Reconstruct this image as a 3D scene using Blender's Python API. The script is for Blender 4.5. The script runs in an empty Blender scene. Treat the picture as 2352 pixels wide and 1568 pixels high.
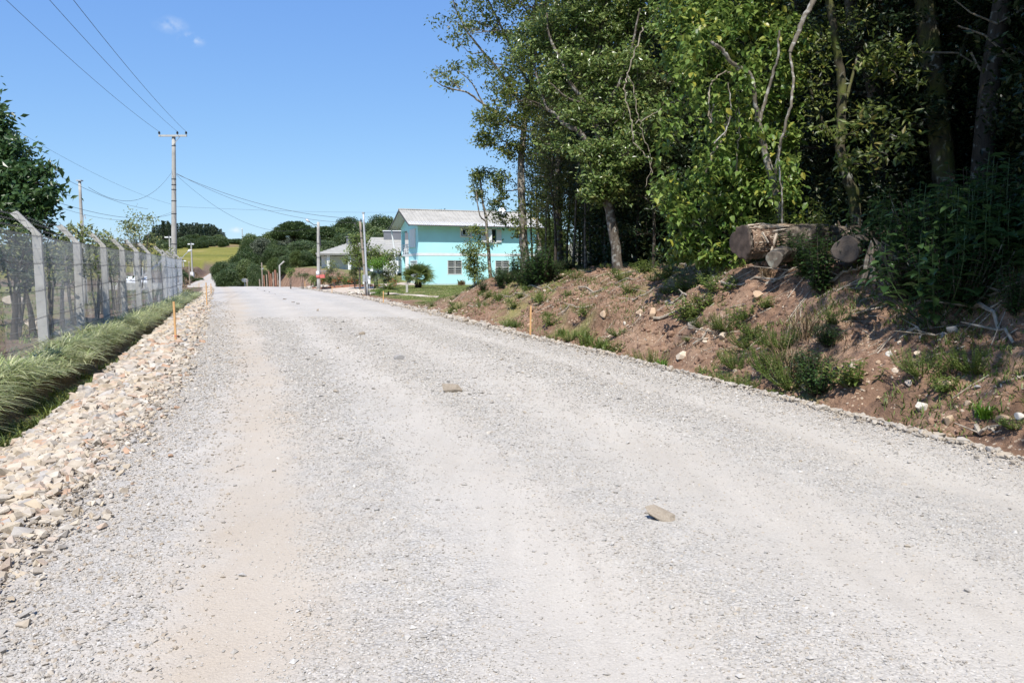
import bpy, math, random
import numpy as np
from mathutils import Vector, Matrix
R = math.radians
S = bpy.context.scene
COL = S.collection
rng = np.random.default_rng(7)
random.seed(7)

# ---------------------------------------------------------------- camera
CAMZ, FPX, TH = 1.6, 1801.0, math.atan(164/1801.0)
cam = bpy.data.objects.new("camera", bpy.data.cameras.new("camera")); COL.objects.link(cam)
cam.location = (0, 0, CAMZ); cam.rotation_euler = (R(90)-TH, 0, 0)
cam.data.sensor_width = 36; cam.data.lens = FPX/2352*36
cam.data.clip_start = 0.05; cam.data.clip_end = 4000
S.camera = cam
# ---------------------------------------------------------------- world, sun, exposure
SUN_EL = R(57); SUN_H = Vector((-0.17, -0.985)).normalized()
W = bpy.data.worlds.new("World"); S.world = W; W.use_nodes = True
nt = W.node_tree; nt.nodes.clear()
N = nt.nodes.new; L = nt.links.new
out = N('ShaderNodeOutputWorld'); bg = N('ShaderNodeBackground'); bg.inputs[1].default_value = 0.10
sky = N('ShaderNodeTexSky'); sky.sky_type = 'NISHITA'; sky.sun_disc = False
sky.sun_elevation = SUN_EL; sky.sun_rotation = math.atan2(SUN_H.x, SUN_H.y)
sky.altitude = 800; sky.air_density = 1.0; sky.dust_density = 0.35; sky.ozone_density = 2.2
tc = N('ShaderNodeTexCoord'); L(tc.outputs['Generated'], sky.inputs[0])
hs = N('ShaderNodeHueSaturation'); hs.inputs['Saturation'].default_value = 1.0; hs.inputs['Value'].default_value = 1.0
sp = N('ShaderNodeSeparateColor'); cb = N('ShaderNodeCombineColor'); L(sky.outputs[0], sp.inputs[0])
for i, (pw, sc) in enumerate(((.74, 1.10), (.63, 1.74), (.30, 4.25))):   # camera-like response of the blue sky
    p1 = N('ShaderNodeMath'); p1.operation = 'POWER'; L(sp.outputs[i], p1.inputs[0]); p1.inputs[1].default_value = pw
    p2 = N('ShaderNodeMath'); p2.operation = 'MULTIPLY'; L(p1.outputs[0], p2.inputs[0]); p2.inputs[1].default_value = sc; L(p2.outputs[0], cb.inputs[i])
L(cb.outputs[0], hs.inputs['Color'])
cur = hs.outputs[0]
def view_dir(u, v):
    x = (u-1176)/FPX; yv = (v-784)/FPX
    return Vector((x, math.cos(TH)-yv*math.sin(TH), -math.sin(TH)-yv*math.cos(TH)))
noi = N('ShaderNodeTexNoise'); noi.inputs['Scale'].default_value = 60; noi.inputs['Detail'].default_value = 6
L(tc.outputs['Generated'], noi.inputs['Vector'])
for (u, v, rad, k) in ((392, 58, .022, .45), (440, 92, .018, .75), (541, 528, .010, .8), (560, 536, .018, .3)):  # small real clouds
    d = view_dir(u, v).normalized()
    sub = N('ShaderNodeVectorMath'); sub.operation = 'SUBTRACT'; L(tc.outputs['Generated'], sub.inputs[0]); sub.inputs[1].default_value = d
    mul = N('ShaderNodeVectorMath'); mul.operation = 'MULTIPLY'; L(sub.outputs[0], mul.inputs[0]); mul.inputs[1].default_value = (1, 1, 1.9)
    ln = N('ShaderNodeVectorMath'); ln.operation = 'LENGTH'; L(mul.outputs[0], ln.inputs[0])
    mr = N('ShaderNodeMapRange'); mr.interpolation_type = 'SMOOTHSTEP'; L(ln.outputs['Value'], mr.inputs[0])
    mr.inputs[1].default_value = 0; mr.inputs[2].default_value = rad; mr.inputs[3].default_value = 1; mr.inputs[4].default_value = 0
    n2 = N('ShaderNodeMapRange'); L(noi.outputs[0], n2.inputs[0]); n2.inputs[1].default_value = .42; n2.inputs[2].default_value = .68
    m = N('ShaderNodeMath'); m.operation = 'MULTIPLY'; L(mr.outputs[0], m.inputs[0]); L(n2.outputs[0], m.inputs[1])
    m2 = N('ShaderNodeMath'); m2.operation = 'MULTIPLY'; L(m.outputs[0], m2.inputs[0]); m2.inputs[1].default_value = k
    mx = N('ShaderNodeMixRGB'); L(m2.outputs[0], mx.inputs[0]); L(cur, mx.inputs[1]); mx.inputs[2].default_value = (7.2, 7.6, 8.0, 1)
    cur = mx.outputs[0]
L(cur, bg.inputs[0]); L(bg.outputs[0], out.inputs[0])
sun = bpy.data.objects.new("sun", bpy.data.lights.new("sun", 'SUN')); COL.objects.link(sun)
sun.data.energy = 5.0; sun.data.angle = R(0.5); sun.data.color = (1, .955, .89)
sd = Vector((SUN_H.x*math.cos(SUN_EL), SUN_H.y*math.cos(SUN_EL), math.sin(SUN_EL)))
sun.rotation_euler = sd.to_track_quat('Z', 'Y').to_euler(); sun.location = (0, -20, 40)
S.view_settings.view_transform = 'Standard'; S.view_settings.look = 'None'
S.view_settings.exposure = 0.40; S.view_settings.gamma = 1
S.render.engine = 'CYCLES'
S.cycles.max_bounces = 6; S.cycles.transparent_max_bounces = 6
S.render.resolution_x = 1024; S.render.resolution_y = 682

# ---------------------------------------------------------------- object helpers
def tag(o, label=None, cat=None, group=None, kind=None):
    if label: o['label'] = label
    if cat: o['category'] = cat
    if group: o['group'] = group
    if kind: o['kind'] = kind
    return o
def thing(name, label, cat, loc=(0, 0, 0), rz=0, group=None):
    o = bpy.data.objects.new(name, None); COL.objects.link(o); o.empty_display_size = .2
    o.location = loc; o.rotation_euler = (0, 0, rz)
    return tag(o, label, cat, group)
def kids(o): return [c for c in bpy.data.objects if c.parent == o]
def dup(root, loc, rz=0, sc=1.0, label=None, group=None):
    r = root.copy(); COL.objects.link(r); r.location = loc; r.rotation_euler = (0, 0, rz)
    r.scale = (sc, sc, sc) if not hasattr(sc, '__len__') else sc
    if label: r['label'] = label
    if group: r['group'] = group
    for ch in root.get('_k') or KID.get(root.name, []):
        c = ch.copy(); COL.objects.link(c); c.parent = r
        for g in KID.get(ch.name, []):
            d = g.copy(); COL.objects.link(d); d.parent = c
    return r
KID = {}
def mesh_np(name, V, Q=None, T=None, mat=None, parent=None, smooth=False, attrs=None):
    V = np.asarray(V, dtype=np.float32).reshape(-1, 3)
    Q = np.zeros((0, 4), int) if Q is None or len(Q) == 0 else np.asarray(Q).reshape(-1, 4)
    T = np.zeros((0, 3), int) if T is None or len(T) == 0 else np.asarray(T).reshape(-1, 3)
    me = bpy.data.meshes.new(name)
    me.vertices.add(len(V)); me.vertices.foreach_set('co', V.ravel())
    nl = len(Q)*4+len(T)*3
    me.loops.add(nl); me.loops.foreach_set('vertex_index', np.concatenate([Q.ravel(), T.ravel()]).astype(np.int32))
    me.polygons.add(len(Q)+len(T))
    st = np.concatenate([np.arange(len(Q))*4, len(Q)*4+np.arange(len(T))*3]).astype(np.int32)
    me.polygons.foreach_set('loop_start', st)
    me.polygons.foreach_set('use_smooth', np.full(len(Q)+len(T), bool(smooth)))
    me.update(calc_edges=True); me.validate()
    if attrs:
        for k, a in attrs.items():
            at = me.attributes.new(k, 'FLOAT_COLOR', 'POINT')
            c = np.ones((len(V), 4), np.float32); c[:, :a.shape[1]] = a
            at.data.foreach_set('color', c.ravel())
    if mat: me.materials.append(mat)
    o = bpy.data.objects.new(name, me); COL.objects.link(o)
    if parent:
        o.parent = parent; KID.setdefault(parent.name, []).append(o)
    return o
class MB:
    def __init__(s): s.V = []; s.Q = []; s.T = []; s.n = 0
    def add(s, V, Q=None, T=None):
        V = np.asarray(V, float).reshape(-1, 3)
        if Q is not None and len(Q): s.Q.append(np.asarray(Q).reshape(-1, 4)+s.n)
        if T is not None and len(T): s.T.append(np.asarray(T).reshape(-1, 3)+s.n)
        s.V.append(V); s.n += len(V); return s
    def box(s, c, d, rz=0, tilt=None):
        x, y, z = d[0]/2, d[1]/2, d[2]/2
        V = np.array([(-x,-y,-z),(x,-y,-z),(x,y,-z),(-x,y,-z),(-x,-y,z),(x,-y,z),(x,y,z),(-x,y,z)])
        if tilt is not None: V = V @ np.array(tilt).T
        if rz: V = V @ np.array([[math.cos(rz), -math.sin(rz), 0],[math.sin(rz), math.cos(rz), 0],[0,0,1]]).T
        return s.add(V+np.array(c), [(0,3,2,1),(4,5,6,7),(0,1,5,4),(1,2,6,5),(2,3,7,6),(3,0,4,7)])
    def hexa(s, P): return s.add(P, [(0,3,2,1),(4,5,6,7),(0,1,5,4),(1,2,6,5),(2,3,7,6),(3,0,4,7)])
    def tube(s, pts, rad, n=6, cap=True, rough=0):
        P = np.asarray(pts, float); m = len(P)
        r = np.full(m, rad, float) if np.isscalar(rad) else np.asarray(rad, float)
        t = np.gradient(P, axis=0); t /= np.linalg.norm(t, axis=1)[:, None]+1e-9
        ref = np.array([0.03, 1, 0.02]) if abs(t[:, 1]).mean() < .8 else np.array([1, 0.02, 0.03])
        a = np.cross(t, ref); a /= np.linalg.norm(a, axis=1)[:, None]+1e-9
        b = np.cross(t, a)
        ang = np.arange(n)/n*2*math.pi
        rr = r[:, None]*np.ones((m, n))
        if rough: rr = rr*(1+rough*(rng.random((m, n))-.5))
        V = P[:, None, :]+(a[:, None, :]*np.cos(ang)[None, :, None]+b[:, None, :]*np.sin(ang)[None, :, None])*rr[:, :, None]
        i = np.arange(m-1)[:, None]*n; j = np.arange(n)[None, :]; j2 = (j+1) % n
        Q = np.stack([i+j, i+j2, i+n+j2, i+n+j], -1).reshape(-1, 4)
        T = []
        V = V.reshape(-1, 3)
        if cap:
            V = np.vstack([V, P[0], P[-1]])
            T = [(m*n, (k+1) % n, k) for k in range(n)]+[(m*n+1, (m-1)*n+k, (m-1)*n+(k+1) % n) for k in range(n)]
        return s.add(V, Q, T)
    def build(s, name, mat=None, parent=None, smooth=False):
        return mesh_np(name, np.vstack(s.V), np.vstack(s.Q) if s.Q else None, np.vstack(s.T) if s.T else None, mat, parent, smooth)

# ---------------------------------------------------------------- noise
def _hash(ix, iy, seed):
    h = (ix.astype(np.int64)*374761393+iy.astype(np.int64)*668265263+seed*974634777) & 0xffffffff
    h = ((h ^ (h >> 13))*1274126177) & 0xffffffff
    return ((h ^ (h >> 16)) & 0xffff)/65535.0
def vnoise(x, y, seed=0):
    x = np.asarray(x, float); y = np.asarray(y, float)
    ix = np.floor(x); iy = np.floor(y); fx = x-ix; fy = y-iy
    fx = fx*fx*(3-2*fx); fy = fy*fy*(3-2*fy)
    a = _hash(ix, iy, seed); b = _hash(ix+1, iy, seed); c = _hash(ix, iy+1, seed); d = _hash(ix+1, iy+1, seed)
    return (a+(b-a)*fx)+((c+(d-c)*fx)-(a+(b-a)*fx))*fy
def fbm(x, y, seed=0, o=4):
    s = 0; a = .5
    for k in range(o):
        s = s+a*(vnoise(x*2**k, y*2**k, seed+k*17)-.5); a *= .5
    return s*2
def ss(a, b, x):
    t = np.clip((np.asarray(x, float)-a)/(b-a), 0, 1); return t*t*(3-2*t)

# ---------------------------------------------------------------- the lie of the land (all in metres, camera at the origin looking along +Y)
XLt = np.array([(-15, 2.2), (0, -1.55), (4, -2.55), (6, -3.15), (10.3, -4.55), (17, -7.0), (36, -14.0), (60, -22.9), (78, -29.8), (95, -38), (110, -45.5), (160, -63.7), (220, -84.3), (260, -97), (900, -350)])
XRt = np.array([(-15, 10.3), (0, 6.05), (6.5, 4.3), (9.3, 3.5), (14.8, 1.84), (18.6, .43), (30.3, -3.4), (48, -9.6), (60, -14.6), (76, -21), (95, -29), (110, -37), (160, -55), (220, -76), (260, -89), (900, -340)])
ZRt = np.array([(-20, 0), (64, 0), (76, -.02), (80, -.25), (84, -.7), (90, -1.5), (96, -1.6), (103, -1.2), (110, -.6), (160, -.44), (190, .1), (220, .75), (236, 2.0), (262, 4.0), (900, 12)])
def _sm(y, t, w=1.2):
    y = np.asarray(y, float); return (np.interp(y-w, t[:, 0], t[:, 1])+2*np.interp(y, t[:, 0], t[:, 1])+np.interp(y+w, t[:, 0], t[:, 1]))/4
def XL(y): return _sm(y, XLt)
def XR(y): return _sm(y, XRt)
def ZR(y): return _sm(y, ZRt)
def XF(y): return -9.09-.339*(np.asarray(y, float)-15.2)          # fence line
PRO = np.array([(0, -.03), (.25, -.06), (.55, -.30), (.9, -.16), (1.3, .16), (2, .72), (3.3, 1.55), (4.2, 1.85), (6, 2.05), (10, 2.3), (20, 2.8), (60, 4), (400, 10)])
PRO2 = np.array([(0, -.03), (.3, -.04), (.7, .08), (1.3, .38), (2, .75), (3.3, 1.25), (4.5, 1.5), (7, 1.7), (12, 2.0), (20, 2.4), (60, 4), (400, 10)])
def H(x, y):
    x = np.asarray(x, float); y = np.asarray(y, float)
    x, y = np.broadcast_arrays(x, y)
    xl, xr, zr = XL(y), XR(y), ZR(y)
    el, er = xl-x, x-xr
    # right: cut bank, then garden lots
    wob = .35*fbm(x*.5, y*.5, 3)
    e2 = np.maximum(er+wob*ss(.4, 1.5, er), 0)
    k = ss(14, 22, y)
    bank = np.interp(e2, PRO[:, 0], PRO[:, 1])*(1-k)+np.interp(e2, PRO2[:, 0], PRO2[:, 1])*k
    rid = (1-np.abs(2*vnoise(y*1.15+.5*vnoise(x*2, y*2, 8), x*.35, 15)-1))**4
    bank = bank-.20*rid*ss(.5, 1.4, er)*(1-ss(2.6, 4.4, er))
    bank = bank+ss(.3, 1.5, er)*(.28*fbm(x*.9, y*.9, 5)+.17*fbm(x*3.4, y*3.4, 9, 3)*(y < 60))
    B = 1-ss(29.5, 38, y-.9*np.clip(er-1, 0, 6))
    lot = .02+.20*ss(.5, 8, er)+.05*fbm(x*.4, y*.4, 11)
    lot = lot+ss(60, 74, y)*ss(-8, -14, x)*.75
    lot = lot+.75*np.exp(-(((er-4.5)/4.0)**2))*ss(64, 72, y)*(1-ss(92, 104, y))
    back = np.interp(y, [80, 130, 200, 300, 600], [0, 1.5, 4.5, 8, 14])
    lot = lot+back
    lot = zr+(lot-zr)*ss(.2, 3.2, er)
    zR = lot+(bank-lot)*B
    # left: rubble shoulder, ditch, grassed ledge, garden, field
    gap = np.maximum(xl-XF(y), 1.6)
    f = el/gap
    dip = np.interp(f, [0, .12, .45, .60, .70, .76, 1.0], [-.03, -.03, -.20, -.40, -.38, .0, .04])
    gard = .04+.12*fbm(x*.3, y*.3, 21)*ss(1, 4, el-gap)-.9*ss(6, 40, el-gap)
    lz = np.where(f < 1, dip, gard)+ss(.15, .6, f)*.06*fbm(x*2.5, y*2.5, 31)
    far = ss(49, 56, y)
    cut = 1.9*ss(.4, 2.6, el)*ss(90, 105, y)*(1-ss(200, 230, y))
    fld = np.interp(y, [50, 80, 110, 160, 200, 250, 340, 420, 900], [-.1, -.6, .3, 1.4, 2.2, 6, 12.5, 14, 16])+1.2*fbm(x*.02, y*.02, 41)*ss(100, 200, y)
    fl2 = zr+(fld-zr)*ss(.2, 12, el)+cut*(1-ss(4, 14, el))
    lz = lz+(fl2-lz)*far
    mid = zr-.07
    z = np.where(el > 0, lz, np.where(er > 0, zR, mid))
    z = z+(fld-z)*ss(222, 256, y)
    return z
def h1(x, y): return float(H(np.array([x]), np.array([y]))[0])
def P(u, v, Y):
    d = view_dir(u, v); return Vector((0, 0, CAMZ))+d*(Y/d.y)
def G(u, v, zoff=0, y0=2.5):
    """where the sight line through photo point (u, v) meets the terrain"""
    d = view_dir(u, v); d = d/d.y
    ys = np.geomspace(y0, 500, 3000)
    zt = H(d.x*ys, ys); zl = CAMZ+d.z*ys
    i = np.argmax(zl <= zt) if (zl <= zt).any() else int(np.searchsorted(ys, 15.0))
    Y = ys[i]
    return Vector((d.x*Y, Y, float(zt[i])+zoff))

# ---------------------------------------------------------------- materials
M = {}
class NT:
    def __init__(s, name):
        s.m = bpy.data.materials.new(name); s.m.use_nodes = True; s.t = s.m.node_tree; s.t.nodes.clear()
        s.o = s.n('ShaderNodeOutputMaterial'); s.b = s.n('ShaderNodeBsdfPrincipled'); s.l(s.b.outputs[0], s.o.inputs[0])
        s.b.inputs['Specular IOR Level'].default_value = .3
        M[name] = s.m
    def n(s, t): return s.t.nodes.new(t)
    def l(s, a, b): s.t.links.new(a, b)
    def co(s, kind='Object'):
        return s.n('ShaderNodeTexCoord').outputs[kind]
    def noise(s, sc, det=4, vec=None, dist=0, rough=.5):
        n = s.n('ShaderNodeTexNoise'); n.inputs['Scale'].default_value = sc; n.inputs['Detail'].default_value = det
        n.inputs['Distortion'].default_value = dist; n.inputs['Roughness'].default_value = rough
        s.l(vec if vec is not None else s.co(), n.inputs['Vector']); return n.outputs[0]
    def vor(s, sc, out='Distance', vec=None, rnd=1):
        n = s.n('ShaderNodeTexVoronoi'); n.inputs['Scale'].default_value = sc; n.inputs['Randomness'].default_value = rnd
        s.l(vec if vec is not None else s.co(), n.inputs['Vector']); return n.outputs[out]
    def ramp(s, fac, stops, const=False):
        r = s.n('ShaderNodeValToRGB'); e = r.color_ramp.elements
        if const: r.color_ramp.interpolation = 'CONSTANT'
        while len(e) < len(stops): e.new(.5)
        for k, (p, c) in enumerate(stops):
            e[k].position = p; e[k].color = (c if hasattr(c, '__len__') else (c, c, c))[:3]+(1,) if hasattr(c, '__len__') else (c, c, c, 1)
        s.l(fac, r.inputs[0]); return r.outputs[0]
    def mix(s, f, a, b, mode='MIX'):
        m = s.n('ShaderNodeMixRGB'); m.blend_type = mode
        for i, q in ((0, f), (1, a), (2, b)):
            if isinstance(q, (int, float)): m.inputs[i].default_value = q if i == 0 else (q, q, q, 1)
            elif isinstance(q, tuple): m.inputs[i].default_value = q+(1,)
            else: s.l(q, m.inputs[i])
        return m.outputs[0]
    def math(s, op, a, b=0, c=None):
        m = s.n('ShaderNodeMath'); m.operation = op
        for i, q in ((0, a), (1, b), (2, c)):
            if q is None: continue
            if isinstance(q, (int, float)): m.inputs[i].default_value = q
            else: s.l(q, m.inputs[i])
        return m.outputs[0]
    def bump(s, h, st=.5, d=.01, prev=None):
        b = s.n('ShaderNodeBump'); b.inputs['Strength'].default_value = st; b.inputs['Distance'].default_value = d
        s.l(h, b.inputs['Height'])
        if prev is not None: s.l(prev, b.inputs['Normal'])
        s.l(b.outputs[0], s.b.inputs['Normal']); return b.outputs[0]
    def col(s, c):
        if isinstance(c, tuple): s.b.inputs['Base Color'].default_value = c+(1,)
        else: s.l(c, s.b.inputs['Base Color'])
    def rough(s, r): s.b.inputs['Roughness'].default_value = r
def simple(name, c, var=.15, sc=6, rough=.7, bump=.15, bd=.004, bsc=None, metal=0):
    t = NT(name); n = t.noise(sc, 5)
    d = tuple(x*(1-var) for x in c); e = tuple(min(1, x*(1+var)) for x in c)
    t.col(t.ramp(n, [(.3, d), (.7, e)])); t.rough(rough); t.b.inputs['Metallic'].default_value = metal
    if bump: t.bump(t.noise(bsc or sc*8, 4), bump, bd)
    return t.m
def leafmat(name, dark, mid, light, odd=None, trans=.28, rough=.42, hue_sc=.8):
    t = NT(name)
    g = t.n('ShaderNodeNewGeometry').outputs['Random Per Island']
    st = [(0, dark), (.45, mid), (.85, light)]
    if odd: st.append((.985, odd))
    c = t.ramp(g, st)
    n = t.noise(hue_sc, 2)
    c = t.mix(t.math('MULTIPLY', n, .55), c, tuple(x*.55 for x in mid), 'MIX')
    t.col(c); t.rough(rough); t.b.inputs['Specular IOR Level'].default_value = .35
    tr = t.n('ShaderNodeBsdfTranslucent'); cc = t.mix(.5, c, tuple(min(1, x*1.6) for x in light)); t.l(cc, tr.inputs[0])
    mx = t.n('ShaderNodeMixShader'); mx.inputs[0].default_value = trans
    t.l(t.b.outputs[0], mx.inputs[1]); t.l(tr.outputs[0], mx.inputs[2]); t.l(mx.outputs[0], t.o.inputs[0])
    return t.m
def barkmat(name, c1, c2, lichen=.5, licol=(.42, .42, .38), moss=0, mosscol=(.10, .11, .03)):
    t = NT(name); v = t.co()
    mp = t.n('ShaderNodeMapping'); mp.inputs['Scale'].default_value = (1, 1, .25); t.l(v, mp.inputs[0])
    c = t.ramp(t.noise(14, 5, mp.outputs[0]), [(.3, c1), (.7, c2)])
    if lichen: c = t.mix(t.ramp(t.noise(7, 6, v, .6), [(.64-.2*lichen, 0), (.74-.2*lichen, 1)]), c, licol)
    if moss: c = t.mix(t.ramp(t.noise(1.7, 4, v, .2), [(.6-.25*moss, 0), (.75-.25*moss, 1)]), c, mosscol)
    t.col(c); t.rough(.9); t.bump(t.noise(30, 5, mp.outputs[0]), .6, .02); return t.m

leafmat('leaf_forest', (.026, .050, .010), (.10, .142, .028), (.24, .285, .07), (.26, .20, .05))
leafmat('leaf_gloss', (.028, .060, .014), (.11, .17, .038), (.27, .34, .11), (.26, .24, .06), trans=.28, rough=.3)
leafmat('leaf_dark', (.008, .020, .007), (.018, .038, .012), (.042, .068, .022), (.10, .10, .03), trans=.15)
leafmat('leaf_vine', (.036, .080, .014), (.12, .205, .04), (.28, .36, .09), (.38, .34, .05), trans=.3, rough=.36)
leafmat('leaf_olive', (.035, .050, .014), (.075, .095, .028), (.13, .15, .05), (.17, .12, .05))
leafmat('leaf_pale', (.07, .10, .03), (.15, .19, .065), (.27, .30, .12), (.34, .30, .10))
leafmat('leaf_broad', (.020, .052, .016), (.045, .092, .027), (.085, .145, .045), None, rough=.33)
leafmat('leaf_weed', (.07, .11, .025), (.13, .19, .04), (.22, .27, .07), (.30, .26, .10))
leafmat('leaf_bright', (.05, .13, .012), (.10, .22, .02), (.17, .30, .03))
leafmat('leaf_palm', (.05, .09, .025), (.12, .17, .045), (.24, .28, .09), (.28, .24, .10))
leafmat('leaf_bluepalm', (.045, .08, .05), (.08, .12, .07), (.14, .18, .10))
leafmat('leaf_dry', (.14, .09, .05), (.24, .17, .10), (.36, .28, .17), None, trans=.1)
leafmat('leaf_far', (.026, .054, .022), (.056, .098, .030), (.12, .16, .05), trans=.15, hue_sc=.15)
leafmat('leaf_far_light', (.045, .078, .022), (.09, .135, .034), (.16, .20, .055), trans=.15, hue_sc=.15)
leafmat('leaf_far_grey', (.06, .08, .05), (.10, .13, .08), (.17, .19, .12), trans=.15, hue_sc=.15)
leafmat('leaf_eucalypt', (.018, .036, .018), (.034, .058, .026), (.065, .092, .04), trans=.12, hue_sc=.15)
leafmat('leaf_blade', (.08, .13, .035), (.33, .39, .14), (.74, .73, .42), (.85, .83, .55), trans=.3, rough=.45)
leafmat('flower_red', (.35, .03, .02), (.55, .06, .03), (.6, .2, .05), trans=.1)
barkmat('bark_grey', (.065, .052, .040), (.15, .125, .10), .5, (.27, .26, .23))
barkmat('bark_pale', (.10, .085, .065), (.22, .19, .15), .6, (.38, .365, .33))
barkmat('bark_moss', (.05, .042, .028), (.10, .085, .055), .35, (.30, .30, .26), .6)
barkmat('bark_dark', (.03, .024, .018), (.075, .06, .045), .25, (.2, .2, .17))
barkmat('bark_log', (.06, .048, .038), (.19, .155, .12), .3, (.28, .27, .22))
barkmat('dead_wood', (.20, .165, .125), (.42, .37, .30), 0)
barkmat('liana', (.17, .14, .10), (.36, .31, .24), .2)
barkmat('palm_trunk', (.05, .035, .022), (.13, .095, .06), 0)
simple('concrete', (.42, .41, .38), .14, 5, .85, .25, .004)
simple('concrete_pole', (.40, .385, .355), .12, 3, .8, .15)
simple('galvanised', (.50, .52, .54), .08, 8, .45, .05, metal=.3)
simple('box_grey', (.33, .35, .37), .05, 8, .5, .03)
simple('wire_dark', (.06, .06, .065), .1, 8, .6, 0)
simple('mesh_wire', (.50, .52, .55), .08, 8, .5, 0, metal=.2)
simple('barb_wire', (.13, .13, .14), .1, 8, .5, 0)
simple('stake_wood', (.58, .34, .15), .15, 14, .7, .2)
simple('pole_wood', (.30, .25, .20), .2, 7, .85, .3)
simple('white_paint', (.76, .77, .78), .04, 2, .6, .04)
simple('white_trim', (.72, .73, .74), .05, 2, .55, .04)
simple('teal_paint', (.46, .82, .86), .09, .35, .75, .08, .002, 60)
simple('plinth', (.46, .62, .66), .06, 2, .8, .08)
simple('soffit', (.55, .57, .60), .04, 3, .7, .03)
simple('dark_glass', (.03, .04, .045), .1, 3, .12, 0)
simple('dark_void', (.02, .02, .02), .1, 3, .8, 0)
simple('grille', (.62, .62, .60), .05, 6, .5, 0)
simple('fibre_roof', (.36, .345, .31), .14, 1.3, .9, .15)
simple('tile_roof', (.37, .36, .33), .10, 2, .85, .15)
simple('grey_render', (.16, .165, .18), .06, 2, .8, .05)
simple('gutter', (.10, .095, .09), .1, 5, .6, 0)
simple('red_paint', (.55, .15, .13), .1, 6, .7, .05)
simple('black_paint', (.02, .02, .022), .1, 6, .6, 0)
simple('red_tile', (.30, .15, .10), .2, 6, .85, .2)
simple('dish_mesh', (.12, .13, .13), .1, 6, .5, 0)
simple('insulator', (.05, .05, .055), .1, 6, .3, 0)
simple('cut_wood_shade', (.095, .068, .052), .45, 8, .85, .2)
simple('splinter', (.58, .42, .27), .22, 14, .8, .3)
simple('dish_white', (.30, .31, .29), .12, 3, .7, .05)
def stonemat(name, stops, sc=9):
    t = NT(name)
    g = t.n('ShaderNodeNewGeometry').outputs['Random Per Island']; oi = t.n('ShaderNodeObjectInfo').outputs['Random']
    f = t.math('FRACT', t.math('ADD', g, oi))
    c = t.ramp(f, stops)
    n = t.noise(sc, 5)
    c = t.mix(.75, c, t.ramp(n, [(.25, (.62, .58, .54)), (.75, (1.0, 1.0, 1.0))]), 'MULTIPLY')
    t.col(c); t.rough(.85); t.bump(t.noise(sc*5, 5), .35, .008); return t.m
stonemat('rubble', [(0, (.42, .35, .27)), (.2, (.53, .475, .39)), (.42, (.52, .43, .31)), (.55, (.38, .36, .335)), (.68, (.58, .53, .455)), (.82, (.46, .30, .20)), (.88, (.54, .48, .395))])
stonemat('road_stone_tan', [(0, (.29, .245, .195)), (1, (.37, .32, .255))])
stonemat('road_stone_grey', [(0, (.34, .33, .32)), (1, (.44, .42, .39))])
stonemat('bank_stone', [(0, (.58, .44, .30)), (.4, (.50, .36, .25)), (.7, (.66, .56, .44)), (1, (.42, .36, .31))])
stonemat('white_stone', [(0, (.56, .52, .45)), (1, (.66, .62, .55))])
stonemat('gravel_bits', [(0, (.36, .34, .31)), (.3, (.48, .46, .425)), (.55, (.42, .395, .355)), (.8, (.60, .58, .545)), (.95, (.44, .38, .30)), (1, (.26, .25, .235))], 30)
stonemat('rim_stone', [(0, (.36, .30, .23)), (.3, (.47, .42, .35)), (.6, (.40, .37, .33)), (1, (.50, .45, .38))])
stonemat('boulder', [(0, (.40, .33, .24)), (1, (.46, .40, .32))], 3)
t = NT('splinter'); g = t.n('ShaderNodeNewGeometry').outputs['Random Per Island']; t.col(t.mix(.6, t.ramp(g, [(0, (.16, .10, .07)), (.3, (.32, .24, .17)), (.7, (.50, .42, .33)), (1, (.66, .58, .47))]), t.ramp(t.noise(25, 5), [(.3, (.55, .5, .45)), (.7, (1.1, 1.1, 1.1))]), 'MULTIPLY')); t.rough(.85)
t = NT('raw_wood'); t.col(t.ramp(t.noise(7, 6, None, 1.0), [(.3, (.10, .06, .04)), (.55, (.24, .16, .11)), (.7, (.42, .33, .24))])); t.rough(.9); t.bump(t.noise(30, 5), .7, .02)
# cut wood rings
t = NT('cut_wood'); w = t.n('ShaderNodeTexWave'); w.wave_type = 'RINGS'; w.rings_direction = 'Y'; w.inputs['Scale'].default_value = 9; w.inputs['Distortion'].default_value = 7
t.l(t.co(), w.inputs[0]); t.col(t.mix(.75, t.ramp(w.outputs[1], [(0, (.115, .092, .076)), (1, (.135, .11, .092))]), t.ramp(t.noise(5), [(.3, (.6, .6, .6)), (.7, (1, 1, 1))]), 'MULTIPLY')); t.rough(.9); t.bump(t.noise(14, 6), .6, .02)
# ground
t = NT('ground'); at = t.n('ShaderNodeAttribute'); at.attribute_name = 'zone'
sep = t.n('ShaderNodeSeparateColor'); t.l(at.outputs['Color'], sep.inputs[0]); v = t.co()
n1 = t.noise(.9, 6, v); n2 = t.noise(9, 6, v, .3); n3 = t.noise(45, 4, v)
dirt = t.ramp(n1, [(.25, (.18, .115, .078)), (.5, (.28, .175, .118)), (.75, (.37, .255, .175))])
dirt = t.mix(.7, dirt, t.ramp(n2, [(.3, (.55, .52, .5)), (.7, (1.1, 1.1, 1.1))]), 'MULTIPLY')
pebd = t.vor(16, 'Distance', v); pebm = t.math('MULTIPLY', t.math('LESS_THAN', pebd, .26), t.math('GREATER_THAN', t.noise(3, 4, v), .52))
dirt = t.mix(t.math('MULTIPLY', pebm, .75), dirt, t.ramp(t.vor(16, 'Color', v), [(0, (.40, .28, .19)), (1, (.66, .55, .42))]))
grass = t.ramp(n2, [(.25, (.085, .12, .03)), (.5, (.17, .20, .055)), (.75, (.27, .265, .10))])
grass = t.mix(t.ramp(n1, [(.45, 0), (.62, .6)]), grass, (.30, .24, .13))
fieldc = t.ramp(t.noise(.06, 5, v, .6), [(.3, (.125, .135, .030)), (.5, (.21, .195, .045)), (.7, (.29, .235, .085))])
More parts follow.
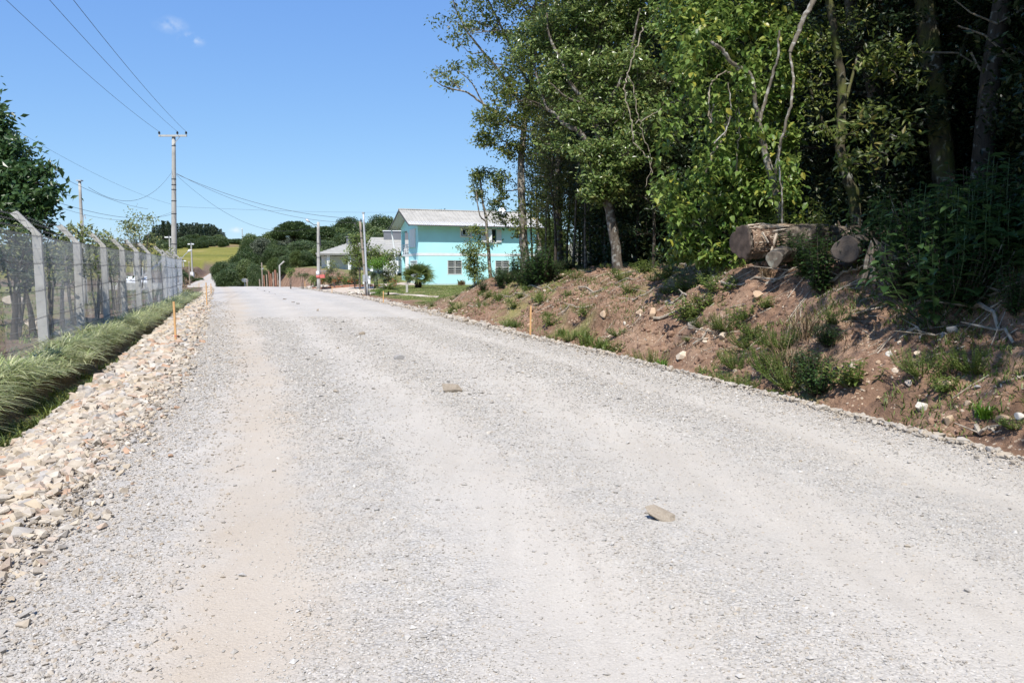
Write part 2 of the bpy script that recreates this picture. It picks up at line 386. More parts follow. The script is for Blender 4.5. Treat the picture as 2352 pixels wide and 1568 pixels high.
fieldc = t.mix(.6, fieldc, t.ramp(t.noise(1.2, 6, v), [(.3, (.65, .7, .6)), (.7, (1.1, 1.1, 1.1))]), 'MULTIPLY')
soil = t.ramp(n2, [(.25, (.075, .055, .038)), (.5, (.15, .11, .075)), (.75, (.26, .205, .15))])
at2 = t.n('ShaderNodeAttribute'); at2.attribute_name = 'dust'
c = t.mix(sep.outputs[0], soil, dirt); c = t.mix(sep.outputs[1], c, grass); c = t.mix(sep.outputs[2], c, fieldc); c = t.mix(at2.outputs['Fac'], c, t.ramp(n3, [(.3, (.33, .27, .20)), (.7, (.52, .46, .38))]))
t.col(c); t.rough(.95); t.b.inputs['Specular IOR Level'].default_value = .12
b0 = t.bump(t.noise(4, 7, v, .5, .7), .9, .12); b1 = t.bump(n2, .8, .06, b0); b2 = t.bump(pebm, .5, .02, b1); t.bump(n3, .6, .015, b2)
# road: u across, v along; R = tan dust, G = loose gravel
TAN = [(0, .75), (.05, .3), (.09, .35), (.13, .95), (.19, .9), (.23, .35), (.30, .05), (.38, .2), (.42, .35), (.47, .15), (.55, .1), (.62, .25), (.68, .1), (.80, .25), (.86, .1), (.94, .5), (1, .8)]
GRV = [(0, .9), (.07, .75), (.11, .15), (.17, .05), (.21, .7), (.27, 1), (.32, .35), (.37, .1), (.41, .35), (.46, .9), (.52, .5), (.58, .15), (.66, .35), (.72, .95), (.79, .7), (.84, .15), (.91, .7), (1, .9)]
t = NT('road'); v = t.co(); uvn = t.n('ShaderNodeUVMap').outputs[0]
su = t.n('ShaderNodeSeparateXYZ'); t.l(uvn, su.inputs[0])
wb = t.math('MULTIPLY', t.math('SUBTRACT', t.noise(.25, 3, v), .5), .09)
wb2 = t.math('MULTIPLY', t.math('SUBTRACT', t.noise(2.2, 4, v), .5), .10)
uu = t.math('ADD', t.math('ADD', su.outputs[0], wb), wb2)
tanf = t.ramp(uu, TAN); grf = t.ramp(uu, GRV)
mp = t.n('ShaderNodeMapping'); mp.inputs['Rotation'].default_value = (0, 0, -R(20)); mp.inputs['Scale'].default_value = (1.0, .12, 1); t.l(v, mp.inputs[0])
streak = t.noise(5, 5, mp.outputs[0])
base = t.ramp(streak, [(.3, (.43, .398, .352)), (.7, (.495, .462, .412))])
c = t.mix(t.math('MULTIPLY', tanf, t.ramp(t.noise(.8, 4, v), [(.3, .45), (.7, 1)])), base, (.43, .362, .282))
stc = t.vor(62, 'Color', v); std = t.vor(62, 'Distance', v); std2 = t.vor(150, 'Distance', v)
scol = t.ramp(stc, [(0, (.33, .31, .28)), (.4, (.43, .408, .375)), (.7, (.50, .478, .442)), (1, (.60, .58, .545))])
gmask = t.math('MULTIPLY', grf, t.ramp(t.noise(6, 5, v), [(.35, .25), (.6, 1)]))
c = t.mix(t.math('MULTIPLY', gmask, .8), c, scol)
crack = t.ramp(std, [(.0, 1), (.46, 1), (.66, .62)])
c = t.mix(t.math('MULTIPLY', gmask, .6), c, crack, 'MULTIPLY')
fine = t.ramp(t.noise(120, 3, v), [(.3, .88), (.6, 1.04)]); c = t.mix(1.0, c, fine, 'MULTIPLY')
big = t.ramp(t.noise(.35, 4, v), [(.3, .94), (.7, 1.05)]); c = t.mix(1.0, c, big, 'MULTIPLY')
t.col(c); t.rough(.93); t.b.inputs['Specular IOR Level'].default_value = .15
inv = t.math('MULTIPLY', t.math('SUBTRACT', 1, std), t.math('ADD', gmask, .12))
b1 = t.bump(inv, .7, .012); b2 = t.bump(t.math('SUBTRACT', 1, std2), .35, .004, b1); t.bump(t.noise(2.5, 5, v), .25, .05, b2)
t = NT('driveway'); v = t.co()
c = t.mix(.6, t.ramp(t.noise(.6, 5, v), [(.3, (.44, .36, .28)), (.7, (.55, .48, .40))]), t.ramp(t.noise(40, 3, v), [(.3, (.75, .75, .75)), (.7, (1.1, 1.1, 1.1))]), 'MULTIPLY')
t.col(c); t.rough(.95); t.bump(t.noise(40, 4, v), .5, .02)

# ---------------------------------------------------------------- ground, road
def build_ground():
    ys = [-14.]; 
    while ys[-1] < 700:
        y = ys[-1]; st = .16 if y < 0 else max(.085, .0075*y if y < 60 else .011*y)
        ys.append(y+st)
    ys = np.array(ys)
    a = [0.]
    while a[-1] < 420:
        d = a[-1]; a.append(d+max(.075, .021*d))
    a = np.array(a)
    tm = np.linspace(0, 1, 12)[1:-1]
    rows = []
    xl = XL(ys)[:, None]; xr = XR(ys)[:, None]
    X = np.hstack([xl-a[::-1][None, :], xl+(xr-xl)*tm[None, :], xr+a[None, :]])
    Y = np.repeat(ys[:, None], X.shape[1], 1)
    Z = H(X, Y)
    # zones
    el = xl-X; er = X-xr
    n = fbm(X*.8, Y*.8, 77); nf = fbm(X*.15, Y*.15, 78)
    bankf = 1-ss(30, 38, Y-.9*np.clip(er-1, 0, 6))
    nearr = ss(.0, .3, er)
    dirt = np.where(er > 0, bankf*(1-ss(5.5, 8, er+2*n)), 0)
    dirt = np.maximum(dirt, np.where(er > 0, (1-bankf)*(1-ss(1.2, 2.6+0*Y, er+1.6*n)), 0))
    dirt = np.maximum(dirt, np.where((er > 0) & (Y > 66) & (Y < 110), 1-ss(3.2, 4.6, er+1.5*n), 0))
    gap = np.maximum(xl-XF(Y), 1.6); f = el/gap
    dirt = np.maximum(dirt, np.where((el > 0) & (Y < 52), ss(1.15, 1.0, f)*.85, 0))
    dirt = np.maximum(dirt, np.where((el > 0) & (Y > 80) & (Y < 250), ss(3.6, 2.2, el)*(.6+.8*n)*(Y < 215), 0))
    dirt = np.maximum(dirt, np.where((np.abs(Z-11.4+2*nf) < .9) & (Y > 260), .9, 0))
    dirt = np.maximum(dirt, np.where((el > 1.2*gap) & (Y < 80), .35+.5*n, 0))
    gr = np.where((er > 0), (1-bankf)*ss(1.0, 2.4, er+1.6*n), 0)*.95
    gr = np.where((Y > 66) & (Y < 110) & (er > 0), ss(3.4, 4.8, er+1.5*n), gr)
    gr = np.where((er > 5), np.maximum(gr, .15+.5*n), gr)
    gr = np.where((er > .6) & (bankf > .5), np.maximum(gr, np.clip((n-.12)*3, 0, .7)), gr)
    gr = np.where((el > gap+1.5) & (Y < 90), np.clip(.3+n+ss(12, 24, el)*.8, 0, 1), gr)
    gr = np.where((f > .6) & (f < 1) & (Y < 52), .3, gr)
    fl = np.where((X < xl) & (Y > 100), ss(2, 3.6, el)*ss(100, 125, Y), 0); fl = np.maximum(fl, ss(232, 245, Y))
    fl = np.where((np.abs(Z-11.4+2*nf) < .7) & (Y > 260), .35, fl)
    A = np.clip(np.stack([dirt, gr, fl], -1), 0, 1).reshape(-1, 3)
    D = (np.where((el > -1.5) & (el <= 0), 1, np.where(el > 0, ss(.62, .45, f), 0))*(Y < 90)).reshape(-1, 1)
    D = np.repeat(D, 3, 1)
    m, k = X.shape
    i = np.arange(m-1)[:, None]*k; j = np.arange(k-1)[None, :]
    Q = np.stack([i+j, i+j+1, i+k+j+1, i+k+j], -1).reshape(-1, 4)
    o = mesh_np('ground', np.stack([X, Y, Z], -1).reshape(-1, 3), Q, None, M['ground'], None, True, {'zone': A, 'dust': D})
    tag(o, kind='structure')
build_ground()
def RZ(x, y):  # road surface
    f = (x-XL(y))/(XR(y)-XL(y))
    z = ZR(y)+.05*(1-(2*f-1)**2)
    rut = -.018*(np.exp(-((f-.15)/.05)**2)+np.exp(-((f-.36)/.05)**2)+np.exp(-((f-.60)/.05)**2)+np.exp(-((f-.84)/.04)**2))
    return z+rut+.02*fbm(x*.7, y*.7, 55)*np.clip(1-(2*f-1)**4, 0, 1)
def build_road():
    ys = [-12.]
    while ys[-1] < 240: ys.append(ys[-1]+max(.15, .009*abs(ys[-1])))
    ys = np.array(ys); fs = np.concatenate([[-.035, -.02, 0], np.linspace(0, 1, 61)[1:-1], [1, 1.012, 1.022]])
    xl, xr = XL(ys)[:, None], XR(ys)[:, None]
    wl = .25*fbm(ys*.8, ys*0, 61)[:, None]; wr = .12*fbm(ys*.8, ys*0+5, 62)[:, None]
    X = (xl+wl)+(xr+wr-xl-wl)*fs[None, :]; Y = np.repeat(ys[:, None], X.shape[1], 1)
    Z = RZ(X, Y); Z[:, 0] -= .25; Z[:, -1] -= .25; Z[:, 1] -= .03; Z[:, -2] -= .03
    m, k = X.shape; i = np.arange(m-1)[:, None]*k; j = np.arange(k-1)[None, :]
    Q = np.stack([i+j, i+j+1, i+k+j+1, i+k+j], -1).reshape(-1, 4)
    o = mesh_np('road', np.stack([X, Y, Z], -1).reshape(-1, 3), Q, None, M['road'], None, True)
    uv = o.data.uv_layers.new(name='UVMap'); li = np.empty(len(o.data.loops), np.int32); o.data.loops.foreach_get('vertex_index', li)
    F = np.repeat(fs[None, :], m, 0).ravel(); VV = (Y/10).ravel()
    uv.data.foreach_set('uv', np.stack([F[li], VV[li]], -1).astype(np.float32).ravel())
    tag(o, kind='structure')
build_road()
def strip(name, pts, mat, off=.02, n=40, kind='structure', crown=0):
    """a flat sheet following the terrain: pts = [(left xy, right xy), ...]"""
    A = np.array([p[0] for p in pts], float); B = np.array([p[1] for p in pts], float)
    s = np.linspace(0, len(pts)-1, n*(len(pts)-1)//2+2); k = np.arange(len(pts))
    a = np.stack([np.interp(s, k, A[:, 0]), np.interp(s, k, A[:, 1])], -1); b = np.stack([np.interp(s, k, B[:, 0]), np.interp(s, k, B[:, 1])], -1)
    t_ = np.linspace(0, 1, 14)[None, :, None]
    XY = a[:, None, :]+(b-a)[:, None, :]*t_
    Z = H(XY[..., 0], XY[..., 1])+off; Z[:, 0] -= off*3; Z[:, -1] -= off*3
    m, c = Z.shape; i = np.arange(m-1)[:, None]*c; j = np.arange(c-1)[None, :]
    Q = np.stack([i+j, i+j+1, i+c+j+1, i+c+j], -1).reshape(-1, 4)
    return tag(mesh_np(name, np.concatenate([XY, Z[..., None]], -1).reshape(-1, 3), Q, None, mat, None, True), kind=kind)
def gxy(u, v): p = G(u, v, 0, 20); return (p.x, p.y)
strip('driveway', [(gxy(660, 662), gxy(745, 672)), (gxy(700, 657.5), gxy(800, 672)), (gxy(760, 655.2), gxy(830, 670)), (gxy(830, 653.5), gxy(880, 662)), (gxy(905, 652), gxy(905, 656.5)), (gxy(960, 651.5), gxy(960, 655))], M['driveway'], .035)
strip('path', [(gxy(800, 672.5), gxy(800, 675)), (gxy(860, 671.5), gxy(860, 674)), (gxy(910, 673.5), gxy(905, 677)), (gxy(960, 677), gxy(955, 680)), (gxy(1010, 681), gxy(1005, 684))], M['driveway'], .03)

# ---------------------------------------------------------------- stones
def stone_variants(k, seed, flat=.5, sub=3, ang=.55):
    """angular stones: a sphere cut by random planes"""
    r = np.random.default_rng(seed); out_ = []
    import bmesh
    bm = bmesh.new(); bmesh.ops.create_icosphere(bm, subdivisions=sub, radius=1)
    V0 = np.array([v.co[:] for v in bm.verts]); T0 = np.array([[v.index for v in f.verts] for f in bm.faces]); bm.free()
    for _ in range(k):
        V = V0.copy()
        for _c in range(9):
            n = r.normal(size=3); n /= np.linalg.norm(n); d = r.uniform(ang, .8)
            s = V @ n; over = np.maximum(s-d, 0); V = V-over[:, None]*n
        V = V*np.array([1, r.uniform(.55, .95), flat*r.uniform(.7, 1.3)])
        V = V/np.abs(V[:, :2]).max()
        out_.append((V, T0))
    return out_
def shard_variants(k, seed, flat=.5, npt=13):
    """sharp broken stones: convex hulls of a few points"""
    import bmesh
    r = np.random.default_rng(seed); out_ = []
    for _ in range(k):
        p = r.uniform(-1, 1, (npt, 3)); p /= np.maximum(np.linalg.norm(p, axis=1)[:, None], .75)
        p *= np.array([1, r.uniform(.5, .85), flat*r.uniform(.6, 1.3)])
        bm = bmesh.new(); [bm.verts.new(q) for q in p]; h = bmesh.ops.convex_hull(bm, input=bm.verts)
        bmesh.ops.delete(bm, geom=[g for g in h['geom_interior'] if isinstance(g, bmesh.types.BMVert)], context='VERTS')
        bmesh.ops.triangulate(bm, faces=bm.faces); bm.verts.index_update()
        V = np.array([v.co[:] for v in bm.verts]); T = np.array([[v.index for v in f.verts] for f in bm.faces]); bm.free()
        out_.append((V/np.abs(V[:, :2]).max(), T))
    return out_
SV = shard_variants(9, 5, .45, 16); SV1 = shard_variants(10, 6, .45, 12); SVb = stone_variants(6, 9, .8, 3, .42)
def rotm(r, tilt=.35):
    a = r.uniform(0, 6.28); b = r.normal()*tilt; c = r.normal()*tilt
    return np.array((Matrix.Rotation(a, 3, 'Z') @ Matrix.Rotation(b, 3, 'X') @ Matrix.Rotation(c, 3, 'Y')))
SME = {}
def stone_obj(name, loc, size, label, mat, group=None, kind_='stone', vs=SV, k=None, rz=0, sc=(1, 1, 1), tilt=(0, 0)):
    k = int(rng.integers(len(vs))) if k is None else k
    key = (id(vs), k, mat)
    if key not in SME:
        o = mesh_np(name, vs[k][0], None, vs[k][1], M[mat], None, False); SME[key] = o.data
    else:
        o = bpy.data.objects.new(name, SME[key]); COL.objects.link(o)
    o.location = loc; o.scale = (size*sc[0], size*sc[1], size*sc[2]); o.rotation_euler = (tilt[0], tilt[1], rz)
    return tag(o, label, kind_, group)
def scatter(vs, X, Y, Z, Sz, tilt=.35, seed=1, sink=.25):
    r = np.random.default_rng(seed); n = len(X); k = r.integers(0, len(vs), n)
    Vs, Ts = [], []; off = 0
    for q in range(len(vs)):
        idx = np.where(k == q)[0]
        if not len(idx): continue
        V, T = vs[q]
        for sub in np.array_split(idx, max(1, len(idx)//400)):   # few rotations, many stones
            Rm = rotm(r, tilt)
            a = r.uniform(0, 6.28, len(sub)); ca, sa = np.cos(a), np.sin(a)
            W = V @ Rm.T
            WX = W[None, :, 0]*ca[:, None]-W[None, :, 1]*sa[:, None]; WY = W[None, :, 0]*sa[:, None]+W[None, :, 1]*ca[:, None]
            WZ = np.repeat(W[None, :, 2], len(sub), 0)
            s = Sz[sub][:, None]
            P3 = np.stack([WX*s+X[sub][:, None], WY*s+Y[sub][:, None], WZ*s+(Z[sub]+Sz[sub]*sink)[:, None]], -1)
            Vs.append(P3.reshape(-1, 3)); Ts.append((T[None]+(np.arange(len(sub))*len(V))[:, None, None]+off).reshape(-1, 3)); off += len(sub)*len(V)
    return np.vstack(Vs), np.vstack(Ts)
def bip(V=None):  # tiny pebble
    a = np.array([(1, 0, 0), (.2, .85, .1), (-.9, .3, 0), (-.3, -.8, .05), (.1, .05, .55), (0, 0, -.5)])
    return a, np.array([(0, 1, 4), (1, 2, 4), (2, 3, 4), (3, 0, 4), (1, 0, 5), (2, 1, 5), (3, 2, 5), (0, 3, 5)])
PB = []
for q in range(5):
    a, tt = bip(); PB.append((a*(1+.45*(rng.random(a.shape)-.5)), tt))
# loose gravel on the road
def gravel():
    r = np.random.default_rng(11); n = 420000
    y = 1.9*np.exp(r.random(n)*math.log(26/1.9)); f = r.random(n)
    x = XL(y)+(XR(y)-XL(y))*f
    inview = (np.abs(x) < .70*y+.3); 
    g = np.interp(f+.045*fbm(x*.5, y*.25, 91), [p for p, q in GRV], [q for p, q in GRV])
    pr = (.05+.95*g**1.3)*np.clip(.35+1.6*(vnoise(x*4, y*4, 5)), 0, 1)*np.clip(y/9, .25, 1)**-.0
    keep = inview & (r.random(n) < pr)
    x, y = x[keep], y[keep]
    s = .0038+.0075*r.random(len(x))**1.9; s = s*np.where(r.random(len(x)) < .012, 2.4, 1)*np.clip(y/6, .9, 1.9)
    V, T = scatter(PB, x, y, RZ(x, y), s, .3, 3, .2)
    o = mesh_np('gravel', V, None, T, M['gravel_bits']); tag(o, kind='stuff')
    print('gravel', len(x))
gravel()
# rubble shoulders: left wide, right a narrow rim
def rubble():
    r = np.random.default_rng(12)
    n = 46000
    y = 2.2*np.exp(r.random(n)*math.log(75/2.2)); gap = np.maximum(XL(y)-XF(y), 1.3)
    f = -.10+.60*r.random(n); f = np.where(r.random(n) < .15, f-.1*r.random(n), f)
    e = f*gap; x = XL(y)-e
    f = f-.10*ss(9, 4, y)*0; dens = np.interp(f-.10*ss(9, 4, y), [-.2, -.08, .06, .16, .45, .54], [.03, .12, .5, 1, 1, .5])
    lim = np.interp(y, [2, 12, 75], [1, 1, .45])
    sz = (.014+.075*r.random(n)**2.4)*np.interp(f, [-.2, -.05, .12, .3, .55], [.35, .5, .9, 1.15, 1.1])*np.clip(y/8, 1, 2.0)
    keep = (r.random(n) < dens) & (np.abs(x) < .72*y+.6) & (r.random(n) < np.clip(1.2*(.045/sz)**1.1, .1, 1))
    x, y, sz, f = x[keep], y[keep], sz[keep], f[keep]
    z = np.where(x < XL(y)-.02, H(x, y), RZ(x, y))+.01
    ne = 16000; ye = 2.2*np.exp(r.random(ne)*math.log(40/2.2)); fe = -.03+.17*r.random(ne)**1.3; xe = XL(ye)+(XR(ye)-XL(ye))*fe
    se = (.006+.016*r.random(ne)**2)*np.clip(ye/8, .9, 1.8); ke = (np.abs(xe) < .7*ye+.4) & (r.random(ne) < 1-5.5*np.maximum(fe, 0))
    xe, ye, se = xe[ke], ye[ke], se[ke]
    V, T = scatter(SV1[:4] if False else PB, xe, ye, np.maximum(RZ(xe, ye), H(xe, ye)), se, .4, 14, .2)
    tag(mesh_np('coarse_gravel', V, None, T, M['rim_stone']), kind='stuff')
    big = np.argsort(-(sz/np.hypot(x, y)))[:250]
    m = np.ones(len(x), bool); m[big] = False
    for i in big:
        stone_obj('rubble_stone', (x[i], y[i], z[i]+sz[i]*.25), sz[i]*1.1, 'pale angular broken stone in the rubble shoulder between the ditch and the left road edge', 'rubble', 'rubble stones along the left road edge', 'stone', SV, rz=r.uniform(0, 6.28), sc=(1.15, 1, r.uniform(.7, 1)), tilt=(r.normal()*.35, r.normal()*.35))
    V, T = scatter(SV1, x[m], y[m], z[m], sz[m], .35, 4, .2)
    tag(mesh_np('rubble', V, None, T, M['rubble']), kind='stuff')
    # right rim
    n = 17000; y = 2*np.exp(r.random(n)*math.log(72/2)); e = r.normal(size=n)*(.10+.16*vnoise(y*1.1, y*0, 3))+.02; x = XR(y)+e
    keep = (e > -.7) & (r.random(n) < .35+.9*vnoise(y*2.3, e*3, 9)); x, y, e = x[keep], y[keep], e[keep]
    sz = (.008+.05*r.random(len(x))**3)*np.where(e < -.1, .5, 1)*np.clip(y/12, 1, 2.2)
    V, T = scatter(SV1, x, y, np.where(e > .02, H(x, y), RZ(x, y))+.02, sz, .3, 5, .3)
    tag(mesh_np('stone_rim', V, None, T, M['rim_stone']), kind='stuff')
    # bits over the cut bank
    n = 9000; y = 5*np.exp(r.random(n)*math.log(34/5)); e = .3+5*r.random(n)**1.2; x = XR(y)+e
    keep = (vnoise(x*1.1, y*1.1, 8) > .45) & (np.abs(x) < .72*y+.5); x, y = x[keep], y[keep]
    sz = (.006+.03*r.random(len(x))**3.5)*np.clip(y/10, .8, 1.8)
    V, T = scatter(SV1, x, y, H(x, y), sz, .5, 6, .2)
    tag(mesh_np('bank_pebbles', V, None, T, M['bank_stone']), kind='stuff')
rubble()
def clods():
    r = np.random.default_rng(19); n = 16000; y = 5*np.exp(r.random(n)*math.log(32/5)); e = .35+5.2*r.random(n); x = XR(y)+e
    keep = (fbm(x*1.3, y*1.3, 14) > -.05) & (np.abs(x) < .72*y+.5); x, y = x[keep], y[keep]
    V, T = scatter(SVc, x, y, H(x, y), (.008+.05*r.random(len(x))**3)*np.clip(y/10, .8, 1.6), .5, 7, .05)
    tag(mesh_np('soil_clods', V, None, T, M['clod']), kind='stuff')
SVc = stone_variants(5, 33, .7, 1, .6)
simple('clod', (.215, .135, .092), .35, 3, .95, .5, .01)
clods()
# the row of single stones left along the crown of the road
ROW = [(1525, 1222, 68, 'grey_tan wedge shaped rock, nearest and largest on the road', 'road_stone_tan', .55, (.25, .35)),
       (1032, 911, 54, 'flat pale tan rock, second nearest in the row of rocks on the road', 'road_stone_tan', .5, (0, .1)),
       (917, 833, 26, 'light grey blocky rock with a dark side, third in the row up the road', 'road_stone_grey', .7, (.2, 0)),
       (828, 773, 18, 'small tan notched rock, fourth in the row up the road', 'road_stone_tan', .8, (0, 0)),
       (783, 744.5, 14, 'low grey rock beyond the tan notched one, fifth in the row up the road', 'road_stone_grey', .5, (0, 0)),
       (730, 717, 6, 'small upright brown rock, sixth in the row up the road', 'road_stone_tan', 1.5, (0, 0)),
       (684, 699.5, 9, 'dark grey rock right of a paler one, seventh in the row up the road', 'road_stone_grey', .7, (0, 0)),
       (674, 695.5, 9, 'thin pale rock just behind the dark grey seventh one on the road', 'road_stone_tan', .35, (0, 0)),
       (655, 688, 9, 'flat tan rock about mid way between the crest and the stake row', 'road_stone_tan', .3, (0, 0)),
       (632, 676.5, 5, 'small grey rock fifth from the crest of the road', 'road_stone_grey', .5, (0, 0)),
       (619, 671.5, 5, 'small grey rock fourth from the crest of the road', 'road_stone_grey', .6, (0, 0)),
       (608, 669, 4, 'tiny dark rock third from the crest of the road', 'road_stone_grey', .6, (0, 0)),
       (593, 663.5, 5, 'tan rock second from the crest of the road', 'road_stone_tan', .5, (0, 0)),
       (1122, 1013, 11, 'thumb sized white stone right of the flat tan rock', 'white_stone', .6, (0, 0)),
       (670, 1064, 13, 'bluish grey chip lying in the tan wheel track at left', 'road_stone_grey', .5, (.2, 0)),
       (223, 1054, 24, 'long dark grey shard at the edge of the left rubble', 'road_stone_grey', .3, (.2, .1)),
       (180, 1162, 12, 'small dark grey shard on the gravel at far left', 'road_stone_grey', .5, (.3, .1)),
       (1495, 1207, 14, 'little yellowish chip touching the left side of the nearest rock', 'road_stone_tan', .4, (0, 0)),
       (1850, 1078, 10, 'small brown stone alone on the right half of the road', 'road_stone_tan', .7, (0, 0)),
       (2165, 1237, 16, 'flat dark grey stone near the right foreground gravel', 'road_stone_grey', .35, (0, 0)),
       (1898, 1470, 15, 'dark chip low in the right foreground', 'road_stone_grey', .5, (0, 0))]
def wedge_rock(loc, s, label):
    import bmesh
    pts = [(-1, .2, .80), (-.85, -.15, .50), (-.35, .5, .88), (.3, .45, .52), (1, .1, .30), (.95, -.2, .08), (.55, -.55, -.02), (.1, -.5, -.02), (-.42, -.32, .22), (-.6, .35, .10), (.2, .45, -.02), (.8, .25, -.02), (-.1, -.1, .62), (.45, -.2, .40)]
    bm = bmesh.new(); [bm.verts.new(p) for p in pts]; bmesh.ops.convex_hull(bm, input=bm.verts)
    bmesh.ops.subdivide_edges(bm, edges=bm.edges, cuts=2, use_grid_fill=True); me = bpy.data.meshes.new('road_rock')
    for v_ in bm.verts: v_.co += Vector(rng.normal(size=3))*.018
    bm.to_mesh(me); bm.free(); me.materials.append(M['road_stone_tan']); me.polygons.foreach_set('use_smooth', np.zeros(len(me.polygons), bool))
    o = bpy.data.objects.new('road_rock', me); COL.objects.link(o); o.location = loc; o.scale = (s, s, s); return tag(o, label, 'rock')
for i, (u, v, w, lb, mt, fl, tl) in enumerate(ROW):
    Y = 1.6*1801/(v-620); Y = Y if v > 700 else Y*.985
    x = (u-1176)/1801*Y; s = w/2*Y/1801
    z = float(RZ(np.array([x]), np.array([Y]))[0])
    if i == 0: wedge_rock((x, Y, z), s*1.05, 'grey brown wedge shaped slab, nearest and largest rock on the road'); continue
    chunk = i in (0, 2, 3); stone_obj('road_rock', (x, Y, z+s*(.30 if chunk else fl*.55)), s*1.12, lb.replace('_', ' '), mt, None, 'rock', SVb if chunk else SV, k=(2, 0, 4, 1)[i] if i < 4 else i % 9, rz=(.5, 0, -.3, .2)[i] if i < 4 else rng.uniform(-.4, .4), sc=(1, .7, .62) if chunk else (1, .85, fl*1.7), tilt=tl)
# rocks on the right bank
BR = [(1385, 729, 22, 'pale rock low on the bank right of the orange stake'), (1466, 722, 22, 'tan rock in the eroded gully of the bank'), (1500, 727, 26, 'rounded tan rock right of the gully'),
      (1741, 683, 38, 'large cream rock below the big fallen log'), (1703, 717, 18, 'cream rock on the slope under the large cream rock'), (1590, 750, 20, 'sandy rock half way up the bank face'),
      (1660, 778, 24, 'brown rounded rock above the weeds of the ditch'), (1563, 823, 34, 'big half buried boulder at the foot of the bank'), (2043, 817, 16, 'thin white stone on the shaded edge of the bare soil'),
      (2108, 815, 24, 'pointed cream stone standing on the bare soil'), (2166, 778, 24, 'round grey stone in the shade below the broad leaved plants'), (2187, 762, 26, 'flat grey stone beside the round grey one in the shade'),
      (2175, 890, 24, 'squared tan block on the bank near the right edge'), (2118, 940, 44, 'long white tilted stone at the bank foot'), (1957, 848, 24, 'cream stone behind the small weed at the bank foot'),
      (2305, 970, 40, 'large brown upright stone at the far right bank foot'), (2340, 962, 24, 'white rounded stone beside the large brown one'), (2175, 972, 30, 'conical tan stone at the edge of the stone rim'),
      (2223, 930, 18, 'small orange stone between the squared block and the brown stone'), (2015, 835, 14, 'small cream stone above the weed tuft'), (2057, 855, 16, 'pink stone on the bare soil'),
      (2245, 890, 16, 'grey lump on the shaded soil slope'), (1920, 852, 14, 'small cream stone left of the weed tuft'), (1570, 690, 12, 'pink stone high on the bank by dry sticks'),
      (2085, 885, 20, 'cream pair stone right of the weed tuft'), (1435, 748, 12, 'small white stone under the gully weeds'), (1640, 640, 14, 'flat stone below the log among splinters')]
for i, (u, v, w, lb) in enumerate(BR):
    p = G(u, v, 0, 4); s = w/2*p.y/1801
    stone_obj('bank_rock', (p.x, p.y, p.z+s*.3), s, lb, 'white_stone' if 'white' in lb else ('road_stone_grey' if 'grey' in lb else 'bank_stone'), None, 'rock', SVb, k=i % 6, rz=rng.uniform(0, 6), sc=(1.1, 1, 1.0), tilt=(rng.normal()*.3, .75 if 'tilted' in lb else 0))
# boulders in the left garden
for i, (u, v, w, lb) in enumerate([(88, 757, 62, 'long rounded tan boulder behind the nearest fence post'), (130, 772, 34, 'brown boulder right of the nearest fence post'), (165, 770, 40, 'low cream boulder between the first two fence posts'), (220, 722, 30, 'grey boulder behind the second fence post'),
                                   (30, 700, 50, 'yellowish mossy boulder at the left edge behind the mesh'), (160, 690, 46, 'pale boulder under the garden shrubs'), (300, 712, 24, 'small boulder behind the fourth fence post')]):
    p = G(u, v, 0, 6); s = w/2*p.y/1801
    stone_obj('garden_boulder', (p.x, p.y, p.z+s*.2), s, lb, 'boulder', None, 'boulder', SVb, k=i % 6, rz=i, sc=(1.1, .9, .7))
# white stone pile round the utility poles
for i in range(46):
    a = rng.uniform(0, 6.28); q = rng.random()**.5; c0 = G(826, 677, 0, 20)
    x = c0.x+q*.75*math.cos(a); y = c0.y+q*.6*math.sin(a)
    stone_obj('white_rock', (x, y, h1(x, y)+.06+.22*(1-q)*rng.random()), rng.uniform(.07, .13), 'white rounded stone in the pile at the foot of the leaning utility pole', 'white_stone', 'white stones heaped at the utility poles', 'stone', SVb, rz=a)

# ---------------------------------------------------------------- fence on the left
POSTS = [(-25, 850, 12.0), (98, 800, 15.2), (184, 766, 19.3), (245, 738, 23.4), (287, 729, 26.2), (320, 719, 29.2), (345, 710, 32.2), (381, 694, 38.0), (393, 688, 41.5), (404, 684, 45.0), (416, 679, 48.4)]
fp = []
for u, v, Y in POSTS:
    x = (u-1176)/1801*Y if Y > 13 else float(XF(Y)); fp.append((x, Y))
fence = thing('fence', 'concrete post and wire mesh fence with barbed wire along the left ditch', 'fence', (0, 0, 0))
fd = Vector((-.339, 1, 0)).normalized(); fn = Vector((fd.y, -fd.x, 0))     # fn points to the road
for i, (x, Y) in enumerate(fp):
    z0 = h1(x, Y)-.3; b = MB(); w = .062; hb = 2.27+rng.uniform(-.03, .03); lean = rng.normal()*.012
    z0b = z0+.3
    def ring(z, off, w1, w2, dz=0):
        c = Vector((x, Y, z))-fn*off+Vector((lean*(z-z0), 0, 0))
        return [c+fn*w2+fd*(-w1)+Vector((0, 0, dz)), c+fn*w2+fd*w1+Vector((0, 0, dz)), c-fn*w2+fd*w1, c-fn*w2-fd*w1]
    # the road dir is nearly face on: broad face towards the camera
    r0, r1, r2 = ring(z0, 0, .06, .085), ring(z0b+hb, 0, .058, .075, -.03), ring(z0b+hb+.36, .36, .05, .06, .05)
    pts = r0+r1+r2
    Qs = [(3, 2, 1, 0), (8, 9, 10, 11)]
    for a in (0, 4):
        for k in range(4): Qs.append((a+k, a+(k+1) % 4, a+4+(k+1) % 4, a+4+k))
    b.add([tuple(p) for p in pts], Qs)
    tag(b.build('fence_post', M['concrete'], fence), 'cranked concrete post leaning its arm to the garden side')
    for zz in (.35, .8, 1.25, 1.7, 2.1): pass
def ghz(x, y): return h1(x, y)
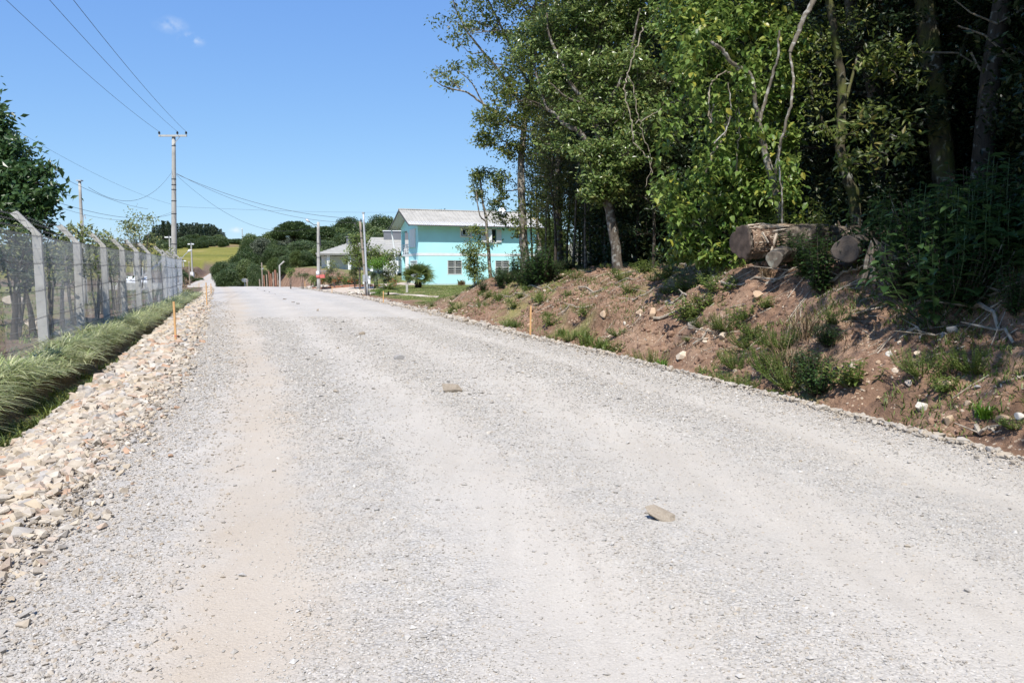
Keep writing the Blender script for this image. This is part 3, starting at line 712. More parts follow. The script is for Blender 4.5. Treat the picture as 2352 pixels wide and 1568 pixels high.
for i in range(len(fp)-1):
    (x0, y0), (x1, y1) = fp[i], fp[i+1]; L_ = math.hypot(x1-x0, y1-y0); n = int(L_/.052); b = MB()
    off = fn*.10
    zb0, zb1 = ghz(x0, y0), ghz(x1, y1)
    ph = rng.uniform(0, 6)
    for k in range(n+1):
        t_ = k/n; x = x0+(x1-x0)*t_; y = y0+(y1-y0)*t_; zb = zb0+(zb1-zb0)*t_+.02
        bx_ = .025*math.sin(t_*9+ph)
        p0 = (x+off.x*(1+bx_*6), y+off.y, zb); p1 = (x+off.x+bx_*.4, y+off.y, zb+1.1); p2 = (x+off.x, y+off.y, zb+2.2+.03*math.sin(t_*math.pi)*-1)
        b.tube([p0, p1, p2], .0019, 3, False)
    for k in range(10):
        zz = .05+k*.24; m_ = 8
        b.tube([(x0+(x1-x0)*q/m_+off.x, y0+(y1-y0)*q/m_+off.y, zb0+(zb1-zb0)*q/m_+zz-.02*math.sin(q/m_*math.pi)) for q in range(m_+1)], .0022, 3, False)
    tag(b.build('mesh_panel', M['mesh_wire'], fence), 'bay of welded wire mesh between two posts')
    b = MB()
    for (zz, of) in ((.25, -.12), (.7, -.12), (1.2, -.12), (1.7, -.12), (2.2, -.12), (2.36, .08), (2.5, .20), (2.62, .33)):
        o2 = fn*(-of); m_ = 22
        pts = [(x0+(x1-x0)*q/m_+o2.x, y0+(y1-y0)*q/m_+o2.y, zb0+(zb1-zb0)*q/m_+zz-.035*math.sin(q/m_*math.pi)+.006*(q % 2)) for q in range(m_+1)]
        b.tube(pts, .0035, 3, False)
        for q in range(1, m_): 
            p = np.array(pts[q]); b.tube([p+(-.02, 0, -.018), p+(.02, .01, .02)], .0025, 3, False); b.tube([p+(.01, .02, -.02), p+(-.01, -.02, .02)], .0025, 3, False)
    b.build('barbed_wire', M['barb_wire'], fence)
b = MB()   # the low concrete kerb under the mesh
for i in range(len(fp)-1):
    (x0, y0), (x1, y1) = fp[i], fp[i+1]; z0 = h1(x0, y0); z1 = h1(x1, y1); o1 = fn*.17; o0 = fn*.05
    b.hexa([(x0+o0.x, y0+o0.y, z0-.4), (x1+o0.x, y1+o0.y, z1-.4), (x1+o1.x, y1+o1.y, z1-.4), (x0+o1.x, y0+o1.y, z0-.4), (x0+o0.x, y0+o0.y, z0+.05), (x1+o0.x, y1+o0.y, z1+.05), (x1+o1.x, y1+o1.y, z1+.05), (x0+o1.x, y0+o1.y, z0+.05)])
b.build('kerb', M['concrete'], fence)
b = MB()
for (a, c_) in (((322, 640, 31.5), (372, 598, 37.3)), ((322, 668, 31.5), (345, 655, 33.5))):
    b = MB(); b.tube([P(*a), P(*c_)], .06, 4); b.build('brace', M['concrete'], fence)

# ---------------------------------------------------------------- poles, wires
def round_pole(name, label, x, y, z0, ztop, r0, r1, mat, arm=None, lean=(0, 0), cat='utility pole', bands=()):
    t_ = thing(name, label, cat, (x, y, z0)); h = ztop-z0; b = MB()
    n = 9; b.tube([(lean[0]*k/n, lean[1]*k/n, h*k/n-(.4 if k == 0 else 0)) for k in range(n+1)], [r0+(r1-r0)*k/n for k in range(n+1)], 14)
    b.build('shaft', mat, t_, True)
    if bands:
        b = MB()
        for zz in bands:
            rr = r0+(r1-r0)*zz/h+.012; b.tube([(lean[0]*zz/h, lean[1]*zz/h, zz-.025), (lean[0]*zz/h, lean[1]*zz/h, zz+.025)], rr, 12)
        b.build('band', M['wire_dark'], t_)
    return t_, h
def sag(p0, p1, s, n=24):
    p0, p1 = np.array(p0), np.array(p1); t_ = np.linspace(0, 1, n+1)[:, None]
    q = p0+(p1-p0)*t_; q[:, 2] -= 4*s*(t_[:, 0]*(1-t_[:, 0])); return q
def wire(p0, p1, s, label, r=.009, grp=None):
    b = MB(); b.tube(sag(p0, p1, s), r, 4, False)
    return tag(b.build('power_line', M['wire_dark']), label, 'cable', grp)
def cross(t_, h, d, w, ins=(-1, .35, 1), zz=-.12, pin=True):
    d = Vector(d).normalized(); b = MB(); rz = math.atan2(d.y, d.x)
    b.box((0, -.14, h+zz), (2*w, .09, .11), rz); b.tube([(0, -.1, h+zz-.55), tuple(d*.5*w+Vector((0, -.14, h+zz-.05)))], .018, 5)
    b.build('crossarm', M['concrete'] , t_)
    for q in ins:
        b = MB(); c = d*w*.96*q+Vector((0, -.14, h+zz+.05))
        b.tube([c, c+Vector((0, 0, .06)), c+Vector((0, 0, .07)), c+Vector((0, 0, .12)), c+Vector((0, 0, .13)), c+Vector((0, 0, .2)), c+Vector((0, 0, .23))], [.02, .02, .075, .055, .075, .045, .02], 10)
        b.build('insulator', M['insulator'], t_, True)
px, py = (401-1176)/1801*50, 50.0; pz = h1(px, py); pt = P(399, 311, 50).z
MP, hM = round_pole('utility_pole', 'tall round concrete power pole with crossarm behind the end of the mesh fence', px, py, pz, pt, .19, .11, M['concrete_pole'], lean=(P(399, 311, 50).x-px, 0), bands=(3.2, 5.1, 5.9, 6.6, 6.9, 7.25, 9.3))
wd = 31.5/1801*50
LX = P(399, 311, 50).x-px
cross(MP, hM, (1, 0, 0), wd, (-1, .35, 1), -.05)
for c_ in KID[MP.name]:
    if c_.name.startswith(('crossarm', 'insulator')): c_.location.x = LX
# the pole behind the photographer that the three lines come from
bx_, by_ = -7.4, -6.0
BP, hB = round_pole('utility_pole', 'round concrete power pole outside the photo on the left behind the viewer', bx_, by_, h1(bx_, by_), pt, .19, .11, M['concrete_pole'], bands=(6.9,))
cross(BP, hB, (1, .1, 0), wd, (-1, .35, 1), -.05)
tops = {}
for q, (lb, u0) in zip((-1, .35, 1), (('left of three power lines running overhead towards the viewer', 15), ('middle of three power lines running overhead towards the viewer', 115), ('right of three power lines running overhead towards the viewer', 170))):
    a = (px+LX+wd*.96*q, py-.14, pt+.2)
    d = view_dir(u0, 0); 
    # pass through the sight line of the picture's top edge: find the distance where a straight line to pole 2 matches
    e = (bx_+wd*.96*q, by_-.1, pt+.2)
    best = None
    for Yq in np.linspace(12, 40, 120):
        p = P(u0, 0, Yq)
        if best is None or abs(p.z-(pt-.65)) < best[0]: best = (abs(p.z-(pt-.65)), p)
    p = best[1]; t_ = (py-p.y)/(py-by_); ex = a[0]+(p.x-a[0])/t_
    wire(a, (ex, by_-.1, pt+.2), .85, lb, .010)
def PT(u, v, Y): return tuple(P(u, v, Y))
# slim pole behind the shrubs
SP, hS = round_pole('utility_pole', 'slim square concrete service pole rising over the garden shrubs at left', (197-1176)/1801*36, 36, h1((197-1176)/1801*36, 36), P(197, 416, 36).z, .085, .06, M['concrete_pole'])
b = MB(); b.box((0, 0, hS+.02), (.22, .22, .05)); b.tube([(.08, 0, 0), (.08, -.02, hS*.7), (.10, -.02, hS*.72), (.16, -.02, hS*.73), (.20, -.02, hS*.70)], .022, 6); b.build('conduit', M['galvanised'], SP)
wire(PT(393, 398, 50), PT(203, 430, 36), 1.1, 'sagging black cable from the tall pole to the slim garden pole')
wire(PT(-60, 240, 30), PT(405, 472, 62), .5, 'thin line crossing from the big left tree down to the tall pole', .006)
wire(PT(-10, 415, 26), PT(399, 485, 50), .9, 'thin line just above the slim garden pole', .006)
wire(PT(60, 362, 26), PT(340, 480, 50), .3, 'dark service line behind the slim garden pole', .008)
wire(PT(60, 440, 26), PT(392, 493, 52), .5, 'lowest line over the shrubs behind the fence', .008)
wire(PT(399, 474, 50), PT(1000, 486, 78), .2, 'faint line from the tall pole to the teal house roof', .006)
# wood pole, metal pole
wx, wy = (843-1176)/1801*50, 50.0
WPz = h1(wx, wy); top = P(827, 508, 50)
WP, hW = round_pole('utility_pole', 'leaning weathered square utility pole beside the metal pole with the meter box', wx, wy, WPz, top.z, .09, .07, M['pole_wood'], lean=(top.x-wx, 0), bands=(1.9, 2.9, 3.6))
b = MB(); b.tube([(top.x-wx-.12, -.05, hW-.5), (top.x-wx-.25, -.1, hW-.35), (top.x-wx-.28, -.1, hW-.1)], .02, 5); b.box((top.x-wx-.3, -.1, hW-.15), (.07, .07, .12)); b.build('bracket', M['wire_dark'], WP)
mx_, my_ = (845-1176)/1801*49, 49.0; mt = P(834.5, 490, 49)
mz = h1(mx_, my_)
GP, hG = round_pole('utility_pole', 'thin galvanised metal service pole with grey meter box in front of the teal house', mx_, my_, mz, mt.z, .07, .06, M['galvanised'], lean=(mt.x-mx_, 0))
sx = lambda z: (mt.x-mx_)*z/hG
b = MB(); b.box((sx(hG), 0, hG+.03), (.14, .14, .09)); b.build('cap', M['box_grey'], GP)
ZM = P(837.7, 638.8, 49).z-mz; b = MB(); b.box((-.17, -.10, ZM), (.19, .14, .43), 0); b.box((-.17, -.175, ZM+.05), (.15, .012, .24), 0)
b.build('meter_box', M['box_grey'], GP)
b = MB(); b.tube([(-.14, -.05, ZM-.2), (-.12, -.06, ZM-.28), (-.05, -.08, ZM-.3), (.03, -.08, ZM-.15), (.04+sx(2), -.08, 2.0), (.04+sx(3.8), -.08, 3.9)], .028, 6); b.build('conduit', M['galvanised'], GP)
b = MB(); b.tube([(-.07, -.1, 0), (-.08, -.1, .5), (-.13, -.1, ZM-.2)], .025, 6); b.build('cable', M['wire_dark'], GP)
b = MB(); b.tube([(sx(4.4)-.16, -.05, 4.55), (sx(4.4)-.17, -.05, 4.75)], [.05, .03], 8); b.tube([(sx(3.9)-.16, -.05, 3.95), (sx(3.9)-.2, -.05, 4.05)], [.05, .03], 8); b.build('insulator', M['insulator'], GP)
wire(PT(405, 398, 50), (top.x-.28, wy-.1, top.z-.1), .75, 'thin black cable from the tall pole to the leaning pole')
wire(PT(405, 400, 50), PT(812, 502, 50), .55, 'twisted cable from the tall pole to the leaning pole', .011)
# sign board behind the metal pole
bx0, by0 = P(842, 640, 52).x, 52.0
SB = thing('sign_board', 'small white board with a black curved emblem behind the metal pole', 'sign', (bx0, by0, h1(bx0, by0)))
ZS = P(842, 642.8, 52).z-SB.location.z; b = MB(); b.box((0, 0, ZS), (.5, .03, .52)); b.build('panel', M['white_paint'], SB)
b = MB(); b.tube([(-.17, .04, -.1), (-.17, .04, ZS)], .02, 6); b.tube([(.17, .04, -.1), (.17, .04, ZS)], .02, 6); b.tube([(-.17, .04, ZS), (.17, .04, ZS)], .015, 6); b.build('support', M['galvanised'], SB)
b = MB()
for r0 in (.055, .04):
    b.tube([(-.165+r0*.7*math.cos(a), -.022, ZS+.16+r0*1.3*math.sin(a)) for a in np.linspace(2.3, 6.9, 14)], .006, 4)
b.tube([(-.12, -.022, ZS+.22), (-.115, -.022, ZS+.11)], .006, 4)
for k in range(5): b.box((-.20+k*.045, -.022, ZS-.14), (.028, .006, .016))
b.build('emblem', M['black_paint'], SB)
b = MB(); b.tube([(-.35, -.02, ZS+.28), (-.28, -.02, ZS+.26), (-.2, -.02, ZS+.29), (-.1, -.02, ZS+.28), (-.02, -.02, ZS+.26)], [.008, .012, .018, .02, .012], 6); b.build('ornament', M['black_paint'], SB)
# lamp pole
lx, ly = (733-1176)/1801*63, 63.0; lz = h1(lx, ly); lt = P(731, 510, 63)
LP, hL = round_pole('street_lamp', 'concrete street lamp pole with red and white painted base and short lamp arm', lx, ly, lz, lt.z, .15, .11, M['concrete_pole'], cat='street lamp', lean=(lt.x-lx, 0), bands=(2.6, 3.7))
b = MB(); b.tube([(0, -.12, hL-.25), (-.25, -.14, hL-.22), (-.5, -.15, hL-.05), (-.62, -.15, hL+.03)], .028, 6); b.build('lamp_arm', M['wire_dark'], LP)
b = MB(); b.tube([(-.58, -.15, hL+.0), (-.66, -.15, hL+.06), (-.78, -.15, hL+.15), (-.88, -.15, hL+.22)], [.04, .09, .10, .04], 10); b.build('lamp_head', M['galvanised'], LP, True)
b = MB(); b.tube([(0, 0, .95), (0, 0, 1.18)], .185, 14); b.build('red_band', M['red_paint'], LP, True)
b = MB(); b.tube([(0, 0, 1.182), (0, 0, 1.50)], .18, 14); b.build('white_band', M['white_paint'], LP, True)
b = MB(); b.box((.37, -.1, 1.1), (.36, .34, .28)); b.build('mail_box', M['red_paint'], LP)
b = MB(); b.box((.40, -.1, 1.50), (.62, .5, .03)); b.tube([(.25, -.1, 1.24), (.25, -.1, 1.49)], .015, 5); b.tube([(.52, -.1, 1.24), (.52, -.1, 1.49)], .015, 5); b.build('canopy', M['box_grey'], LP)
b = MB(); b.tube([(.18, -.05, hL-1.1), (.2, -.06, hL-1.9)], .07, 6); b.tube([(.14, -.02, hL-.1), (.2, -.05, hL-1.1)], .012, 4); b.tube([(.2, -.06, hL-1.9), (.35, -.06, hL-1.75)], .012, 4); b.build('spare_cable', M['wire_dark'], LP)
wire(PT(405, 402, 50), (lt.x-.2, ly-.1, lt.z-.3), 1.6, 'black cable dropping from the tall pole to the street lamp')
# small distant poles
for (u, vt, vb, Y, w, lb) in ((439, 557, 612, 150, 14, 'distant white concrete power pole standing on the field edge beside the climbing road'), (556, 524, 562, 300, 3, 'thin white power pole on the field skyline by the wood'), (389, 541, 610, 140, 20, 'distant power pole whose crossarm shows left of the tall pole'),
                              (434, 600, 655, 112, 0, 'dark wooden pole at the foot of the climbing road'), (421, 596, 640, 170, 14, 'distant pole with crossarm just right of the fence end')):
    p = P(u, vt, Y); z0 = h1(p.x, Y)
    q, h_ = round_pole('utility_pole', lb, p.x, Y, z0, p.z, .17 if Y > 120 else .1, .12 if Y > 120 else .07, M['concrete_pole'] if Y != 112 else M['pole_wood'])
    if w: 
        b = MB(); b.box((0, -.15, h_-.3), (w/1801*Y, .16, .2)); b.build('crossarm', M['white_paint'], q)
        if Y < 200:
            b = MB(); b.box((0, -.2, h_-.12), (.2, .2, .3)); b.build('insulator', M['insulator'], q)
    if u == 439: b = MB(); b.box((0, -.3, .9), (.8, .5, 1.1)); b.build('meter_box', M['white_paint'], q)
for (u, v, Y, lb) in ((452, 580, 120, 'small lamp on a curved arm by the fence end'),):
    p = P(416, 590, 100); 
    b = MB(); q = thing('street_lamp', lb, 'street lamp', (p.x, 100, h1(p.x, 100))); h_ = p.z-q.location.z
    b.tube([(0, 0, 0), (0, 0, h_)], .09, 8); b.build('shaft', M['concrete_pole'], q); b = MB(); b.tube([(0, 0, h_-.3), (.5, 0, h_+.3), (1.0, 0, h_+.7)], .04, 6); b.build('lamp_arm', M['galvanised'], q); b = MB(); b.tube([(.85, 0, h_+.65), (1.1, 0, h_+.8), (1.4, 0, h_+.85)], [.08, .16, .05], 8); b.build('lamp_head', M['white_paint'], q, True)

# ---------------------------------------------------------------- survey stakes
for (u, vt, vb, lb) in ((401, 693, 790, 'orange wooden survey stake nearest on the left gravel edge, with a dark tie'), (475.5, 649, 704, 'tall thin orange stake at the left edge far up the road'), (486, 651, 678, 'short orange stake just beyond the tall thin one near the crest'),
                        (458.5, 649.5, 659.5, 'tiny far stake left of the crest, right of its twin'), (446, 657, 664, 'tiny far stake left of the crest, closest to the fence'),
                        (1218, 703, 774, 'orange survey stake standing at the right stone rim before the dirt bank'), (880, 669, 701, 'orange stake at the right edge in front of the round bushes'), (763, 656.7, 675, 'thin orange stake beside the driveway mouth'),
                        (702, 645, 661.5, 'thin orange stake left of the driveway near the mound'), (626, 645, 657, 'small orange stake on the mound side of the crest')):
    p = G(u, vb, 0, 3)
    if u in (446, 458.5): p = Vector(((u-1176)/1801*88, 88, h1((u-1176)/1801*88, 88))); 
    x = (u-1176)/1801*p.y; zt = P(u, vt, p.y).z
    z0 = h1(x, p.y); ln = rng.normal()*.02
    q = thing('survey_stake', lb, 'stake', (x, p.y, z0)); b = MB(); h_ = max(zt-z0, .5); w = .022
    b.hexa([(-w, -.012, -.15), (w, -.012, -.15), (w, .012, -.15), (-w, .012, -.15), (-w-ln, -.012, h_), (w-ln, -.012, h_+.01), (w-ln, .012, h_+.01), (-w-ln, .012, h_)])
    b.build('stake_shaft', M['stake_wood'], q)
    if u == 401: b = MB(); b.box((0, 0, .17), (.052, .032, .018)); b.build('tie', M['red_paint'], q)

# ---------------------------------------------------------------- teal house
def frame(ox, oy, oz, ang):
    ca, sa = math.cos(ang), math.sin(ang)
    return lambda L_, D_, Z_: (ox+ca*L_-sa*D_, oy+sa*L_+ca*D_, oz+Z_)
class HB(MB):
    def blk(s, l0, l1, d0, d1, z0, z1): return s.hexa([(l0, d0, z0), (l1, d0, z0), (l1, d1, z0), (l0, d1, z0), (l0, d0, z1), (l1, d0, z1), (l1, d1, z1), (l0, d1, z1)])
A = R(21); hx, hy, hz = -8.55, 72.0, .25
TH_ = thing('teal_house', 'two storey turquoise house with white trim and grey corrugated roof behind the trees', 'house', (hx, hy, hz), A)
Lh, Wd, Hh = 11.8, 6.8, 5.5
def wall_with_holes(b, l0, l1, z0, z1, holes, d0, d1):
    """wall in the L-Z plane, thickness d0..d1, cut by rectangular holes"""
    ls = sorted({l0, l1}|{h[0] for h in holes}|{h[1] for h in holes}); zs = sorted({z0, z1}|{h[2] for h in holes}|{h[3] for h in holes})
    for a, c_ in zip(ls[:-1], ls[1:]):
        for e, f in zip(zs[:-1], zs[1:]):
            m1, m2 = (a+c_)/2, (e+f)/2
            if any(h[0] < m1 < h[1] and h[2] < m2 < h[3] for h in holes): continue
            b.blk(a, c_, d0, d1, e, f)
HO = [(2.75, 4.17, .98, 2.24), (7.45, 8.9, .98, 2.24), (4.12, 5.0, 4.5, 5.16), (6.55, 7.55, 3.95, 5.15)]
b = HB(); wall_with_holes(b, 0, Lh, .16, 2.65, [h for h in HO if h[3] < 2.6], 0, .15); wall_with_holes(b, 0, Lh, 2.9, Hh, [h for h in HO if h[3] > 2.6], 0, .15)
b.build('front_wall', M['teal_paint'], TH_)
b = HB(); b.blk(-.02, Lh+.02, -.02, .16, 2.65, 2.9); b.blk(-.02, .155, .16, 3.65, 2.65, 2.9); b.build('floor_band', M['white_trim'], TH_)
b = HB(); b.blk(-.03, Lh+.03, -.03, Wd+.03, -.5, .16); b.build('plinth', M['plinth'], TH_)
b = HB()   # gable wall, end wall, back wall
def gw(l0, l1, holes):
    ds = sorted({.15, 3.65}|{h[0] for h in holes}|{h[1] for h in holes}); zs = sorted({.16, Hh}|{h[2] for h in holes}|{h[3] for h in holes})
    for a, c_ in zip(ds[:-1], ds[1:]):
        for e, f in zip(zs[:-1], zs[1:]):
            if any(h[0] < (a+c_)/2 < h[1] and h[2] < (e+f)/2 < h[3] for h in holes): continue
            b.blk(l0, l1, a, c_, e, f)
gw(0, .15, [(1.0, 3.0, 3.6, 5.1), (.5, 3.0, .16, 2.15)])
b.blk(0, .15, 3.65, 3.75, .16, Hh); b.blk(2.2, 2.35, 3.75, Wd-.15, .16, Hh); b.blk(.15, 2.2, 3.6, 3.75, .16, Hh)
b.blk(Lh-.15, Lh, .15, Wd, .16, Hh); b.blk(2.35, Lh-.15, Wd-.15, Wd, .16, Hh)
b.blk(0, .3, Wd-.35, Wd, .16, Hh); b.blk(0, .2, 3.76, 4.2, 4.9, Hh); b.blk(0, .2, 4.2, Wd-.35, 5.1, Hh)
for l0 in (0, Lh-.15):  # gable triangles
    b.add([(l0, 0, Hh), (l0+.15, 0, Hh), (l0, Wd, Hh), (l0+.15, Wd, Hh), (l0, Wd/2, Hh+1.2), (l0+.15, Wd/2, Hh+1.2)], [(0, 1, 5, 4), (2, 4, 5, 3), (0, 2, 3, 1)], [(0, 4, 2), (1, 3, 5)])
b.build('gable_wall', M['teal_paint'], TH_)
b = HB(); b.blk(0, 2.2, 3.66, Wd, 2.66, 2.88); b.build('balcony_floor', M['white_trim'], TH_)
b = HB()
for zz in (3.05, 3.3, 3.55, 3.78): b.blk(.04, .1, 3.78, Wd-.36, zz-.035, zz+.035)
for dd in (3.8, 4.7, 5.6, 6.4): b.blk(.02, .12, dd-.035, dd+.035, 2.9, 3.85)
b.build('balcony_railing', M['white_trim'], TH_)
b = HB(); b.blk(2.12, 2.19, 4.5, 5.4, .2, 2.2); b.blk(2.12, 2.19, 4.5, 5.6, 2.9, 4.9); b.build('inner_door', M['white_trim'], TH_)
# roof: two corrugated slopes
def corr(side):
    oh, ov = .75, 1.0
    l = np.linspace(-ov, Lh+.6, 260); per = .18
    tt = np.linspace(0, 1, 9); VV = []
    run = Wd/2+oh; rise = 1.62; zr_ = Hh+1.52
    wave = .035*np.sin(l/per*2*np.pi)
    for s_ in tt:
        lap = .03 if s_ > .5 else 0
        d = Wd/2-side*run*s_; z = zr_-rise*s_*(run/run)+wave-lap
        VV.append(np.stack([l, np.full_like(l, d), z], -1))
    VV = np.array(VV); m, k = VV.shape[:2]
    under = VV.copy(); under[..., 2] -= .03
    i = np.arange(m-1)[:, None]*k; j = np.arange(k-1)[None, :]
    Q = np.stack([i+j, i+j+1, i+k+j+1, i+k+j], -1).reshape(-1, 4)
    if side > 0: Q = Q[:, ::-1]
    V2 = np.vstack([VV.reshape(-1, 3), under.reshape(-1, 3)])
    e = [(k*(m-1)+q, k*(m-1)+q+1, m*k+k*(m-1)+q+1, m*k+k*(m-1)+q) for q in range(k-1)]
    Q = np.vstack([Q, Q[:, ::-1]+m*k, e])
    return V2, Q
b = MB()
for s_ in (1, -1): b.add(*corr(s_))
rf = b.build('roof', M['fibre_roof'], TH_)
b = HB(); b.tube([(-1.02, Wd/2, Hh+1.56), (Lh+.62, Wd/2, Hh+1.56)], .07, 8); b.build('ridge_cap', M['fibre_roof'], rf)
b = HB()  # soffit boards and fascia
ze = Hh-.11
for s_ in (1, -1):
    d_e = Wd/2-s_*(Wd/2+.7); 
    b.add([(-.95, Wd/2, Hh+1.40), (Lh+.55, Wd/2, Hh+1.40), (Lh+.55, d_e, ze), (-.95, d_e, ze), (-.95, Wd/2, Hh+1.36), (Lh+.55, Wd/2, Hh+1.36), (Lh+.55, d_e, ze-.04), (-.95, d_e, ze-.04)], [(0, 1, 2, 3), (7, 6, 5, 4), (0, 3, 7, 4), (1, 5, 6, 2), (3, 2, 6, 7)])
b.build('soffit', M['soffit'], TH_)
b = HB(); b.blk(-1.0, Lh+.6, -.80, -.70, ze-.08, ze+.02)
b.add([(-1.03, Wd/2, Hh+1.50), (-1.03, -.75, ze+.0), (-1.03, -.75, ze-.14), (-1.03, Wd/2, Hh+1.34), (-.99, Wd/2, Hh+1.50), (-.99, -.75, ze), (-.99, -.75, ze-.14), (-.99, Wd/2, Hh+1.34)], [(0, 1, 2, 3), (4, 7, 6, 5), (0, 4, 5, 1), (3, 2, 6, 7)])
b.add([(-1.03, Wd/2, Hh+1.50), (-1.03, Wd+.75, ze+.0), (-1.03, Wd+.75, ze-.14), (-1.03, Wd/2, Hh+1.34), (-.99, Wd/2, Hh+1.50), (-.99, Wd+.75, ze), (-.99, Wd+.75, ze-.14), (-.99, Wd/2, Hh+1.34)], [(3, 2, 1, 0), (5, 6, 7, 4), (1, 5, 4, 0), (7, 6, 2, 3)])
b.build('gutter', M['gutter'], TH_)
b = MB(); b.tube([(-.85, Wd+.6, ze-.05), (-.6, Wd+.5, 3.5), (-.4, Wd+.4, .9)], .07, 8); b.build('downpipe', M['white_trim'], TH_)
def win(l0, l1, z0, z1, kind_):
    b = HB(); g = .06
    if kind_ == 'grille':
        b.blk(l0-.06, l1+.06, -.015, .14, z0-.07, z0-.003); b.blk(l0+.003, l0+.06, .03, .12, z0, z1-.003); b.blk(l1-.06, l1-.003, .03, .12, z0, z1-.003)
        f = b.build('window', M['white_trim'], TH_)
        b = HB(); b.blk(l0+.06, l1-.06, .08, .10, z0, z1-.003); b.build('pane', M['dark_glass'], f)
        b = HB(); mid = (l0+l1)/2; w2 = (l1-l0)/2
        for q in range(2):
            a, c_ = l0+.05+q*w2, l0+w2-.06+q*w2
            for k in range(8): zz = z0+.06+k*(z1-z0-.12)/7; b.blk(a, c_, -.012, .012, zz-.016, zz+.016)
            b.blk(a-.018, a+.018, -.03, -.013, z0, z1); b.blk(c_-.018, c_+.018, -.03, -.013, z0, z1)
        b.blk(l0, l1, -.045, -.031, (z0+z1)/2-.02, (z0+z1)/2+.02)
        b.build('grille', M['grille'], f)
    elif kind_ == 'small':
        b.blk(l0-.14, l1+.14, -.03, .0, z1, z1+.14); b.blk(l0-.14, l1+.14, -.035, .0, z0-.14, z0); b.blk(l0-.14, l0, -.03, 0, z0, z1); b.blk(l1, l1+.14, -.03, 0, z0, z1)
        f = b.build('window', M['white_trim'], TH_)
        b = HB(); b.blk(l0, l1, .09, .11, z0, z1); b.build('pane', M['dark_glass'], f)
        w2 = (l1-l0)/2
        for q in range(2):
            b = HB(); a, c_ = l0+.03+q*w2, l0+w2-.03+q*w2
            for (a1, c1, y1, y2, e, h_) in ((a, a+.05, 0, 0, 0, 1), (c_-.05, c_, 0, 0, 0, 1), (a, c_, 0, 0, 0, .1), (a, c_, 0, 0, .92, 1)):
                za, zc = z0+.03+e*(z1-z0-.1), z0+.03+h_*(z1-z0-.1); da, dc = -.25*(1-e), -.25*(1-h_)
                b.hexa([(a1, da-.03, za), (c1, da-.03, za), (c1, da, za), (a1, da, za), (a1, dc-.03, zc), (c1, dc-.03, zc), (c1, dc, zc), (a1, dc, zc)])
            b.build('sash', M['white_trim'], f)
    else:
        b.blk(l0-.10, l1+.10, -.03, 0, z1, z1+.1); b.blk(l0-.4, l1+.4, -.05, 0, z0-.12, z0); b.blk((l0+l1)/2-.04, (l0+l1)/2+.04, .03, .1, z0, z1)
        f = b.build('window', M['white_trim'], TH_)
        b = HB(); b.blk(l0, l1, .10, .12, z0, z1); b.build('pane', M['dark_glass'], f)
        for a, c_, s_ in ((l0-.5, l0, 1), (l1, l1+.5, -1)):
            b = HB(); b.blk(a, c_, -.12, -.07, z0, z1+.02)
            for k in range(12): zz = z0+.06+k*.095; b.blk(a+.05, c_-.05, -.135, -.121, zz, zz+.05)
            b.build('shutter', M['white_trim'], f)
        b = HB(); b.hexa([(l0, -.07, z0), (l0+.04, -.07, z0), (l0+.44, -.42, z0), (l0+.40, -.42, z0), (l0, -.07, z1), (l0+.04, -.07, z1), (l0+.44, -.42, z1), (l0+.40, -.42, z1)]); b.build('shutter', M['white_trim'], f)
win(*HO[0], 'grille'); win(*HO[1], 'grille'); win(*HO[2], 'small'); win(*HO[3], 'shutter')
b = HB(); b.blk(-.06, -.01, .9, 2.1, 3.55, 5.15); b.blk(-.06, .1, 2.1, 3.1, 3.55, 5.15)
for k in range(14): b.blk(-.075, -.061, 1.0, 2.0, 3.65+k*.105, 3.70+k*.105)
b.blk(-.10, -.01, .85, 3.15, 3.45, 3.54)
b.build('gable_shutter', M['white_trim'], TH_)
b = HB(); b.blk(.02, .08, .5, 3.0, .16, 2.13); b.build('garage_door', M['white_trim'], TH_)
b = HB(); b.blk(-.03, -.003, .4, .5, .16, 2.25); b.blk(-.03, -.003, 3.0, 3.1, .16, 2.25); b.blk(-.03, -.003, .5, 3.0, 2.15, 2.25); b.build('door_frame', M['white_trim'], TH_)
b = HB(); b.tube([(9.0, 2.2, Hh+1.1), (9.0, 2.2, Hh+1.75)], [.42, .36], 14); b.tube([(9.0, 2.2, Hh+1.75), (9.0, 2.2, Hh+1.9)], [.36, .12], 14); b.build('water_tank', M['white_paint'], TH_, True)

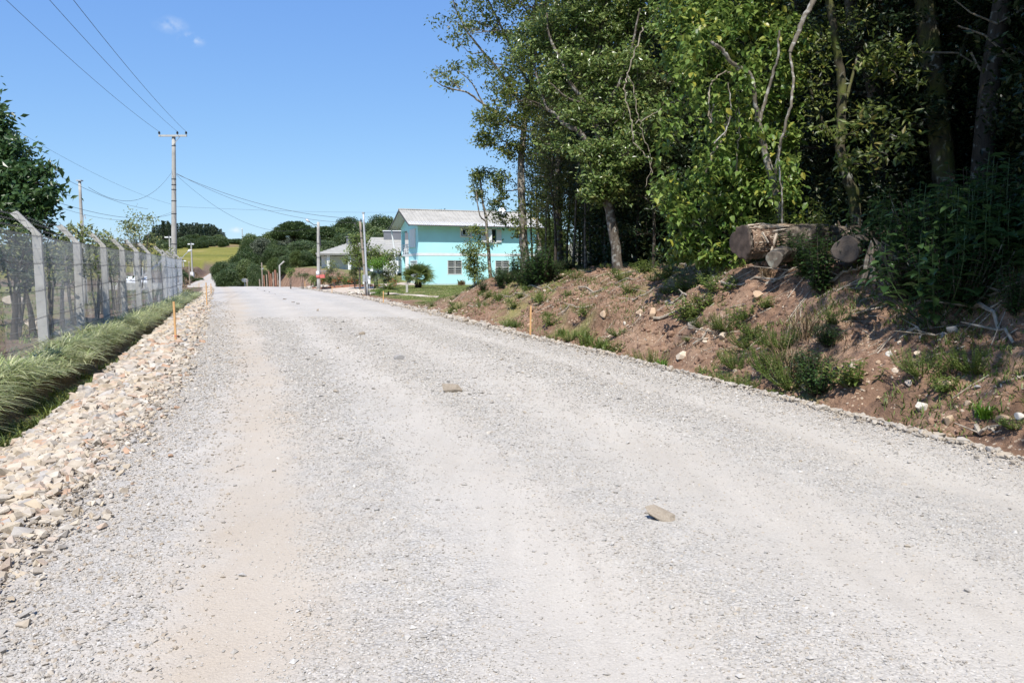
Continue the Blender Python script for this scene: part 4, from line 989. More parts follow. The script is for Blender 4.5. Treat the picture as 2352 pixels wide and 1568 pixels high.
# ---------------------------------------------------------------- grey roofed house beyond
kx, ky = -18.8, 84.0; kz = h1(kx, ky)
GH = thing('grey_roof_house', 'low white house with pale tiled hip roof, grey chimney and grey tower block', 'house', (kx, ky, kz), R(8))
zf = lambda v, Y=84.: 1.6+(620-v)/1801*Y-kz
b = HB(); b.blk(-1.6, 8.2, 1.2, 9, -.5, zf(588)); b.build('wall', M['white_paint'], GH)
b = HB()
for l0 in (-.9, 1.3, 3.6, 6.3): b.blk(l0, l0+.32, -.2, .12, -.3, zf(587))
b.build('porch_column', M['white_paint'], GH)
b = HB(); b.blk(2.2, 4.9, 1.12, 1.19, .2, 2.1); b.build('sliding_door', M['dark_glass'], GH)
def hip(b, l0, l1, d0, d1, z0, z1, r0, r1):
    dm = (d0+d1)/2; n = 9
    # stepped tile courses so the lines show
    for k in range(n):
        t0, t1 = k/n, (k+1)/n; st = .035
        def rect(t_, dz): return [(l0+(r0-l0)*t_, d0+(dm-d0)*t_, z0+(z1-z0)*t_+dz), (l1+(r1-l1)*t_, d0+(dm-d0)*t_, z0+(z1-z0)*t_+dz), (l1+(r1-l1)*t_, d1+(dm-d1)*t_, z0+(z1-z0)*t_+dz), (l0+(r0-l0)*t_, d1+(dm-d1)*t_, z0+(z1-z0)*t_+dz)]
        b.add(rect(t0, -.02)+rect(t0, st+.03)+rect(t1, 0), [(4, 5, 9, 8), (5, 6, 10, 9), (6, 7, 11, 10), (7, 4, 8, 11), (0, 1, 5, 4), (1, 2, 6, 5), (2, 3, 7, 6), (3, 0, 4, 7)])
    b.hexa([(l0+.05, d0+.05, z0-.14), (l1-.05, d0+.05, z0-.14), (l1-.05, d1-.05, z0-.14), (l0+.05, d1-.05, z0-.14), (l0+.05, d0+.05, z0-.03), (l1-.05, d0+.05, z0-.03), (l1-.05, d1-.05, z0-.03), (l0+.05, d1-.05, z0-.03)])
b = HB(); hip(b, -2.0, 6.8, -.6, 7.4, zf(583.5), zf(556), 1.2, 5.0)
hip(b, 2.7, 9.0, 1.0, 9.6, zf(577), zf(541), 3.6, 8.1); r_ = b.build('roof', M['tile_roof'], GH)
b = HB(); b.blk(1.0, 1.9, 2.6, 3.4, zf(566), zf(545.5)); b.blk(1.15, 1.75, 2.75, 3.25, zf(545.5), zf(543.5)); b.blk(.9, 2.0, 2.5, 3.5, zf(543.5), zf(541.5)); b.build('chimney', M['grey_render'], r_)
b = HB(); b.blk(5.0, 8.3, 4.4, 8.0, zf(570), zf(527)); b.build('tower', M['grey_render'], GH)
b = HB(); b.blk(4.9, 8.4, 4.3, 8.1, zf(527), zf(525)); b.build('tower_cap', M['white_trim'], GH)
b = HB(); b.blk(8.4, 13.5, 4.2, 9, -.3, zf(554)); b.build('side_wing', M['grey_render'], GH)
b = HB(); b.blk(8.3, 13.6, 4.1, 9.1, zf(554), zf(552.5)); b.build('side_wing_cap', M['white_trim'], GH)
# white garden wall between the houses, brick planter, red wall
b = HB(); wx0 = P(893, 640, 78); b.box((wx0.x, 78, h1(wx0.x, 78)+.8), (1.1, .2, 1.6), .1); tag(b.build('garden_wall', M['white_paint']), 'short white wall between the turquoise house and the garden tree', 'wall')
b = HB(); c0 = P(765, 646, 64)
for k in range(9): b.box((c0.x-1.4+k*.62, 64+.12*math.sin(k), h1(c0.x-1.4+k*.62, 64)+.08), (.55, .28, .26), .1*math.sin(k*2))
tag(b.build('planter_edging', M['red_tile']), 'terracotta edging blocks round the flower bed', 'edging')
# house glimpsed through the fence, roofs in the valley
def small_house(x, y, w, d, h, rise, rz, label, wall, roof, z=None, nwin=2):
    q = thing('distant_house', label, 'house', (x, y, h1(x, y) if z is None else z), rz)
    b = HB(); b.blk(-w/2, w/2, -d/2, d/2, -.5, h)
    b.add([(-w/2, -d/2, h), (-w/2, d/2, h), (-w/2, 0, h+rise), (w/2, -d/2, h), (w/2, d/2, h), (w/2, 0, h+rise)], None, [(0, 2, 1), (3, 4, 5)]); b.build('wall', M[wall], q)
    b = HB(); e = .4
    for s_ in (1, -1):
        b.hexa([(-w/2-e, s_*(-d/2-e), h-e*rise/(d/2)), (w/2+e, s_*(-d/2-e), h-e*rise/(d/2)), (w/2+e, 0, h+rise), (-w/2-e, 0, h+rise), (-w/2-e, s_*(-d/2-e), h-e*rise/(d/2)+.08), (w/2+e, s_*(-d/2-e), h-e*rise/(d/2)+.08), (w/2+e, 0, h+rise+.08), (-w/2-e, 0, h+rise+.08)])
    b.build('roof', M[roof], q)
    for k in range(nwin):
        l0 = -w/2+(k+.6)*w/nwin-.5; b = HB(); b.blk(l0, l0+1.0, -d/2-.03, -d/2-.003, 1.0, 2.1); f = b.build('window', M['white_trim'], q)
        b = HB(); b.blk(l0+.08, l0+.92, -d/2-.04, -d/2-.031, 1.08, 2.02); b.build('pane', M['dark_glass'], f)
p = P(320, 645, 90); small_house(p.x, 90, 1.9, 2, .5, .5, .2, 'small white roofed outbuilding seen through the fence mesh', 'white_paint', 'white_paint', P(320, 656, 90).z, 1)
p = P(320, 656, 84); b = MB(); b.box((p.x, 84, p.z-.2), (9, .2, 1.0)); tag(b.build('low_wall', M['concrete']), 'long low grey wall far behind the fence', 'wall')
p = P(1015*.0+1037, 600, 150); 
p = P(645, 597, 170); small_house(p.x, 170, 9, 6, 2.6, 1.6, .3, 'white roofed building glimpsed among the valley trees', 'white_paint', 'white_paint', P(645, 607, 170).z-1)
p = P(612, 640, 120); small_house(p.x, 120, 4, 3, 1.2, .8, .3, 'small pale blue shed roof behind the fence posts of the valley', 'plinth', 'plinth', P(612, 640, 120).z-.5, 1)
# satellite dishes
def dish(x, y, z, r, label, az, el, pale=False):
    q = thing('satellite_dish', label, 'satellite dish', (x, y, z)); b = MB()
    Rm = Matrix.Rotation(az, 3, 'Z') @ Matrix.Rotation(-el, 3, 'X')
    c = Vector((0, 0, r*.9))
    n, m_ = 18, 5; V = []; 
    for i in range(m_+1):
        for k in range(n):
            rr = r*i/m_ if i else .02; a = 2*math.pi*k/n; V.append(tuple(c+Rm @ Vector((rr*math.cos(a), -.28*r+ (rr/r)**2*-.0+ .28*r*(1-(rr/r)**2), rr*math.sin(a)))))
    V = np.array(V); Q = [(i*n+k, i*n+(k+1) % n, (i+1)*n+(k+1) % n, (i+1)*n+k) for i in range(m_) for k in range(n)]
    V2 = V+np.array(Rm @ Vector((0, .012, 0)))
    b.add(np.vstack([V, V2]), Q+[tuple(t+len(V) for t in q_[::-1]) for q_ in Q])
    b.build('reflector', M['dish_white' if pale else 'dish_mesh'], q)
    b = MB()
    for k in range(0, n, 3): b.tube([tuple(V[k]), tuple(V[m_*n+k])], .012*r, 4)
    f = c+Rm @ Vector((0, -.75*r, 0))
    for k in (0, 6, 12): b.tube([tuple(V[m_*n+k]), tuple(f)], .012*r, 4)
    b.tube([tuple(f), tuple(f+Rm @ Vector((0, -.1*r, 0)))], .05*r, 8); b.build('feed_arm', M['box_grey'], q)
    b = MB(); b.tube([(0, 0, -.5), (0, 0, r*.7), tuple(c+Rm @ Vector((0, .1, 0)))], .05, 8); b.build('mast', M['box_grey'], q)
p = P(562, 636, 92); dish(p.x, 92, P(567, 650, 92).z-.1, .38, 'mesh satellite dish on the ground behind the road crest', .5, .9)
p = P(1335, 612, 45); dish(p.x, 45, P(1335, 625, 45).z, .95, 'large pale satellite dish behind the thin trunks of the wood', .5, .75, True)
# fence posts in the valley
for k, (u, vt, vb, Y, lb) in enumerate([(601, 603, 654, 88, 'tall thin grey pole right of the dish behind the crest'), (606, 632, 654, 86, 'grey post left of the reddish posts'), (612, 630, 652, 86, 'second grey post of the row'), (617.5, 623, 651, 86, 'reddish post of the row'), (622, 628, 650, 86, 'thin pale post right of the reddish one'), (627, 625, 649, 86, 'pale post in the middle of the row'),
                                        (632, 620, 648, 87, 'thick red brown post of the row'), (637, 627, 646, 87, 'thin grey post beside the bent lamp post'), (567, 640, 655, 86, 'short grey stump post left of the row'), (596, 641, 654, 86, 'short post below the tall thin grey pole')]):
    p = P(u, vt, Y); zb = P(u, vb+6, Y).z-1.0; b = MB(); b.tube([(p.x, Y, zb), (p.x+.03, Y, (zb+p.z)/2), (p.x, Y, p.z)], .07 if k != 6 else .12, 6)
    tag(b.build('fence_stake', M['red_tile'] if 'red' in lb else M['pole_wood']), lb, 'post')
b = MB(); p = P(642, 610, 84); zb = P(642, 655, 84).z-1; b.tube([(p.x, 84, zb), (p.x, 84, p.z), (p.x+.5, 84, p.z+.45)], .09, 6); tag(b.build('cranked_post', M['concrete']), 'bent topped concrete post at the end of the row by the mound', 'post')
b = MB(); p = P(1239, 618, 30.5); b.box((p.x, 30.5, P(1239, 612, 30.5).z), (.14, .12, 1.5)); b.V[-1][:, 0] += 0
tag(b.build('concrete_post', M['concrete']), 'short grey concrete post among the thin trunks on top of the bank', 'post')
b = MB(); p0_ = G(1835, 775, 0, 4); b.tube([tuple(p0_-Vector((0, 0, .05))), tuple(p0_+Vector((.02, 0, .25))), tuple(p0_+Vector((-.01, 0, .55)))], [.012, .009, .004], 5); tag(b.build('dry_stem', M['dead_wood']), 'thin upright dry stem standing on the bank below the fallen trunk', 'stem')
b = MB(); p = G(935, 672, 0, 20); b.box((p.x, p.y, p.z+.25), (.14, .12, .6)); tag(b.build('marker_post', M['concrete']), 'stubby concrete marker on the lawn below the fan palm', 'post')

# ---------------------------------------------------------------- logs and dead wood
def log(name, label, p0, p1, r0, r1, mat='bark_log', seg=26, n=22, endmat='cut_wood', bark=.06, seed=0, cap0=True, cap1=True):
    q = thing(name, label, 'log', tuple(p0)); r = np.random.default_rng(seed)
    p0, p1 = Vector(p0), Vector(p1); d = p1-p0; Ln = d.length; d.normalize(); a = d.cross(Vector((0, 0, 1))).normalized(); c = a.cross(d)
    V = []
    for i in range(seg+1):
        t_ = i/seg; rr = r0+(r1-r0)*t_; cen = d*(Ln*t_)+Vector((0, 0, .03*math.sin(t_*7+seed)))
        for k in range(n):
            an = 2*math.pi*k/n
            w = 1+bark*(2*float(vnoise(k*1.1+seed, i*.35, seed))-1)+bark*.8*(r.random()-.5)+(.10*math.cos(an*3+seed) if i < 3 else .04*math.cos(an*3+seed))
            V.append(tuple(cen+a*(math.cos(an)*rr*w)+c*(math.sin(an)*rr*w)))
    b = MB(); b.add(V, [(i*n+k, i*n+(k+1) % n, (i+1)*n+(k+1) % n, (i+1)*n+k) for i in range(seg) for k in range(n)])
    b.build('bark', M[mat], q)
    for e, on in ((0, cap0), (seg, cap1)):
        if not on: continue
        ring = V[e*n:(e+1)*n]; cen = sum((Vector(v) for v in ring), Vector())/n; o = d*(-.012 if e == 0 else .012)
        b = MB(); inner = [tuple(cen+(Vector(v)-cen)*.93+o) for v in ring]; mid = [tuple(cen+(Vector(v)-cen)*.5+o*1.1) for v in ring]
        vs = [tuple(Vector(v)) for v in ring]+inner+mid+[tuple(cen+o*2)]
        Q = [(k, (k+1) % n, n+(k+1) % n, n+k) for k in range(n)]+[(n+k, n+(k+1) % n, 2*n+(k+1) % n, 2*n+k) for k in range(n)]; T = [(2*n+k, 2*n+(k+1) % n, 3*n) for k in range(n)]
        if e == 0: Q = [x[::-1] for x in Q]; T = [x[::-1] for x in T]
        b.add(vs, Q, T); b.build('cut_end', M[endmat], q)
    return q, (p0, d, a, c)
# big fallen trunk
e0 = P(1701, 556, 15.2); e1 = P(1935, 540, 16.2)
gz = h1(e0.x, e0.y)
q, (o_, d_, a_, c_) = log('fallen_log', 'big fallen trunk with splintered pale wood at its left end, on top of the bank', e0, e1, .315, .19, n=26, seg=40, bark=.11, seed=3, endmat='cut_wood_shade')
nrm0 = (-a_ if a_.y > 0 else a_)
b = MB(); r = np.random.default_rng(4)   # torn patch on the side facing the road
VV_ = []; QQ_ = []
for i_ in range(14):
    for j_ in range(9):
        t0 = .03+(.60+.14*math.sin(j_*2.1))*i_/13; an = -.62+1.3*j_/8+.08*math.sin(i_*1.7); rr_ = .352-.1*t0/2.2+.012*math.sin(i_*2.3+j_); VV_.append(tuple(d_*t0+nrm0*(rr_*math.cos(an))+c_*(rr_*math.sin(an))))
for i_ in range(13):
    for j_ in range(8): QQ_.append((i_*9+j_, (i_+1)*9+j_, (i_+1)*9+j_+1, i_*9+j_+1))
bb = MB(); bb.add(VV_, QQ_+[q_[::-1] for q_ in QQ_][:0]); bb.build('raw_wood', M['raw_wood'], q)
for k in range(150):
    t0 = r.uniform(.02, .62)*(1 if k < 90 else 1.5); an = r.uniform(-.7, .6) if k < 90 else r.uniform(.75, 1.35); Ls = r.uniform(.10, .42); 
    rr = .335-.1*t0/2.2
    nrm = (-a_ if a_.y > 0 else a_)
    base = d_*t0+nrm*(rr*1.02*math.cos(an))+c_*(rr*1.02*math.sin(an))
    dirv = (d_+c_*r.normal()*.06+nrm*(r.normal()*.04-.02)).normalized()
    w = r.uniform(.006, .022); b.tube([base-nrm*.01, base+dirv*Ls*.6-nrm*.004, base+dirv*Ls-nrm*.01], [w, w*.8, .002], 4)
for (t0, an, dt, dc, w) in ((.32, .25, .18, -.32, .035), (.55, .35, -.22, -.42, .032), (.2, .5, .1, -.2, .02)):
    base = d_*t0+nrm*(.38)+c_*(.34*math.sin(an)); b.tube([base, base+d_*dt+c_*dc+nrm*.05], [w, w*.7], 4)
b.build('splinters', M['splinter'], q)
b = MB()
for k in range(9):
    base = Vector(e1)-Vector(e0)+Vector((r.normal()*.1-.05, r.normal()*.08, .05+r.normal()*.08)); b.tube([base-Vector((0, 0, .08)), base+Vector((r.normal()*.06, -.03, r.uniform(.06, .2)))], [.045, .012], 4)
b.build('torn_end', M['splinter'], q)
# continuing trunk right of the break
log('fallen_log', 'darker trunk continuing right of the torn break on the bank top', P(1945, 545, 16.4), P(2120, 532, 18), .2, .15, n=16, seed=7, mat='bark_dark')
log('sawn_log', 'sawn log with round grey face pointing to the road below the big trunk', P(1943, 575, 12.9), P(1985, 560, 14.6), .215, .2, n=24, seg=12, seed=9, bark=.03)
log('short_log', 'small round ended log tucked under the big fallen trunk', P(1778, 592, 14.0), P(1815, 580, 15), .15, .14, n=16, seg=8, seed=11, mat='bark_log', endmat='bark_log', bark=.05)
# hollow stump
hp = P(2018, 600, 11.6); hs_ = thing('hollow_stump', 'dark hollow broken stump leaning beside the broad leaved plants', 'stump', tuple(hp)); b = MB()
for k in range(34):
    an = -.4+2.8*k/33+r.normal()*.06; rr = .24*r.uniform(.85, 1.15); top_ = Vector((math.cos(an)*rr*.25-.02, .1*math.sin(an)+.05, .30-.05*abs(math.cos(an)))); bot = Vector((math.cos(an)*rr*1.5+(.25 if math.cos(an) > 0 else 0), .15*math.sin(an)-.1, -.30)); 
    top_ = top_+Vector((0, 0, r.uniform(-.12, .05))); b.tube([top_, (top_+bot)/2+Vector((0, .03*r.normal(), .05+.02*r.normal())), bot], [.010, .024, .03], 5, rough=.4)
b.build('shell', M['bark_log'], hs_)
# loose branches
def branch(u0, v0, u1, v1, rad, label, mat='dead_wood', lift=.03, wob=.06, name='fallen_branch', forks=0, n=9, dz=0):
    a, c_ = G(u0, v0, 0, 4), G(u1, v1, 0, 4); pts = []
    for k in range(n):
        t_ = k/(n-1); x = a.x+(c_.x-a.x)*t_+wob*(vnoise(k*.7, u0*.1, 3)-.5); y = a.y+(c_.y-a.y)*t_+wob*(vnoise(k*.7, v0*.1, 4)-.5)
        pts.append((float(x), float(y), h1(x, y)+lift+.05*abs(math.sin(k*1.3+u0))+dz*t_))
    b = MB(); b.tube(pts, [rad*(1-.6*k/(n-1)) for k in range(n)], 6, rough=.25)
    for f in range(forks):
        i = 2+f*2; p = np.array(pts[min(i, n-2)]); dvec = np.array([rng.normal()*.35, rng.normal()*.2, .08]); b.tube([p, p+dvec*.6, p+dvec], [rad*.5, rad*.35, rad*.15], 5)
    return tag(b.build(name, M[mat]), label, 'branch')
for args in [(2148, 690, 2352, 655, .035, 'long pale pole lying on the shaded slope at the right edge'), (2085, 772, 2170, 778, .02, 'short stick lying above the round grey stone'), (1655, 655, 1880, 612, .03, 'bent grey branch below the fallen trunk'),
             (1500, 738, 1640, 690, .03, 'thick splintered stick on the slope right of the gully'), (1530, 700, 1580, 686, .04, 'chunky broken wood piece on the bank'), (1330, 665, 1480, 637, .025, 'thin branch near the top of the bank shoulder'),
             (1210, 662, 1310, 650, .03, 'pale branch in the weeds at the left end of the bank'), (1150, 690, 1240, 672, .02, 'white stick on the bare soil by the lawn'), (1290, 725, 1360, 705, .02, 'thin stick by the orange stake'),
             (1410, 640, 1560, 618, .02, 'long dry twig across the upper bank'), (1575, 615, 1700, 590, .05, 'pale peeled branch left of the fallen trunk'), (1600, 622, 1690, 600, .045, 'second peeled branch left of the fallen trunk'), (1560, 612, 1640, 597, .03, 'thin peeled stick furthest left of the trunk'),
             (1905, 660, 1990, 620, .03, 'curved root on the soil under the sawn log'), (2210, 690, 2330, 800, .04, 'arching dead root at the right edge'), (2240, 985, 2300, 1010, .025, 'dark stick at the foot of the bank far right'),
             (1590, 800, 1680, 745, .02, 'dry stem across the bank weeds'), (1450, 700, 1530, 668, .022, 'grey twig above the gully'), (1075, 705, 1130, 697, .02, 'short white stick near the tip of the bank'), (1760, 660, 1830, 625, .025, 'dark root left of the big bank shrub')]:
    branch(*args, forks=3)
# twig litter on the bank
def litter():
    b = MB(); r = np.random.default_rng(31)
    for k in range(900):
        y = 6*math.exp(r.random()*math.log(33/6)); e = r.uniform(1.2, 6.5); x = float(XR(y))+e; a = r.normal()*.5-.35; Ls = r.uniform(.12, .6)
        x1, y1 = x+Ls*math.cos(a), y+Ls*math.sin(a); z0, z1 = H(np.array([x, x1]), np.array([y, y1]))
        b.tube([(x, y, z0+.015), ((x+x1)/2, (y+y1)/2, (z0+z1)/2+.03), (x1, y1, z1+.02)], r.uniform(.003, .009), 3, False)
    tag(b.build('twig_litter', M['dead_wood']), kind='stuff')
litter()

# ---------------------------------------------------------------- foliage tools
def leaf_geo(C, Sz, r, up=.5, droop=.25, width=.45, out=None):
    C = np.asarray(C); n_ = len(C)
    n = r.normal(size=(n_, 3)); n[:, 2] = np.abs(n[:, 2])*.6+up; n[:, 1] -= .45   # leaves turn to the light
    n /= np.linalg.norm(n, axis=1)[:, None]
    d = r.normal(size=(n_, 3)); d[:, 2] -= droop
    if out is not None: d += out*1.2
    d -= (d*n).sum(1)[:, None]*n; d /= np.linalg.norm(d, axis=1)[:, None]+1e-9
    s = np.cross(n, d); S_ = np.asarray(Sz)[:, None] if hasattr(Sz, '__len__') else Sz
    w = width*.5*S_
    V = np.stack([C, C+d*S_*.42+s*w+n*S_*.05, C+d*S_, C+d*S_*.42-s*w+n*S_*.05], 1).reshape(-1, 3)
    i = np.arange(n_)*4
    T = np.concatenate([np.stack([i, i+1, i+2], -1), np.stack([i, i+2, i+3], -1)])
    return V, T
def broad_leaves(C, Sz, D, r, width=.5):
    """larger ovate leaves, 6 outline points, folded along the midrib; D = direction"""
    n_ = len(C); d = D/np.linalg.norm(D, axis=1)[:, None]; up = np.array([0, 0, 1.])+r.normal(size=(n_, 3))*.25
    s = np.cross(d, up); s /= np.linalg.norm(s, axis=1)[:, None]+1e-9; n = np.cross(s, d); S_ = Sz[:, None]; w = width*S_*.5
    mid1 = C+d*S_*.35+n*S_*.02; mid2 = C+d*S_*.72-n*S_*.03; tip = C+d*S_-n*S_*.14
    V = np.stack([C, C+d*S_*.33+s*w+n*S_*.09, C+d*S_*.70+s*w*.75+n*S_*.03, tip, C+d*S_*.70-s*w*.75+n*S_*.03, C+d*S_*.33-s*w+n*S_*.09, mid1, mid2], 1).reshape(-1, 3)
    i = np.arange(n_)*8; T = [(0, 1, 6), (0, 6, 5), (2, 3, 7), (7, 3, 4)]; Q = [(1, 2, 7, 6), (6, 7, 4, 5)]
    T = np.concatenate([np.stack([i+a, i+b_, i+c], -1) for a, b_, c in T]); Q = np.concatenate([np.stack([i+a, i+b_, i+c, i+d_], -1) for a, b_, c, d_ in Q])
    return V, Q, T
def mass_pts(r, c, rad, ncl, per, clr, shell=.45, flat=.65):
    """leaf positions: clusters of leaves round twig tips spread through an ellipsoid"""
    d = r.normal(size=(ncl, 3)); d /= np.linalg.norm(d, axis=1)[:, None]
    q = (shell+(1-shell)*r.random(ncl))[:, None]*np.where(r.random(ncl) < .2, .6, 1)[:, None]
    q = q*(1+.22*r.normal(size=(ncl, 1))*.6)
    cc = np.asarray(c)+d*q*np.asarray(rad)
    k = np.repeat(np.arange(ncl), per)
    sc = (clr*(.6+.8*r.random(ncl)))[k][:, None]
    return cc[k]+r.normal(size=(len(k), 3))*sc*np.array([1, 1, flat]), cc
def limb(b, p0, p1, r0, r1, r, wob=.12, n=6, sides=6, rough=.12):
    p0, p1 = np.asarray(p0, float), np.asarray(p1, float); t_ = np.linspace(0, 1, n+1)[:, None]; Ln = np.linalg.norm(p1-p0)
    q = p0+(p1-p0)*t_; q[1:-1] += r.normal(size=(n-1, 3))*wob*Ln/n
    q[:, 2] += .10*Ln*np.sin(t_[:, 0]*math.pi)
    b.tube(q, np.linspace(r0, r1, n+1), sides, False, rough); return q
def gen_tree(name, label, cat, seed, h, r0, base, spread, nl, ncl, per, clr, leaf, lmat, bmat, loc=(0, 0, 0), shape='round', lean=(0, 0), width=.45, group=None, low=0):
    r = np.random.default_rng(seed); q = thing(name, label, cat, loc, 0, group); w = MB()
    n = 10; tp = np.array([(lean[0]*(k/n)**1.5+.035*h*math.sin(k*1.1+seed)*.5*(k/n), lean[1]*(k/n)**1.5+.03*h*math.cos(k*.9+seed)*.5*(k/n), h*.93*k/n-(.3 if k == 0 else 0)) for k in range(n+1)])
    w.tube(tp, [r0*(1.35 if k == 0 else 1)*(1-.85*k/n) for k in range(n+1)], 9, False, .15)
    LC = []
    for k in range(nl):
        f = base+(1-base)*((k+.5)/nl)**.9; i = f*n; i0 = min(int(i), n-1); o = tp[i0]+(tp[i0+1]-tp[i0])*(i-i0)
        a = k*2.4+r.normal()*.4
        t_ = (f-base)/(1-base)
        prof = {'round': .35+.65*math.sin(math.pi*min(1, t_*.75+.2)), 'cone': 1.05-.85*t_, 'flat': .3+.7*t_, 'col': .8}[shape]
        R_ = spread*prof*r.uniform(.7, 1.15); up = R_*(.15+.5*r.random())*(1 if shape != 'flat' else .35)
        e = o+np.array([math.cos(a)*R_, math.sin(a)*R_, up]); rr = r0*(1-.8*f)*.55
        pts = limb(w, o, e, max(rr, .02), .012, r)
        for m_ in range(ncl):
            tt = r.uniform(.35, 1.05); j = min(int(tt*6), 5); p = pts[j]+(pts[min(j+1, 6)]-pts[j])*(tt*6-j)
            tip = p+r.normal(size=3)*np.array([1, 1, .6])*R_*.28
            if m_ % 2 == 0: w.tube([p, (p+tip)/2+r.normal(size=3)*.03, tip], [.014, .010, .005], 3, False)
            m2 = int(per*r.uniform(.6, 1.4)); LC.append(tip+r.normal(size=(m2, 3))*clr*np.array([1, 1, .6])*r.uniform(.6, 1.2))
    if low:
        for m_ in range(low):
            a = r.uniform(0, 6.28); z = r.uniform(.05, base)*h; tip = np.array([math.cos(a), math.sin(a), 0])*r.uniform(.2, .8)*spread*.7+np.array([0, 0, z])
            LC.append(tip+r.normal(size=(per, 3))*clr)
    C = np.vstack(LC); V, T = leaf_geo(C, leaf*(.6+.8*r.random(len(C))), r, width=width)
    w.build('trunk', M[bmat], q, True); mesh_np('crown', V, None, T, M[lmat], q)
    return q
def px_mass(u, v, Y, ru, rv, depth=None):
    c = P(u, v, Y); k = Y/1801; return np.array(c), np.array([ru*k, depth if depth else max(ru, rv)*k*.8, rv*k])
def px_tree(name, label, cat, base_uvY, limbs, masses, lmat, bmat, seed, leaf, dens=1.0, clr=.22, droop=.3, up=.5, width=.45, strands=None, split=(), broad=False, lscale=1.0):
    """a tree whose limbs and leaf masses are measured off the photo and given real distances"""
    r = np.random.default_rng(seed); b0 = P(*base_uvY); z0 = h1(b0.x, b0.y); o = np.array([b0.x, b0.y, z0])
    q = thing(name, label, cat, tuple(o)); w = MB()
    WS = {k_: MB() for k_ in split}; OLD = []
    for li_, (pts, ra, rb) in enumerate(limbs):
        w_ = WS.get(li_, w)
        A_ = np.array([P(*p) for p in pts])-o
        if abs(A_[0][2]) < 1.2 and np.hypot(A_[0][0], A_[0][1]) < .5: A_[0][2] = -.25
        if li_ and li_ not in split and OLD:   # start each limb on the wood it grows from
            al = np.vstack(OLD); dd = np.linalg.norm(al-A_[0], axis=1); j_ = int(dd.argmin())
            if dd[j_] < .9: A_ = np.vstack([al[j_], A_[1:]]) if len(A_) > 1 else A_
        k = np.arange(len(A_)); s = np.linspace(0, len(A_)-1, (len(A_)-1)*5+1)
        Q_ = np.stack([np.interp(s, k, A_[:, c]) for c in range(3)], -1)
        for _ in range(2): Q_[1:-1] = (Q_[:-2]+2*Q_[1:-1]+Q_[2:])/4
        Q_[1:-1] += r.normal(size=Q_[1:-1].shape)*.009*np.clip(Q_[1:-1, 1:2]*0+1, 0, 1)
        if li_ not in split: OLD.append(Q_)
        w_.tube(Q_, np.linspace(ra, rb, len(Q_))*.85*lscale, 10 if ra > .05 else 5, False, .16)
    LC = []
    for ms in masses:
        u, v, Y, ru, rv = ms[:5]; dm = ms[5] if len(ms) > 5 else 1
        c, rad = px_mass(u, v, Y, ru, rv); c = c-o
        area = rad[0]*rad[2]*3.1; ncl = max(4, int(area*9*dens*dm/(clr/.22)**2)); per = int(26)
        L_, cc = mass_pts(r, c, rad, ncl, per, clr); LC.append(L_)
        for p in cc[::3]:
            st = c+np.array([0, 0, -rad[2]*.4])+(p-c)*.25
            w.tube([st, (st+p)/2+r.normal(size=3)*.06, p], [.018, .012, .005], 3, False)
    if strands:
        for (u, v, Y, ln, cnt) in strands:
            p = np.array(P(u, v, Y))-o; t_ = np.linspace(0, 1, cnt)[:, None]; sw = r.normal(size=3)*.15
            pts = p+np.array([0, 0, -1])*t_*ln*Y/1801+sw*t_**2+r.normal(size=(cnt, 3))*.09; LC.append(pts)
    C = np.vstack(LC); Qd = None; lsz = leaf*(.6+.8*r.random(len(C)))
    if broad:
        Dr = r.normal(size=C.shape); Dr[:, 2] = Dr[:, 2]*.5-.7; Dr[:, 1] -= .3; V, Qd, T = broad_leaves(C, lsz, Dr, r, .55)
    else: V, T = leaf_geo(C, lsz, r, up, droop, width)
    w.build('trunk', M[bmat], q, True); mesh_np('crown', V, Qd, T, M[lmat], q)
    for w2 in WS.values(): w2.build('stem', M[bmat], q, True)
    print(label[:40], len(C)); return q

